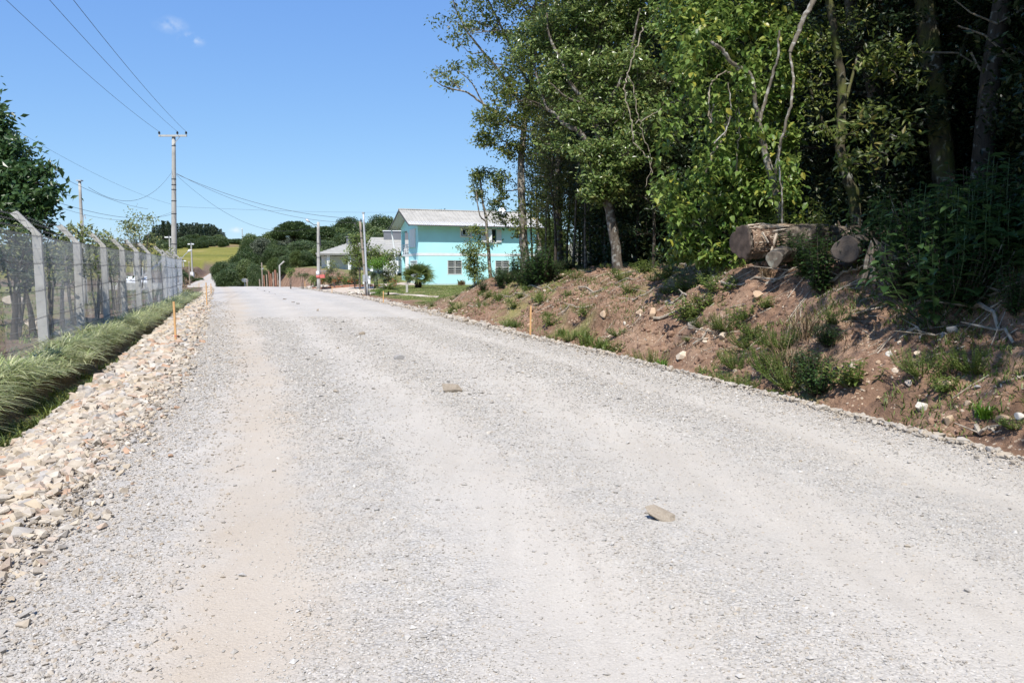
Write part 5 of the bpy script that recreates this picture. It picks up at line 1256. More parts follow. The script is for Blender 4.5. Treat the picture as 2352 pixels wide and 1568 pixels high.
# ---------------------------------------------------------------- the wood on the right: measured trees
px_tree('forest_tree', 'tall pale barked tree left of the wood with twiggy limbs against the sky', 'tree', (1206, 630, 33),
        [([(1206, 632, 33), (1204, 560, 33), (1199, 470, 33), (1195, 380, 33.2), (1203, 300, 33.5), (1216, 200, 34), (1226, 80, 34), (1240, -90, 34)], .24, .07),
         ([(1222, 632, 32.6), (1243, 560, 32.5), (1232, 520, 32.6), (1238, 470, 32.8), (1262, 420, 33)], .10, .03),
         ([(1197, 300, 33.5), (1150, 268, 33.2), (1110, 240, 33), (1075, 212, 32.6), (1040, 205, 32.4), (1010, 195, 32.2), (986, 172, 32)], .075, .015),
         ([(1060, 208, 32.5), (1030, 180, 32.4), (1000, 150, 32.4)], .03, .01), ([(1110, 240, 33), (1085, 190, 33), (1050, 160, 33), (1020, 165, 33)], .04, .012),
         ([(1205, 250, 33.6), (1160, 180, 33.4), (1110, 120, 33.2), (1070, 70, 33), (1045, 20, 32.8), (1035, -30, 32.6)], .08, .02), ([(1110, 120, 33.2), (1080, 125, 33), (1052, 95, 33)], .03, .01),
         ([(1214, 200, 34), (1180, 120, 33.8), (1150, 60, 33.5), (1120, 0, 33.2), (1100, -60, 33)], .08, .03), ([(1150, 60, 33.5), (1115, 40, 33.5), (1080, -10, 33.5)], .03, .01),
         ([(1220, 150, 34), (1270, 80, 34.5), (1300, 0, 35), (1320, -80, 35)], .09, .04), ([(1197, 340, 33.3), (1160, 325, 33), (1120, 300, 32.8)], .05, .015), ([(1197, 430, 33), (1165, 440, 33), (1130, 425, 33)], .04, .012)],
        [(1128, 275, 33, 42, 24, 1.5), (1120, 318, 33, 36, 22, 1.4), (1175, 345, 33, 40, 26), (1150, 415, 33, 26, 30, 1.1), (1150, 455, 33, 25, 22, .5), (1165, 200, 33.3, 40, 40, .6), (1200, 110, 33.5, 50, 50, .7), (1250, 40, 34, 50, 60, .9), (1150, 60, 33.5, 45, 45, .45), (1095, 40, 33, 45, 45, .28),
         (1050, 190, 32.6, 34, 12, .8), (1010, 172, 32.2, 22, 12, .9), (1045, 150, 33, 22, 10, .8), (1085, 150, 33, 30, 20, .4), (1060, 90, 33, 22, 20, .4), (1050, 25, 33, 16, 25, .4), (1230, 220, 34, 50, 60, .8), (1255, 330, 33.5, 45, 50, .7), (1240, 440, 33, 40, 45, .35), (1100, -60, 33, 90, 50, .5), (1260, -70, 34, 100, 60, 1), (1190, 520, 33.2, 30, 40, .35)],
        'leaf_forest', 'bark_pale', 101, .15, 1.2, .15, split=(1,))
px_tree('forest_tree', 'large tree with twisting limbs and glossy crown in the middle of the wood', 'tree', (1424, 606, 25),
        [([(1424, 608, 25), (1411, 545, 25), (1396, 465, 25), (1388, 400, 25), (1378, 350, 25.3), (1372, 280, 25.6), (1370, 180, 26), (1385, 60, 26), (1400, -80, 26)], .20, .08),
         ([(1378, 350, 25.3), (1345, 322, 25.4), (1330, 300, 25.4), (1298, 287, 25.6), (1275, 262, 26), (1256, 250, 26.2), (1240, 200, 26.5), (1225, 140, 27)], .12, .03),
         ([(1372, 290, 25.6), (1345, 240, 25.6), (1310, 190, 25.6), (1290, 140, 25.8), (1262, 90, 26), (1255, 30, 26)], .10, .03), ([(1345, 240, 25.6), (1300, 225, 25.4), (1262, 190, 25.4)], .05, .02),
         ([(1376, 280, 25.6), (1420, 200, 25), (1450, 120, 25), (1470, 20, 25)], .08, .03), ([(1385, 400, 25), (1420, 370, 24.6), (1440, 350, 24.3)], .05, .02), ([(1372, 200, 26), (1330, 120, 26), (1320, 20, 26)], .07, .03)],
        [(1300, 60, 26.5, 80, 70), (1230, 100, 27, 50, 60, .8), (1380, 60, 26, 80, 70), (1450, 40, 26, 70, 80), (1320, 160, 26, 80, 60, 1), (1270, 200, 26.5, 50, 50, .9), (1400, 170, 25.5, 70, 60), (1465, 170, 25, 55, 80, .9), (1330, 260, 25.6, 60, 45, .8), (1400, 270, 25, 50, 50, .7),
         (1280, 330, 26, 45, 45, .5), (1350, 345, 24.8, 50, 40, 1.1), (1375, 400, 24.6, 50, 42, 1.4), (1360, 448, 24.6, 38, 30, 1.4), (1415, 430, 24.6, 45, 40, .8), (1440, 350, 24.5, 55, 50, .9), (1480, 280, 24.5, 40, 70, .7), (1350, -50, 26, 120, 60), (1470, -60, 26, 90, 60)],
        'leaf_gloss', 'bark_grey', 102, .14, 1.25, .13)
st = [(random.uniform(1520, 1830), random.uniform(-20, 480), random.uniform(16.2, 18), random.uniform(40, 130), random.randint(30, 70)) for _ in range(90)]
px_tree('vine_covered_tree', 'forked pale limbed tree smothered in bright green hanging vines behind the log', 'tree', (1800, 545, 16.3),
        [([(1804, 560, 16.3), (1795, 500, 16.3), (1779, 434, 16.3), (1758, 350, 16.3), (1742, 285, 16.3)], .16, .11),
         ([(1742, 285, 16.3), (1734, 230, 16.2), (1726, 170, 16.1), (1700, 155, 16.0), (1676, 142, 15.9), (1660, 115, 15.8), (1642, 102, 15.7), (1632, 98, 15.7)], .085, .05),
         ([(1744, 280, 16.3), (1758, 230, 16.3), (1775, 170, 16.2), (1788, 130, 16.1), (1790, 70, 16.1)], .07, .03),
         ([(1780, 436, 16.3), (1791, 330, 15.9), (1806, 280, 15.8), (1818, 236, 15.8), (1822, 180, 15.9), (1815, 120, 16.1)], .055, .04),
         ([(1795, 560, 15.5), (1797, 480, 15.5), (1792, 400, 15.5), (1788, 335, 15.6)], .03, .025), ([(1812, 125, 16.1), (1838, 60, 16.1), (1862, 15, 16.1), (1885, -30, 16.1)], .07, .12),
         ([(1640, 330, 16.1), (1668, 300, 16.1), (1680, 260, 16.1), (1672, 190, 16.1)], .03, .02)],
        [(1748, 300, 16.2, 26, 40, .45), (1765, 430, 16.1, 40, 60, .6), (1712, 178, 16.0, 34, 18, .4), (1690, 250, 16.4, 40, 50, .35), (1800, 400, 16, 26, 60, .5), (1600, 50, 18.5, 90, 70), (1700, 20, 18, 110, 70), (1790, 80, 17.4, 60, 70), (1620, 150, 18.2, 70, 60), (1560, 110, 18.8, 50, 55), (1540, 20, 19, 50, 60), (1640, 230, 18, 50, 60, .8), (1655, 330, 17.8, 45, 70, .9), (1620, 430, 17.8, 55, 60), (1590, 540, 17.2, 55, 50), (1650, 580, 17, 80, 40),
         (1690, 480, 16.8, 70, 60), (1740, 430, 17, 60, 60), (1700, 380, 17.4, 50, 50), (1790, 440, 16.8, 45, 50), (1770, 330, 17.2, 40, 40, .7), (1760, 240, 17, 35, 40, .9), (1795, 290, 17, 40, 60, .9), (1810, 180, 17.3, 45, 40), (1560, 570, 17.6, 25, 28), (1535, 436, 18, 28, 14, .9), (1570, 470, 17.8, 40, 45), (1720, 520, 16.6, 60, 30), (1700, -70, 18, 150, 60), (1750, 170, 17.4, 30, 40, .6)],
        'leaf_vine', 'bark_pale', 103, .15, .72, .13, .7, .35, strands=st, split=(4, 6), broad=True, lscale=.68)
def liana(pts, r, label):
    A_ = np.array([P(*p) for p in pts]); k = np.arange(len(A_)); s = np.linspace(0, len(A_)-1, (len(A_)-1)*6+1)
    Q_ = np.stack([np.interp(s, k, A_[:, c]) for c in range(3)], -1)
    for _ in range(3): Q_[1:-1] = (Q_[:-2]+2*Q_[1:-1]+Q_[2:])/4
    b = MB(); b.tube(Q_+rng.normal(size=Q_.shape)*.02, np.linspace(r, r*.6, len(Q_))*.62, 5, False, .3); return tag(b.build('liana', M['liana']), label, 'vine')
liana([(1478, 60, 20), (1462, 110, 20), (1440, 170, 20), (1432, 210, 20), (1450, 270, 20), (1455, 330, 20), (1490, 360, 20), (1500, 400, 20)], .03, 'long pale liana hanging in front of the dark gap in the wood')
liana([(1440, 165, 20), (1455, 200, 20), (1460, 240, 20), (1470, 290, 20), (1490, 340, 20), (1500, 380, 20), (1480, 430, 20)], .022, 'thinner liana twisted beside the long hanging one')
liana([(1640, 240, 16.4), (1632, 290, 16.4), (1625, 210, 16.4), (1640, 180, 16.4), (1668, 165, 16.4), (1700, 170, 16.4)], .03, 'looping pale liana in the vine covered tree')
liana([(1620, 395, 16.4), (1640, 350, 16.4), (1665, 310, 16.4), (1672, 260, 16.4)], .035, 'straight slanting stem low in the vine covered tree')
liana([(1460, 285, 19), (1500, 262, 19), (1545, 235, 19), (1590, 215, 19)], .022, 'thin bare branch crossing the dark gap of the wood')
liana([(1690, 405, 16.3), (1695, 340, 16.3), (1698, 260, 16.3), (1690, 190, 16.3)], .025, 'thin pale vine stem at the centre of the vine covered tree')
px_tree('forest_tree', 'slender mossy tree with a bent trunk right of the vine covered tree', 'tree', (1972, 545, 17.2),
        [([(1972, 560, 17.2), (1968, 500, 17.2), (1958, 440, 17.2), (1943, 400, 17.2), (1928, 340, 17.2), (1932, 270, 17.2), (1934, 200, 17.2), (1926, 130, 17.2), (1912, 60, 17.2), (1895, -60, 17.2)], .15, .09),
         ([(1926, 345, 17.2), (1908, 310, 17.1), (1885, 270, 17), (1870, 240, 17), (1860, 205, 17)], .05, .03), ([(1885, 270, 17), (1850, 265, 16.8), (1825, 285, 16.7)], .02, .012), ([(1930, 250, 17.2), (1955, 190, 17.4), (1970, 120, 17.6)], .05, .03)],
        [(1870, 180, 16.8, 55, 40, .7), (1905, 300, 16.4, 40, 18, .6), (1860, 90, 17, 50, 50, .8), (1950, 30, 17.4, 60, 50, .5), (1900, -60, 17, 120, 60), (1880, 235, 16.8, 35, 25, .6)], 'leaf_forest', 'bark_moss', 104, .11, .8, .15)
px_tree('forest_tree', 'thick lichen spotted double trunk with a broken stub in the dark part of the wood', 'tree', (2025, 500, 18.5),
        [([(2025, 530, 18.5), (2022, 450, 18.5), (2018, 340, 18.5), (2010, 260, 18.5), (2006, 200, 18.5), (1990, 150, 18.5), (1965, 90, 18.5), (1940, -60, 18.5)], .24, .12), ([(2050, 520, 18.7), (2052, 400, 18.7), (2048, 250, 18.7), (2042, 130, 18.7), (2030, -60, 18.7)], .20, .14),
         ([(2005, 205, 18.5), (2014, 100, 18.3), (2020, 78, 18.1)], .11, .09), ([(2052, 300, 18.5), (2070, 240, 18.3), (2062, 340, 18.2)], .03, .02)],
        [(2040, 120, 16.4, 62, 34, 1.1), (1995, 140, 16.6, 34, 24, .8), (2070, 170, 16.4, 40, 26, .9), (2010, 250, 16, 55, 20, .6), (2070, 300, 16, 40, 35, .5), (1990, 370, 14.8, 70, 22, .9), (2050, 350, 14.8, 50, 22, .8), (2030, -70, 18, 150, 60), (1960, 300, 15.4, 35, 22, .6)], 'leaf_forest', 'bark_grey', 105, .17, .75, .15, width=.34, split=(1, 3))
px_tree('forest_tree', 'broad dark trunk with greenish moss patch furthest right in the wood', 'tree', (2175, 520, 17.5),
        [([(2180, 560, 17.5), (2172, 430, 17.5), (2158, 300, 17.5), (2146, 180, 17.5), (2130, 60, 17.5), (2110, -80, 17.5)], .30, .24), ([(2150, 270, 17.4), (2190, 160, 17.6), (2230, 60, 18)], .09, .05)],
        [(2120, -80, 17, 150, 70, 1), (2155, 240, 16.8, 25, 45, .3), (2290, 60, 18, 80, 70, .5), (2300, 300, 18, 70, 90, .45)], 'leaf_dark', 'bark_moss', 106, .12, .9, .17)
b = MB()
for pts in ([(2352, 20, 16), (2290, 55, 16), (2230, 30, 16), (2180, -10, 16)], [(2330, 140, 16), (2260, 80, 16), (2200, 60, 16)], [(2110, 120, 17), (2200, 122, 17), (2260, 160, 17), (2330, 180, 17)], [(2230, 120, 16.5), (2250, 160, 16.5), (2300, 200, 16.5)]):
    A_ = np.array([P(*p) for p in pts]); b.tube(A_, [.025, .02, .015, .008][:len(A_)], 5, False)
tag(b.build('hanging_branches', M['liana']), 'tangle of bare pale branches in the dark top right corner', 'branch')
# slim tree in front of the house, with its low companion bush
px_tree('slim_tree', 'slim crooked tree standing in front of the turquoise house', 'tree', (1127, 642, 34),
        [([(1127, 645, 34), (1124, 600, 34), (1118, 540, 34), (1116, 500, 34), (1108, 460, 34), (1104, 420, 34), (1100, 392, 34)], .10, .03), ([(1117, 505, 34), (1104, 500, 33.8), (1098, 478, 33.7), (1094, 440, 33.7)], .04, .03), ([(1119, 545, 34), (1100, 535, 33.8), (1062, 560, 33.6)], .03, .012), ([(1116, 500, 34), (1140, 470, 34), (1150, 455, 34)], .03, .012), ([(1104, 430, 34), (1088, 415, 34), (1078, 402, 34)], .02, .01)],
        [(1100, 402, 34, 22, 13, 2.2), (1130, 400, 34, 20, 10, .8), (1092, 430, 34, 13, 12, 1.2), (1105, 450, 34, 18, 14, 1.0), (1140, 470, 34, 22, 14, .9), (1090, 530, 33.8, 15, 14, 1.3), (1115, 560, 33.8, 30, 12, .5), (1150, 505, 34, 26, 24, .5)], 'leaf_forest', 'bark_pale', 107, .12, 1.5, .13)
px_tree('shrub', 'drooping dark leaved shrub on the bank covering a house window', 'shrub', (1090, 648, 33.5),
        [([(1092, 655, 33.5), (1090, 610, 33.5), (1085, 580, 33.5)], .05, .02)], [(1088, 585, 33.5, 26, 20, 1.6), (1080, 565, 33.5, 26, 16, 1.0), (1085, 612, 33.5, 22, 22, 2.2), (1095, 635, 33.5, 20, 14, 1.6), (1060, 572, 33.5, 14, 14, .6), (1108, 618, 33.5, 16, 16, .7)], 'leaf_forest', 'bark_dark', 108, .10, .95, .12)
# slim twiggy trees between
THIN = gen_tree('thin_tree', 'thin dark trunked tree in the crowded edge of the wood', 'tree', 21, 8.5, .075, .32, .95, 16, 9, 22, .16, .11, 'leaf_olive', 'bark_dark', (0, 0, 0), 'col', (.3, .1), group='thin trees at the edge of the wood')
THIN2 = gen_tree('thin_tree', 'thin pale trunked tree in the crowded edge of the wood', 'tree', 22, 7.5, .065, .40, .9, 14, 8, 20, .16, .11, 'leaf_dark', 'bark_grey', (0, 0, 0), 'col', (-.4, .2), group='thin trees at the edge of the wood')
TA = gen_tree('forest_tree', 'tall evergreen forest tree', 'tree', 31, 13.5, .19, .28, 3.0, 30, 14, 46, .26, .15, 'leaf_forest', 'bark_grey', (0, 0, 0), 'round', (.6, .3), low=60)
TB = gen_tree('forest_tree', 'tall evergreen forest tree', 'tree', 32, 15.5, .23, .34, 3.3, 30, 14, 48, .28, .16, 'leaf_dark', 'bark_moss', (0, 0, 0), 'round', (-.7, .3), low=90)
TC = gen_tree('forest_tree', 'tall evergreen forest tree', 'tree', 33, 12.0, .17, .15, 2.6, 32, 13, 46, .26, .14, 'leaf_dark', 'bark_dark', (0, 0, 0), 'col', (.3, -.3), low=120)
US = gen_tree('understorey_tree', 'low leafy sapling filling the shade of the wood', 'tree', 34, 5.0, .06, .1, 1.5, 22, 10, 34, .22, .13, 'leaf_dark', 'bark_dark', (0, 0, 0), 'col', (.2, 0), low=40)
first = {id(TA): 1, id(TB): 1, id(TC): 1, id(US): 1, id(THIN): 1, id(THIN2): 1}
def put(src, x, y, rz, sc, label, group=None):
    z = h1(x, y)
    if first.pop(id(src), None):
        src.location = (x, y, z); src.rotation_euler = (0, 0, rz); src.scale = (sc, sc, sc)
        src['label'] = label
        if group: src['group'] = group
        return src
    return dup(src, (x, y, z), rz, sc, label, group)
r = np.random.default_rng(77)
G1 = 'trees massed in the wood on the right'
for (u, Y, sc) in ((1250, 31, .8), (1262, 33.5, .9), (1275, 29, .75), (1290, 34, .85), (1302, 31.5, .7), (1316, 30, .9), (1330, 33, .85), (1345, 28.5, .8), (1356, 31, .9), (1372, 33, .8), (1388, 29, .85), (1446, 30, .9), (1462, 27, .8), (1480, 29, .9), (1500, 25, .8), (1518, 27, .85), (1236, 35, .8), (1222, 37, .9), (1282, 36, 1), (1340, 37, .95), (1470, 33, 1)):
    x = (u-1176)/1801*Y; src = THIN if r.random() < .5 else THIN2
    put(src, x, Y, r.uniform(0, 6.28), sc, 'thin dark trunked tree in the crowded edge of the wood', 'thin trees at the edge of the wood')
# deep wood
spots = []
for Y in np.arange(20, 66, 4.2):
    x = float(XR(Y))+ (7.0 if Y > 30 else 8.6)+max(0, (24-Y))*.1
    if Y > 34: x = (1235+ (Y-34)*2.0-1176)/1801*Y+3.2
    while x < .80*Y+9:
        xx, yy = x+r.normal()*.8, Y+r.normal()*1.0
        spots.append((xx, yy)); x += 3.6+r.random()*1.4
for (xx, yy) in spots:
    if yy > 40 and xx > .75*yy: continue
    src = (TA, TB, TC)[int(r.integers(3))]
    put(src, xx, yy, r.uniform(0, 6.28), r.uniform(.85, 1.15), 'tall evergreen tree crowded in the dark interior of the wood', G1)
for Y in np.arange(13, 19.9, 3.2):
    x = 8.6+max(0, Y-13)*.35+1.8
    while x < .75*Y+11:
        src = (TB, TC)[int(r.integers(2))]; put(src, x+r.normal()*.5, Y+r.normal()*.6, r.uniform(0, 6.28), r.uniform(.9, 1.15), 'tall evergreen tree crowded in the dark interior of the wood', G1); x += 3.0+r.random()
# high canopy trees standing in the wood: crowns above the picture
TD = gen_tree('canopy_tree', 'tall canopy tree', 'tree', 35, 17.5, .24, .50, 4.6, 34, 16, 52, .30, .19, 'leaf_forest', 'bark_dark', (0, 0, 0), 'flat', (.5, .4))
first[id(TD)] = 1
TL = gen_tree('canopy_tree', 'leaning canopy tree', 'tree', 36, 11.0, .17, .52, 3.1, 30, 16, 56, .30, .2, 'leaf_forest', 'bark_dark', (0, 0, 0), 'round', (-2.0, 0))
first[id(TL)] = 1
for (x, y, rz_, s_) in ((8.6, 2.0, 0, 1), (8.8, 4.6, -.15, .95), (10.4, 7.2, .1, 1)):
    put(TL, x, y, rz_, s_, 'tree leaning over the near bank from the right, beyond the picture edge', 'leaning trees over the near bank')
for (x, y, s_, rz_) in ((8.1, 2.6, .66, 3.0), (8.6, 5.6, .68, 3.4), (9.0, 8.4, .75, 3.1), (8.2, 4.4, (.86, .86, .62), 1.0), (8.7, 6.9, (.86, .86, .66), 2.2)):
    put(TD, x, y, rz_, s_, 'tall dark stemmed tree whose crown closes the wood above the picture', 'tall canopy trees of the wood')
for (x, y, s_) in ( (10.4, 12.2, .95), (9.6, 16.2, 1.0), (9.8, 23, 1), (8.5, 29, 1.02), (13.6, 13.5, 1.0), (14.5, 17.5, 1.05), (12.2, 20.5, 1), (9.5, 25.5, 1), (16.5, 22, 1), (14.0, 27, 1)):
    put(TD, x, y, r.uniform(0, 6.28), s_, 'tall dark stemmed tree whose crown closes the wood above the picture', 'tall canopy trees of the wood')
# the wood continues to the right of the photographer and shades the near bank
for (x, y, sc) in ((9.6, 8.0, .95), (11.2, 10.6, 1.0), (10.6, 3.6, .95), (12.2, 6.4, 1), (13.2, -.5, 1), (14.6, 3.0, 1.05), (14.5, 8.8, 1), (16, 12, 1)):
    put((TA, TB, TC)[int(r.integers(3))], x, y, r.uniform(0, 6.28), sc, 'tall evergreen tree at the right flank of the wood beyond the picture edge', 'trees at the right flank of the wood')
for k in range(34):
    Y = r.uniform(15, 34); x = float(XR(Y))+r.uniform(6.5, 11)+max(0, (20-Y))*.35
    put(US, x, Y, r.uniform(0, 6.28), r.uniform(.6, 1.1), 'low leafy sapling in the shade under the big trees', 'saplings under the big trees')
for k in range(10):
    Y = r.uniform(9, 14); x = r.uniform(.62, .8)*Y+1.2
    put(US, x, Y, r.uniform(0, 6.28), r.uniform(.45, .75), 'low leafy sapling in the shade under the big trees', 'saplings under the big trees')

# ---------------------------------------------------------------- shrubs and weeds on the bank
def gen_plant(name, label, cat, seed, nst, h, leaf, per, lmat, smat, spread=.4, width=.4, loc=(0, 0, 0), whorl=False, group=None, droop=.2, bend=.3, lowf=.15):
    r = np.random.default_rng(seed); q = thing(name, label, cat, loc, 0, group); w = MB(); C, Dd, Sz = [], [], []
    for k in range(nst):
        a = r.uniform(0, 6.28); hh = h*r.uniform(.6, 1.05); R_ = spread*r.uniform(.2, 1)
        top_ = np.array([math.cos(a)*R_, math.sin(a)*R_, hh]); b0 = np.array([math.cos(a)*R_*.15, math.sin(a)*R_*.15, -.05]); m_ = 6
        t_ = np.linspace(0, 1, m_+1)[:, None]; pts = b0+(top_-b0)*t_+np.array([math.cos(a), math.sin(a), 0])*bend*R_*np.sin(t_*math.pi)*.3
        w.tube(pts, np.linspace(.006, .003, m_+1)*max(1, h), 4, False)
        for j in range(per):
            f = lowf+(1-lowf)*(j+r.random())/per if not whorl else 1-.3*r.random()**2
            i = min(int(f*m_), m_-1); p = pts[i]+(pts[i+1]-pts[i])*(f*m_-i); an = j*2.4+r.normal()*.3
            C.append(p); Dd.append([math.cos(an), math.sin(an), .35-droop+r.normal()*.25]); Sz.append(leaf*r.uniform(.6, 1.15)*(1-.35*f*(not whorl)))
    V, Q, T = broad_leaves(np.array(C), np.array(Sz), np.array(Dd), r, width)
    w.build('stem', M[smat], q); mesh_np('foliage', V, Q, T, M[lmat], q); return q
def place(src, u, v, sc, label, y0=4, rz=None, group=None, loc=None):
    p = G(u, v, 0, y0) if loc is None else Vector(loc); a = random.uniform(0, 6.28) if rz is None else rz
    if src.get('_used') is None:
        src['_used'] = 1; src.location = p; src.rotation_euler = (0, 0, a); src.scale = (sc, sc, sc); src['label'] = label
        if group: src['group'] = group
        return src
    d = dup(src, p, a, sc, label, group); return d
weedA = gen_plant('weed_plant', 'x', 'plant', 41, 18, .32, .14, 14, 'leaf_weed', 'leaf_weed', .40, .34, bend=.8)
weedB = gen_plant('weed_plant', 'x', 'plant', 42, 26, .24, .09, 16, 'leaf_gloss', 'leaf_weed', .40, .40, bend=.8)
weedC = gen_plant('fine_leaved_weed', 'x', 'plant', 43, 60, .42, .065, 26, 'leaf_weed', 'leaf_weed', .6, .28, bend=.7)
bush1 = gen_plant('leafy_shrub', 'x', 'shrub', 44, 34, 1.0, .17, 20, 'leaf_broad', 'bark_dark', .42, .42, lowf=.1)
willow = gen_plant('narrow_leaved_shrub', 'x', 'shrub', 45, 30, 1.25, .24, 22, 'leaf_weed', 'leaf_forest', .85, .24, droop=.55, lowf=.25, bend=.8)
big = gen_plant('broad_leaved_plant', 'x', 'plant', 46, 15, 1.35, .30, 15, 'leaf_broad', 'leaf_broad', 1.0, .52, lowf=.2, droop=.45, bend=1.2)
dark1 = gen_plant('creeping_shrub', 'x', 'shrub', 47, 50, .55, .10, 18, 'leaf_broad', 'bark_dark', .5, .5)
place(weedA, 1345, 725, .9, 'bright leafy weed right of the orange stake in the bank gully'); 
for (u, v, s, lb) in ((1570, 672, 1.15, 'upright bright weed high on the bank left of the log'), (1655, 668, 1.4, 'wide bright weed just below the splinters'), (1585, 735, 1.3, 'spreading green weed mid slope of the bank'), (1620, 705, .9, 'small weed above the mid slope one'), (1265, 748, .8, 'small weed at the stone rim right of the stake'),
                      (1420, 770, .7, 'weed by the stone rim below the gully rocks'), (1955, 882, 1.0, 'bright green weed alone on the bare soil near the rim'), (1240, 690, .9, 'leafy weed on the bank face left of the stake'), (1480, 625, 1, 'weed on the crest line near the thin trunks'), (1530, 640, 1.2, 'weed on the crest line left of the vines'),
                      (1700, 735, .8, 'pale weed below the cream rock'), (1740, 770, .9, 'pale weed in the middle of the bank face'), (1445, 672, .7, 'thin weed on the upper gully side'), (2330, 610, 1.0, 'weed with upright leaves at the right edge'), (2250, 670, 1.1, 'leafy weed in shade right of the broad leaved plants'), (1180, 705, .6, 'low weed at the left tip of the bank')):
    place(weedA if r.random() < .6 else weedB, u, v, s, lb)
place(weedC, 1820, 890, 1.0, 'bushy pale green weed at the foot of the bank with dry grass stalks')
for (u, v, s, lb) in ((1775, 862, .9, 'fine leaved weed left of the bushy pale one'), (1690, 845, .7, 'fine leaved weed by the big half buried boulder'), (1790, 800, .8, 'yellow green weed above the bushy pale one'), (1720, 800, .8, 'yellow green weed mid bank')):
    place(weedC, u, v, s, lb)
place(dark1, 1880, 905, .9, 'dark round leaved shrub right of the bushy pale weed')
for (u, v, s, lb) in ((1860, 860, .7, 'dark shrub on the shaded step above the bare soil'), (1900, 795, .6, 'low dark creeper in the shade'), (1230, 640, 1.0, 'dark shrub at the foot of the tall pale barked tree'), (1170, 650, .9, 'dark shrub at the bank tip before the turquoise house'), (1110, 668, .7, 'low dark shrub at the lawn edge'), (1285, 628, 1, 'dark shrub under the thin trunks'), (1200, 655, 1.0, 'dark shrub left of the tall pale barked tree'), (1690, 600, .8, 'dark shrub against the left end of the fallen trunk'), (1560, 600, 1.1, 'dark shrub at the base of the vines'), (1620, 605, 1, 'dark shrub below the vines left of the log')):
    place(dark1, u, v, s*1.0, lb)
place(bush1, 1885, 672, 1.0, 'leafy shrub on the bank right in front of the fallen trunk')
for (u, v, s, lb) in ((1850, 640, .75, 'smaller leafy shrub left of the one before the trunk'), (1240, 652, 1.3, 'broad leafy bush at the wood corner left of the thin trunks'), (1215, 662, 1.0, 'leafy bush beside the corner bush'), (1150, 662, .7, 'small leafy bush at the lawn corner'), (1430, 600, 1.2, 'leafy bush at the foot of the twisting limbed tree'), (2330, 720, .6, 'leafy shrub at the right picture edge')):
    place(bush1, u, v, s, lb)
p = P(1850, 560, 15.4); place(willow, 0, 0, 1.0, 'narrow leaved shrub arching over the fallen trunk', loc=(p.x, p.y+.7, h1(p.x, p.y+.7)))
p = P(1935, 500, 17.2); place(willow, 0, 0, .8, 'narrow leaved shrub behind the torn break of the trunk', loc=(p.x, p.y+.6, h1(p.x, p.y+.6)))
p = P(1760, 500, 17); place(willow, 0, 0, .9, 'narrow leaved shrub at the foot of the vine covered tree', loc=(p.x, 16.6, h1(p.x, 16.6)))
place(big, 2150, 745, .95, 'tallest clump of broad leaved plants on the shaded bank')
for (u, v, s, lb) in ((2080, 640, .75, 'broad leaved clump right of the hollow stump'), (2190, 650, 1.0, 'broad leaved clump behind the tallest one'), (2260, 600, .9, 'broad leaved clump in the shade at right'), (2330, 640, .8, 'broad leaved clump at the right edge'), (2120, 600, .9, 'broad leaved clump above the hollow stump')):
    place(big, u, v, s, lb)
for k, (u, v, s) in enumerate(((1150, 648, 1.1), (1185, 640, 1.0), (1262, 640, 1.2), (1225, 648, 1.2), (1300, 622, .9), (1370, 612, .9), (1460, 606, .9), (1505, 606, 1.0), (1545, 604, 1.1), (1580, 606, 1.0), (1640, 606, .9), (1820, 615, .7), (1790, 610, .7))):
    place(bush1 if k % 2 else dark1, u, v, s, 'leafy undergrowth bush along the top edge of the bank', group='undergrowth bushes along the bank top')
for k, (u, v, s) in enumerate(((2040, 600, .8), (2090, 690, .8), (2230, 640, 1.0), (2290, 640, 1.0), (2160, 612, 1.1), (2240, 612, 1.1), (2320, 612, 1.1), (2200, 700, .9), (2130, 690, .7))):
    place((big, dark1, bush1)[k % 3], u, v, s*(1, 1.7, 1.3)[k % 3], 'broad leaved plant in the shaded thicket right of the logs', group='thicket right of the logs')
rw = np.random.default_rng(62)
for k in range(140):
    y = 7.5*math.exp(rw.random()*math.log(34/7.5)); e = rw.choice([rw.uniform(.5, 2.2), rw.uniform(2.2, 5.2)]); x = float(XR(y))+e
    if vnoise(np.array([x*.7]), np.array([y*.7]), 41)[0] < .30: continue
    place((weedA, weedB, weedC)[k % 3], 0, 0, rw.uniform(.35, .85), 'small green weed sprouting from the dirt bank', group='small weeds on the dirt bank', loc=(x, y, h1(x, y)))
def blades(C, hgt, r, w=.012, lean=.35, arch=.6, az=None, n=5):
    """arching grass blades"""
    k = len(C); a = r.uniform(0, 6.28, k) if az is None else az; hh = hgt*(.55+.6*r.random(k)); le = lean+arch*r.random(k)
    t_ = np.linspace(0, 1, n); V = []
    dx, dy = np.cos(a), np.sin(a)
    for i, t1 in enumerate(t_):
        out_ = hh*le*t1**1.6; z = hh*(t1-.55*le*t1**2.4); ww = w*(1-t1)**.6*(.7+.6*(t1 < .9))
        cx = C[:, 0]+dx*out_; cy = C[:, 1]+dy*out_; cz = C[:, 2]+z
        V.append(np.stack([cx-dy*ww, cy+dx*ww, cz], -1)); V.append(np.stack([cx+dy*ww, cy-dx*ww, cz+.0], -1))
    V = np.stack(V, 1); i = (np.arange(k)*(2*n))[:, None]; Q = np.concatenate([np.stack([i[:, 0]+2*j, i[:, 0]+2*j+1, i[:, 0]+2*j+3, i[:, 0]+2*j+2], -1) for j in range(n-1)])
    return V.reshape(-1, 3), Q
def tuft(name, label, seed, n, h, mat, w=.006, rad=.12, lean=.3, arch=.5):
    r_ = np.random.default_rng(seed); q = r_.normal(size=(n, 3))*rad*.5; q[:, 2] = -.02; V, Q = blades(q, h, r_, w, lean, arch); o = mesh_np(name, V, Q, None, M[mat]); return tag(o, label, 'grass')
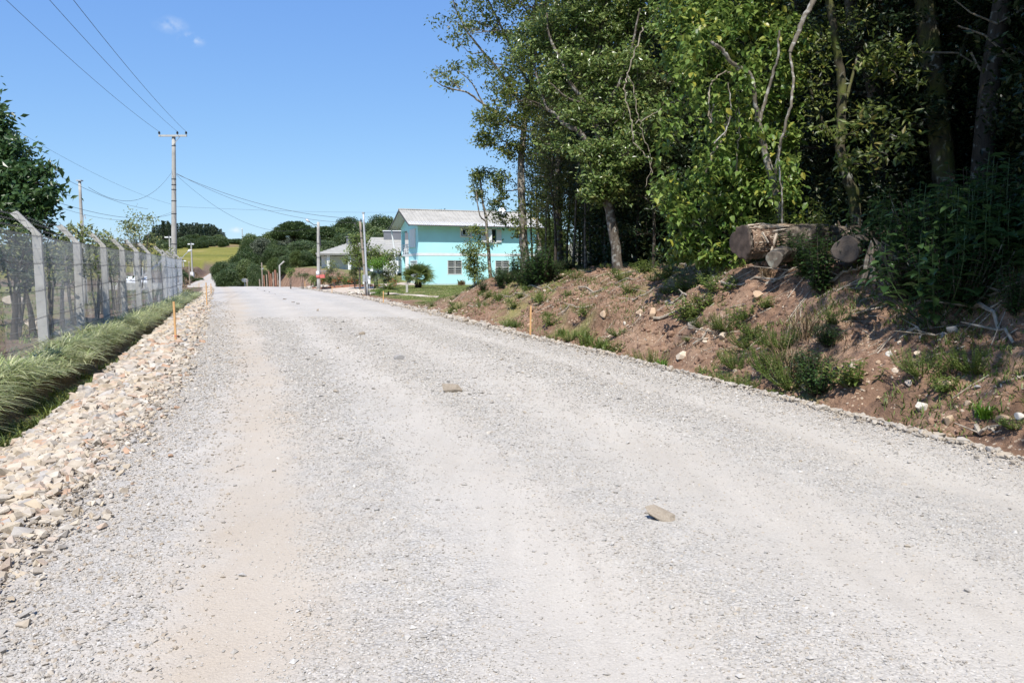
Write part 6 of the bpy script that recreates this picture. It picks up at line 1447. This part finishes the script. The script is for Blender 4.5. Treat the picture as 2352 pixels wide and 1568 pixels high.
# variegated grass border hanging into the ditch
def border():
    r = np.random.default_rng(51); n = 15000; y = 6.5*np.exp(r.random(n)*math.log(52/6.5)); e = r.normal(size=n)*.17
    nc = 330; cy = 6.5*np.exp(r.random(nc)*math.log(52/6.5)); ce = .55+r.normal(size=nc)*.16; ci = r.integers(0, nc, n); rx, ry = r.normal(size=(2, n))*.07; y = cy[ci]+ry; x = XF(y)+ce[ci]+rx; z = H(x, y); z = np.where(z < -.15, -.1, z)+.02
    side = r.random(n); az = np.where(side < .7, np.arctan2(ry, rx+.045)+r.normal(size=n)*.25, r.uniform(0, 6.28, n))
    V, Q = blades(np.stack([x, y, z], -1), .50*(.7+.5*vnoise(y*1.5, y*0, 6))[:], r, .0115, .55, 1.1, az, 6)
    tag(mesh_np('variegated_grass', V, Q, None, M['leaf_blade']), kind='stuff')
border()
# turf on the lawns and verge, dry grass on the bank shoulder
def scatter_grass(name, xy, h, mat, seed, w=.01, lean=.2, arch=.5):
    r_ = np.random.default_rng(seed); z = H(xy[:, 0], xy[:, 1]); V, Q = blades(np.stack([xy[:, 0], xy[:, 1], z-.01], -1), h, r_, w, lean, arch, None, 3)
    tag(mesh_np(name, V, Q, None, M[mat]), kind='stuff')
r = np.random.default_rng(52)
n = 60000; y = 33+37*r.random(n); e = 1.2+17*r.random(n)**1.2; xx = XR(y)+e; k = (fbm(xx*.8, y*.8, 77)+e*.2 > .35) & (xx < 12)
scatter_grass('lawn_grass', np.stack([xx[k], y[k]], -1), .07, 'leaf_weed', 3, .012)
n = 60000; y = 8*np.exp(r.random(n)*math.log(38/8)); e = .5+6.8*r.random(n)**.8; xx = XR(y)+e; k = (fbm(xx*.7, y*.7, 78) > .22-.06*e) 
scatter_grass('bank_grass', np.stack([xx[k], y[k]], -1), .15, 'leaf_weed', 4, .006, .4, .8)
n = 30000; y = 8*np.exp(r.random(n)*math.log(36/8)); e = 1.2+5*r.random(n); xx = XR(y)+e; k = (fbm(xx*.9, y*.9, 79) > .06)
scatter_grass('dry_grass', np.stack([xx[k], y[k]], -1), .16, 'leaf_dry', 5, .005, .5, .9)
n = 6000; y = 7*np.exp(r.random(n)*math.log(45/7)); xx = XF(y)+.85+.5*r.random(n); k = vnoise(xx*2, y*1.2, 4) > .62
scatter_grass('ditch_grass', np.stack([xx[k], y[k]], -1), .22, 'leaf_forest', 6, .009, .4, .8)
n = 26000; y = 12+60*r.random(n)**1.2; xx = XF(y)-.3-18*r.random(n); k = fbm(xx*.5, y*.5, 88) > .0
scatter_grass('garden_grass', np.stack([xx[k], y[k]], -1), .22, 'leaf_weed', 7, .012, .4, .8)
for (u, v, s, mt, lb, cat) in ((1345, 795, 1.6, 'leaf_weed', 'green grass tuft on the right stone rim below the gully', 0), (1380, 805, 1.5, 'leaf_weed', 'second green grass tuft on the right stone rim', 0), (1810, 860, 2.6, 'leaf_dry', 'tall straw coloured grass stalks above the bushy weed', 0), (1520, 845, .9, 'leaf_bright', 'little star of green blades on the stone rim', 0), (1850, 775, 2.4, 'leaf_dry', 'bleached dry grass clump in the shade below the trunk', 0), (1290, 770, 1, 'leaf_weed', 'grass tuft at the foot of the orange stake', 0),
                             (1760, 640, 1.2, 'leaf_dry', 'dry grass clump below the fallen trunk', 0), (2260, 960, .8, 'leaf_bright', 'sparse green blades by the stone rim at right', 0), (2220, 690, 1.8, 'leaf_dry', 'dead grass clump hanging at the right edge', 0), (445, 682, 2.2, 'leaf_weed', 'grass tussock at the end of the ditch by the last fence post', 0), (1060, 655, 2.8, 'leaf_dry', 'spiky tuft on the lawn before the house wall', 0)):
    p = G(u, v, 0, 4); o = tuft('grass_tuft', lb, int(u), 110, .26*s, mt, .006*max(1, p.y/14), .10*s); o.location = p

# ---------------------------------------------------------------- left garden trees and shrubs
px_tree('broad_crown_tree', 'big dark leafy tree cut by the left picture edge', 'tree', (-60, 690, 21),
        [([(-60, 700, 21), (-70, 560, 21), (-60, 460, 21), (-40, 380, 21), (0, 300, 21)], .22, .06), ([(-60, 470, 21), (0, 440, 20.5), (60, 430, 20.2), (110, 410, 20)], .09, .02), ([(-50, 400, 21), (30, 400, 20.4), (90, 440, 20.2), (130, 470, 20)], .07, .015), ([(-65, 560, 21), (0, 510, 20.5), (70, 490, 20)], .08, .02)],
        [(-20, 300, 21, 45, 50, 1.4), (-60, 260, 21, 60, 60, 1.2), (20, 340, 20.6, 40, 30, 1.4), (10, 400, 20.4, 60, 50, 1.5), (60, 410, 20.2, 50, 40, 1.0), (95, 390, 20, 24, 14, .9), (85, 450, 20, 42, 28, 1.1), (118, 440, 20, 14, 10, .7), (30, 480, 20.4, 70, 35, 1.5), (105, 490, 20, 28, 22, 1.3), (60, 515, 20.4, 50, 20, 1.2), (-40, 450, 21, 80, 70, 1.5), (-60, 360, 21, 90, 70, 1.5)], 'leaf_broad', 'bark_dark', 201, .19, 1.7, .17, .5, .3)
def garden(u, v, Y, ru, rv, seed, lb, mat='leaf_pale', dens=.8, leaf=.12, extra=(), name='garden_shrub', cat='shrub'):
    px_tree(name, lb, cat, (u, 700, Y), [([(u, 730, Y), (u+4, v+rv*.6, Y), (u, v-rv*.3, Y)], .06, .02), ([(u-3, 720, Y), (u-ru*.4, v+rv*.4, Y), (u-ru*.5, v-rv*.2, Y)], .04, .015), ([(u+3, 720, Y), (u+ru*.4, v+rv*.3, Y), (u+ru*.5, v-rv*.3, Y)], .04, .015)],
            [(u, v, Y, ru, rv, .9)]+list(extra), mat, 'bark_grey', seed, leaf, dens, .16, .2, .5)
garden(170, 590, 20, 42, 60, 211, 'yellow green garden shrub behind the second fence post', extra=[(185, 530, 20, 26, 20, .9), (150, 640, 20, 30, 30, 1)])
garden(222, 600, 25, 36, 60, 212, 'olive garden shrub reaching over the mesh left of the third post', extra=[(238, 545, 25, 20, 14, .7), (200, 540, 25, 16, 18, .6)])
garden(110, 620, 19, 36, 50, 213, 'dark leaved garden shrub between the nearest posts', 'leaf_forest', .7)
garden(270, 590, 29, 34, 46, 214, 'olive garden shrub right of the third fence post', 'leaf_olive')
garden(320, 550, 34, 42, 50, 215, 'garden tree with pale leaves and an open tip above the fence', name='garden_tree', cat='tree', extra=[(322, 495, 34, 24, 16, .7), (345, 510, 34, 14, 16, .5), (305, 520, 34, 24, 16, .8), (350, 560, 35, 30, 26, 1), (290, 565, 34, 22, 22, .9)])
garden(378, 592, 44, 26, 26, 216, 'dark green shrub tops by the brace of the fence', 'leaf_forest', .9, extra=[(358, 600, 41, 20, 22, 1)])
garden(40, 620, 18, 50, 60, 217, 'large shaded shrub at the left edge behind the mesh', 'leaf_dark', .8)
for i, (u, Y, rr, lb) in enumerate(((28, 17.5, .11, 'dark leaning trunk nearest the left edge behind the mesh'), (72, 19, .10, 'dark trunk just left of the nearest post'), (140, 21, .09, 'dark trunk between the two nearest posts'), (165, 24, .07, 'thin dark trunk left of the second post'), (235, 27, .08, 'thin trunk with pale patches left of the third post'), (262, 30, .07, 'thin trunk right of the third post'))):
    x = (u-1176)/1801*Y; z0 = h1(x, Y); src = gen_tree('garden_tree', lb, 'tree', 300+i, 2.3+.2*(i % 3), rr*.75, .5, .7, 8, 5, 20, .15, .12, ('leaf_dark', 'leaf_pale', 'leaf_forest')[i % 3], 'bark_dark', (x, Y, z0), 'round', (.3*(-1)**i, 0))
# fan palm on the lawn
def fan_palm(name, label, loc, H_, R_, seed, nf=26, mat='leaf_palm'):
    r = np.random.default_rng(seed); q = thing(name, label, 'palm', loc); b = MB(); n = 12
    b.tube([(0, 0, H_*k/n-.1) for k in range(n+1)], [.24*(1+.18*(-1)**k)*(1.25-.6*abs(k/n-.4)) for k in range(n+1)], 12, True, .25); b.build('trunk', M['palm_trunk'], q)
    w = MB(); V, T = [], []; c0 = np.array([0, 0, H_])
    for f in range(nf):
        a = f*2.4; el = -.25+1.6*(f/nf); Ls = R_*(.34 if el > .9 else .44)
        d = np.array([math.cos(a)*math.cos(el), math.sin(a)*math.cos(el), math.sin(el)]); tip = c0+d*Ls; w.tube([c0, (c0+tip)/2+np.array([0, 0, .04]), tip], [.022, .016, .012], 4, False)
        s = np.cross(d, [0, 0, 1]); s /= np.linalg.norm(s); u_ = np.cross(s, d); ro = r.uniform(-.95, .95); s, u_ = s*math.cos(ro)+u_*math.sin(ro), u_*math.cos(ro)-s*math.sin(ro)
        for k in range(26):
            th = -1.9+3.8*k/25; dd = d*math.cos(th)+s*math.sin(th); Lf = R_*.60*(.75+.25*math.cos(th))*r.uniform(.9, 1.1)
            m1 = tip+dd*Lf*.55-u_*.02*0; e = tip+dd*Lf+np.array([0, 0, -1])*Lf*(.12+.18*r.random()); sd = np.cross(dd, u_); wv = sd*.019*R_
            i = len(V); V += [tip-wv*.2, tip+wv*.2, m1+wv, m1-wv, e]; T += [(i, i+1, i+2), (i, i+2, i+3), (i+3, i+2, i+4)]
    w.build('leaf_stalk', M['leaf_weed'], q); mesh_np('fronds', V, None, T, M[mat], q); return q
p = G(960.5, 661, 0, 20); fan_palm('fan_palm', 'fan palm with shaggy trunk on the lawn in front of the turquoise house', tuple(p), .8, 1.6, 1, 32)
def feather_palm(name, label, loc, H_, R_, seed, nf=16, mat='leaf_palm', r0=.11, arch=1.0):
    r = np.random.default_rng(seed); q = thing(name, label, 'palm', loc); b = MB(); n = 8
    b.tube([(0, 0, H_*k/n-.1) for k in range(n+1)], [r0*(1.2-.4*k/n)*(1+.1*(-1)**k) for k in range(n+1)], 10, True, .2); b.build('trunk', M['palm_trunk'], q)
    w = MB(); V, T = [], []; c0 = np.array([0, 0, H_])
    for f in range(nf):
        a = f*2.4+r.normal()*.1; el = .35+.95*(f/nf); n = 12; pts = [c0]; e_ = el
        for k in range(n): e_ -= arch*.16*(1+.1*r.random()); pts.append(pts[-1]+np.array([math.cos(a)*math.cos(e_), math.sin(a)*math.cos(e_), math.sin(e_)])*R_/n)
        w.tube(pts, np.linspace(.02, .005, n+1), 4, False)
        for k in range(2, n*3):
            t_ = k/3; i0 = min(int(t_), n-1); p0 = pts[i0]+(pts[i0+1]-pts[i0])*(t_-i0); d = pts[i0+1]-pts[i0]; d = d/np.linalg.norm(d); s = np.cross(d, [0, 0, 1]); s /= np.linalg.norm(s)+1e-9
            for sg in (-1, 1):
                Lf = R_*.30*math.sin(min(1, .25+t_/n)*2.6); dd = s*sg*.8+d*.55+np.array([0, 0, .15-.3*r.random()]); e = p0+dd*Lf-np.array([0, 0, Lf*.25]); wv = d*.014*R_
                i = len(V); V += [p0-wv, p0+wv, e]; T += [(i, i+1, i+2)]
    w.build('leaf_stalk', M['leaf_weed'], q); mesh_np('fronds', V, None, T, M[mat], q); return q
p = G(864, 663, 0, 20); feather_palm('feather_palm', 'bluish feather palm with dark stem beside the metal pole', tuple(p), 1.0, 1.35, 2, 18, 'leaf_bluepalm', .16)
p = G(892, 678, 0, 20); feather_palm('feather_palm', 'small slender feather palm right of the round yellow green bush', tuple(p), .35, 1.1, 3, 14, 'leaf_forest', .06, .6)
p = G(728, 657, 0, 20); feather_palm('fan_palm', 'little palm with dark stem at the foot of the street lamp', (p.x-.1, p.y, p.z), .55, 1.1, 4, 14, 'leaf_palm', .13)
def bush_px(u, v, Y, ru, rv, lb, mat, leaf=.10, dens=1.3, seed=1, name='garden_bush', cat='bush', extra=()):
    return px_tree(name, lb, cat, (u, v+rv, Y), [([(u, v+rv+6, Y), (u, v, Y)], .04, .02), ([(u, v+rv+6, Y), (u-ru*.4, v-rv*.2, Y)], .03, .01), ([(u, v+rv+6, Y), (u+ru*.4, v-rv*.2, Y)], .03, .01)], [(u, v, Y, ru, rv, 1)]+list(extra), mat, 'bark_grey', seed, leaf, dens, .12)
bush_px(868, 670, 50.5, 14, 7, 'round clipped yellow green bush at the foot of the poles', 'leaf_bright', .06, 3.5, 1)
bush_px(881, 672, 51.5, 10, 6, 'darker round bush right of the clipped yellow green one', 'leaf_weed', .06, 2.5, 2)
bush_px(868, 606, 58, 24, 14, 'bright green conifer like bush behind the feather palm', 'leaf_bright', .09, 3, 3, 'garden_bush')
px_tree('garden_tree', 'light green leafy garden tree behind the leaning poles', 'tree', (828, 640, 61),
        [([(826, 650, 61), (826, 600, 61), (822, 560, 61), (818, 545, 61)], .10, .03), ([(826, 610, 61), (850, 590, 61), (880, 580, 61)], .06, .02), ([(826, 600, 61), (800, 585, 61)], .04, .02)],
        [(815, 552, 61, 18, 18, 1.3), (825, 575, 61, 30, 20, 1.3), (850, 575, 61, 26, 18, 1), (860, 590, 61, 32, 15, 1.3), (890, 590, 61, 22, 18, 1.2), (835, 600, 61, 40, 14, 1.3), (900, 610, 61, 15, 18, 1), (800, 600, 61, 14, 12, 1), (838, 545, 61, 10, 12, .6)], 'leaf_weed', 'bark_grey', 221, .17, 1.1, .2)
bush_px(760, 615, 66, 22, 25, 'open branched pale shrub in front of the grey roofed house', 'leaf_pale', .11, .6, 5, 'garden_shrub', 'shrub')
bush_px(815, 622, 62, 12, 22, 'dark shrub left of the leaning pole', 'leaf_forest', .11, 1.2, 6)
bush_px(893, 632, 59, 22, 26, 'brownish mixed shrub between the garden tree and the turquoise house', 'leaf_olive', .10, 1.0, 7)
bush_px(907, 645, 58, 8, 14, 'green shrub with red flowers at the driveway', 'leaf_weed', .08, 1.5, 8)
p = P(905, 642, 57.5); 
r = np.random.default_rng(5); C = np.array([p.x, p.y, h1(p.x, p.y)+.5])+r.normal(size=(60, 3))*np.array([.2, .15, .18]); V, T = leaf_geo(C, .1, r); tag(mesh_np('red_flowers', V, None, T, M['flower_red']), 'small clump of red flowers by the driveway', 'flowers')
for i, (u, v, ru, rv, mat, lb) in enumerate(((742, 640, 12, 10, 'leaf_forest', 'dark low bush right of the street lamp'), (758, 642, 11, 11, 'leaf_weed', 'spiky green plant second right of the street lamp'), (775, 643, 12, 10, 'leaf_olive', 'olive flower bed shrub in the middle of the bed'), (792, 641, 12, 13, 'leaf_weed', 'yellow green flower bed shrub'), (808, 643, 11, 12, 'leaf_olive', 'flower bed shrub left of the sign board'),
                                             (822, 646, 8, 10, 'leaf_forest', 'flower bed plant behind the leaning pole'), (720, 640, 14, 8, 'leaf_forest', 'low dark planting behind the street lamp'), (695, 632, 16, 6, 'leaf_olive', 'low planting along the top of the mound'), (667, 625, 10, 12, 'leaf_weed', 'spiky plant at the left end of the mound planting'))):
    bush_px(u, v, 65+i*.15, ru, rv, lb, mat, .11, 1.6, 20+i, 'flower_bed_plant', 'plant')
C = []
for (u, v) in ((752, 630), (780, 640), (803, 645), (768, 646), (812, 641), (737, 646)):
    q = P(u, v, 64.6); C.append(np.array(q)+r.normal(size=(26, 3))*np.array([.14, .1, .1]))
V, T = leaf_geo(np.vstack(C), .09, r); tag(mesh_np('bed_flowers', V, None, T, M['flower_red']), 'scattered red and orange flowers in the flower bed', 'flowers')

# ---------------------------------------------------------------- valley and hill trees
def far_tree(name, label, seed, w, h, lmat, lobes, leaf=.32, bmat='bark_dark', kind_='round', dens=1.0):
    r = np.random.default_rng(seed); q = thing(name, label, 'tree'); b = MB(); b.tube([(0, 0, -1), (0, 0, h*.4), (.1, 0, h*.75)], [.04*h*.5, .03*h*.5, .01*h*.5], 7, False, .1)
    C = []
    for k in range(lobes):
        t_ = (k+.5)/lobes; a = k*2.4+r.normal()*.3
        if kind_ == 'round': z = h*(.22+.66*t_); R_ = w*.5*math.sin(math.pi*min(.95, .25+.62*t_)); lr = w*r.uniform(.20, .30); rr = R_*r.uniform(.3, .85)
        elif kind_ == 'cone': z = h*(.15+.78*t_); R_ = w*.5*(1-.8*t_); lr = w*r.uniform(.12, .2)*(1.2-.6*t_); rr = R_*r.uniform(.4, .9)
        else:
            R_ = w*.5; lr = w*.15; rr = R_*math.sqrt(r.random())*.95; z = h*(.93-.30*(rr/R_)**2-.12*r.random())
        c = np.array([math.cos(a)*rr, math.sin(a)*rr, z]); rad = np.array([lr, lr, lr*(.75 if kind_ != 'flat' else .42)])
        if kind_ != 'cone': b.tube([(0, 0, z*.55), tuple(c)], [.05, .03], 4, False)
        n = int(620*dens*(lr/1.2)**2*(.32/leaf)**2/1.0); n = max(60, min(n, 2600))
        d = r.normal(size=(n, 3)); d /= np.linalg.norm(d, axis=1)[:, None]; qq = (r.random(n)**.3)[:, None]*(1+.3*(r.random((n, 1))-.5)); bu = 1+.28*np.sin(d[:, :1]*5+k)*np.cos(d[:, 1:2]*6+k*2)*np.cos(d[:, 2:]*5); qq = qq*bu
        C.append(c+d*qq*rad)
    C = np.vstack(C); V, T = leaf_geo(C, leaf*(.6+.8*r.random(len(C))), r, .5, .1, .6)
    b.build('trunk', M[bmat], q, True); mesh_np('crown', V, None, T, M[lmat], q); print(name, len(C)); return q
FT = [far_tree('valley_tree', 'x', 401, 9, 9, 'leaf_far', 26), far_tree('valley_tree', 'x', 402, 8, 10, 'leaf_far_light', 24), far_tree('valley_tree', 'x', 403, 10, 8.5, 'leaf_far', 28), far_tree('valley_tree', 'x', 404, 7, 8, 'leaf_far_grey', 20)]
EU = [far_tree('eucalyptus_tree', 'x', 411, 4.6, 14, 'leaf_eucalypt', 26, .42, 'bark_pale', 'cone', .9), far_tree('eucalyptus_tree', 'x', 412, 5.2, 12.5, 'leaf_eucalypt', 24, .42, 'bark_pale', 'cone', .9)]
AR = far_tree('araucaria_tree', 'x', 421, 11, 13, 'leaf_far', 52, .34, 'bark_dark', 'flat', 1.1)
OR = far_tree('orchard_tree', 'x', 431, 5, 4.6, 'leaf_far', 14, .34)
usedf = set()
def fput(src, x, y, z, sc, label, group=None, rz=None):
    a = random.uniform(0, 6.28) if rz is None else rz
    s = sc if hasattr(sc, '__len__') else (sc, sc, sc)
    if src.name not in usedf:
        usedf.add(src.name); src.location = (x, y, z); src.rotation_euler = (0, 0, a); src.scale = s; src['label'] = label
        if group: src['group'] = group
        return
    dup(src, (x, y, z), a, s, label, group)
def at_top(src, hsrc, u, vtop, Y, wpx=None, wsrc=9, label='', group=None):
    """stand a tree on the terrain so that its top reaches the measured height"""
    p = P(u, vtop, Y); z0 = h1(p.x, Y); hh = max(p.z-z0, 2.0); s = hh/hsrc; sw = (.80*wpx*Y/1801/wsrc) if wpx else s
    fput(src, p.x, Y, z0, (sw, sw, s*1.02), label, group)
# named trees
GV = 'valley trees of the far wood'
at_top(AR, 12.6, 675, 508, 128, 118, 11, 'wide domed araucaria standing above the valley trees')
at_top(AR, 12.6, 745, 520, 140, 110, 11, 'second araucaria crown right of the wide domed one')
at_top(AR, 12.6, 648, 566, 112, 40, 11, 'small araucaria with bare stem in the middle of the valley wood')
at_top(AR, 12.6, 935, 520, 110, 70, 11, 'araucaria just left of the turquoise house roof')
at_top(AR, 12.6, 905, 530, 105, 60, 11, 'lower araucaria behind the right end of the grey roofed house')
L_ = [(580, 545, 150, 60, 1, 'leafy tree at the left end of the valley wood by the field'), (568, 580, 125, 42, 0, 'dark rounded tree below it at the field corner'), (602, 552, 140, 50, 3, 'greyish tree in the left part of the valley wood'), (625, 540, 150, 60, 1, 'light green tree left of the araucaria dome'), (655, 552, 135, 60, 3, 'silver green tree below the araucaria dome'), (620, 578, 118, 42, 0, 'dense dark tree in the centre of the valley wood'),
      (690, 560, 122, 80, 2, 'broad round topped olive tree under the araucaria dome'), (668, 590, 112, 50, 0, 'dark tree low in the valley wood'), (725, 575, 115, 50, 1, 'green tree behind the street lamp'), (712, 545, 145, 60, 0, 'tree behind the street lamp top'), (750, 560, 120, 70, 0, 'tree left of the grey roofed house'), (790, 545, 125, 80, 2, 'tree over the grey house chimney'), (770, 530, 150, 80, 1, 'tree on the ridge over the lamp'),
      (800, 512, 165, 90, 0, 'ridge tree left of the leaning poles'), (840, 520, 160, 80, 1, 'ridge tree behind the leaning poles'), (880, 508, 170, 100, 2, 'rounded ridge tree right of the poles'), (830, 530, 140, 80, 0, 'tree behind the tower block'), (905, 528, 130, 60, 3, 'thin crowned tree left of the house gable'), (870, 535, 120, 70, 0, 'dark tree behind the tower block'), (925, 545, 105, 50, 1, 'tree seen beside the white downpipe'), (960, 520, 125, 70, 0, 'tree hidden behind the turquoise house'),
      (545, 612, 108, 60, 0, 'dark bushy tree right of the climbing road'), (522, 624, 104, 60, 2, 'bushy tree at the right kerb of the climbing road'), (565, 602, 106, 50, 1, 'yellow topped bushy tree in front of the field corner'), (585, 615, 100, 44, 0, 'dense green tree behind the dish'), (605, 628, 96, 36, 0, 'dark tree behind the tall thin grey pole'), (636, 596, 100, 46, 1, 'bright green rounded tree behind the bent post'), (655, 612, 98, 40, 2, 'tree left of the mound'), (545, 595, 130, 40, 3, 'grey green bush at the top of the climbing road'), (508, 606, 150, 50, 2, 'dark bush at the bend of the climbing road'), (700, 605, 100, 50, 0, 'tree right behind the mound top'), (680, 608, 96, 30, 1, 'yellow fan leaved tree above the mound'),
      (1010, 500, 140, 90, 0, 'tree hidden by the teal roof'), (1120, 500, 120, 90, 2, 'far tree seen through the wood edge'), (1190, 505, 110, 90, 0, 'second far tree seen through the wood edge'), (1260, 510, 100, 90, 1, 'third far tree seen through the wood edge')]
for (u, vt, Y, w, k, lb) in L_:
    at_top(FT[k], (9*.95, 10*.95, 8.5*.95, 8*.95)[k], u, vt, Y, w*1.15, (9, 8, 10, 7)[k], lb)
r = np.random.default_rng(61)
for k in range(46):   # fill of the far wood
    u = r.uniform(558, 1000); Y = r.uniform(118, 215); vt = np.interp(u, [558, 600, 650, 700, 760, 880, 1000], [556, 556, 545, 540, 530, 524, 520])+r.uniform(4, 34); j = int(r.choice([0, 0, 1, 2, 2, 3]))
    at_top(FT[j], (9*.95, 10*.95, 8.5*.95, 8*.95)[j], u, vt, Y, r.uniform(45, 75)*150/Y, (9, 8, 10, 7)[j], 'green tree packed in the far valley wood', GV)
for (u, vt, Y, lb) in ((575, 548, 330, ''), (600, 545, 340, ''), (590, 552, 300, ''), (630, 545, 320, ''), (545, 550, 360, ''), (560, 553, 350, '')):
    at_top(FT[0], 8.5, u, vt, Y, 60, 9, 'tree on the far skyline between the field and the valley wood', 'trees on the far skyline')
# eucalyptus grove on the hill
for k in range(95):
    u = r.uniform(330, 520); Y = r.uniform(335, 400)
    vt = np.interp(u, [330, 355, 380, 405, 425, 445, 480, 498, 512, 522], [540, 515, 506, 508, 516, 513, 515, 520, 532, 550])+r.uniform(-3, 12)
    at_top(EU[k % 2], 13.6 if k % 2 == 0 else 12.2, u, vt, Y, r.uniform(18, 26), 4.8, 'dark eucalyptus tree in the grove on the hilltop', 'eucalyptus grove on the hill')
for k in range(30):   # orchard like round trees at the field top
    u = 372+k*5.2+r.normal()*2.5; Y = r.uniform(290, 325); vb = np.interp(u, [370, 440, 540], [574, 574, 568])
    p = P(u, vb, Y); fput(OR, p.x, Y, h1(p.x, Y)-.3, r.uniform(.55, .85), 'round dark tree in the scattered row at the top of the field', 'scattered trees at the field top')
for k in range(16):
    u = r.uniform(425, 555); Y = r.uniform(335, 350)
    at_top(FT[k % 3], 8.8, u, np.interp(u, [500, 520, 556], [538, 545, 552])+r.uniform(0, 8), Y, 45, 9, 'mid height tree behind the top of the field', 'trees behind the field top')
for k in range(14):    # hidden skyline behind the left garden
    u = r.uniform(-60, 330); Y = r.uniform(150, 260)
    at_top(FT[k % 4], 8.8, u, r.uniform(560, 590), Y, 70, 9, 'distant tree seen in gaps behind the left garden', 'distant trees behind the garden')
# scrub and cut bank along the climbing road
for i, (u, v, Y, s) in enumerate(((428, 622, 118, 1.0), (440, 618, 128, .9), (452, 612, 140, .9), (463, 608, 150, .8), (425, 640, 110, 1), (474, 606, 160, .8), (436, 630, 112, .6))):
    p = P(u, v, Y); fput(OR, p.x-1.5, Y, h1(p.x-1.5, Y)-.8, (s*.5, s*.5, s*.35), ('scrubby bush on the cutting above the climbing road', 'scrubby bush on the cutting above the climbing road')[0], 'scrub along the climbing road')
y = 95+80*r.random(9000); xx = XL(y)-.6-2.6*r.random(9000); scatter_grass('cutting_grass', np.stack([xx, y], -1), .8, 'leaf_dry', 9, .05, .5, .8)
for k in range(12):
    y = 104+k*5.5; x = float(XL(y))-4.2; b = MB(); z = h1(x, y); b.tube([(x, y, z-.2), (x+.05, y, z+1.3)], .07, 5)
    tag(b.build('fence_stake', M['pole_wood']), 'small wooden fence stake above the cutting of the climbing road', 'post', 'stakes above the climbing road')
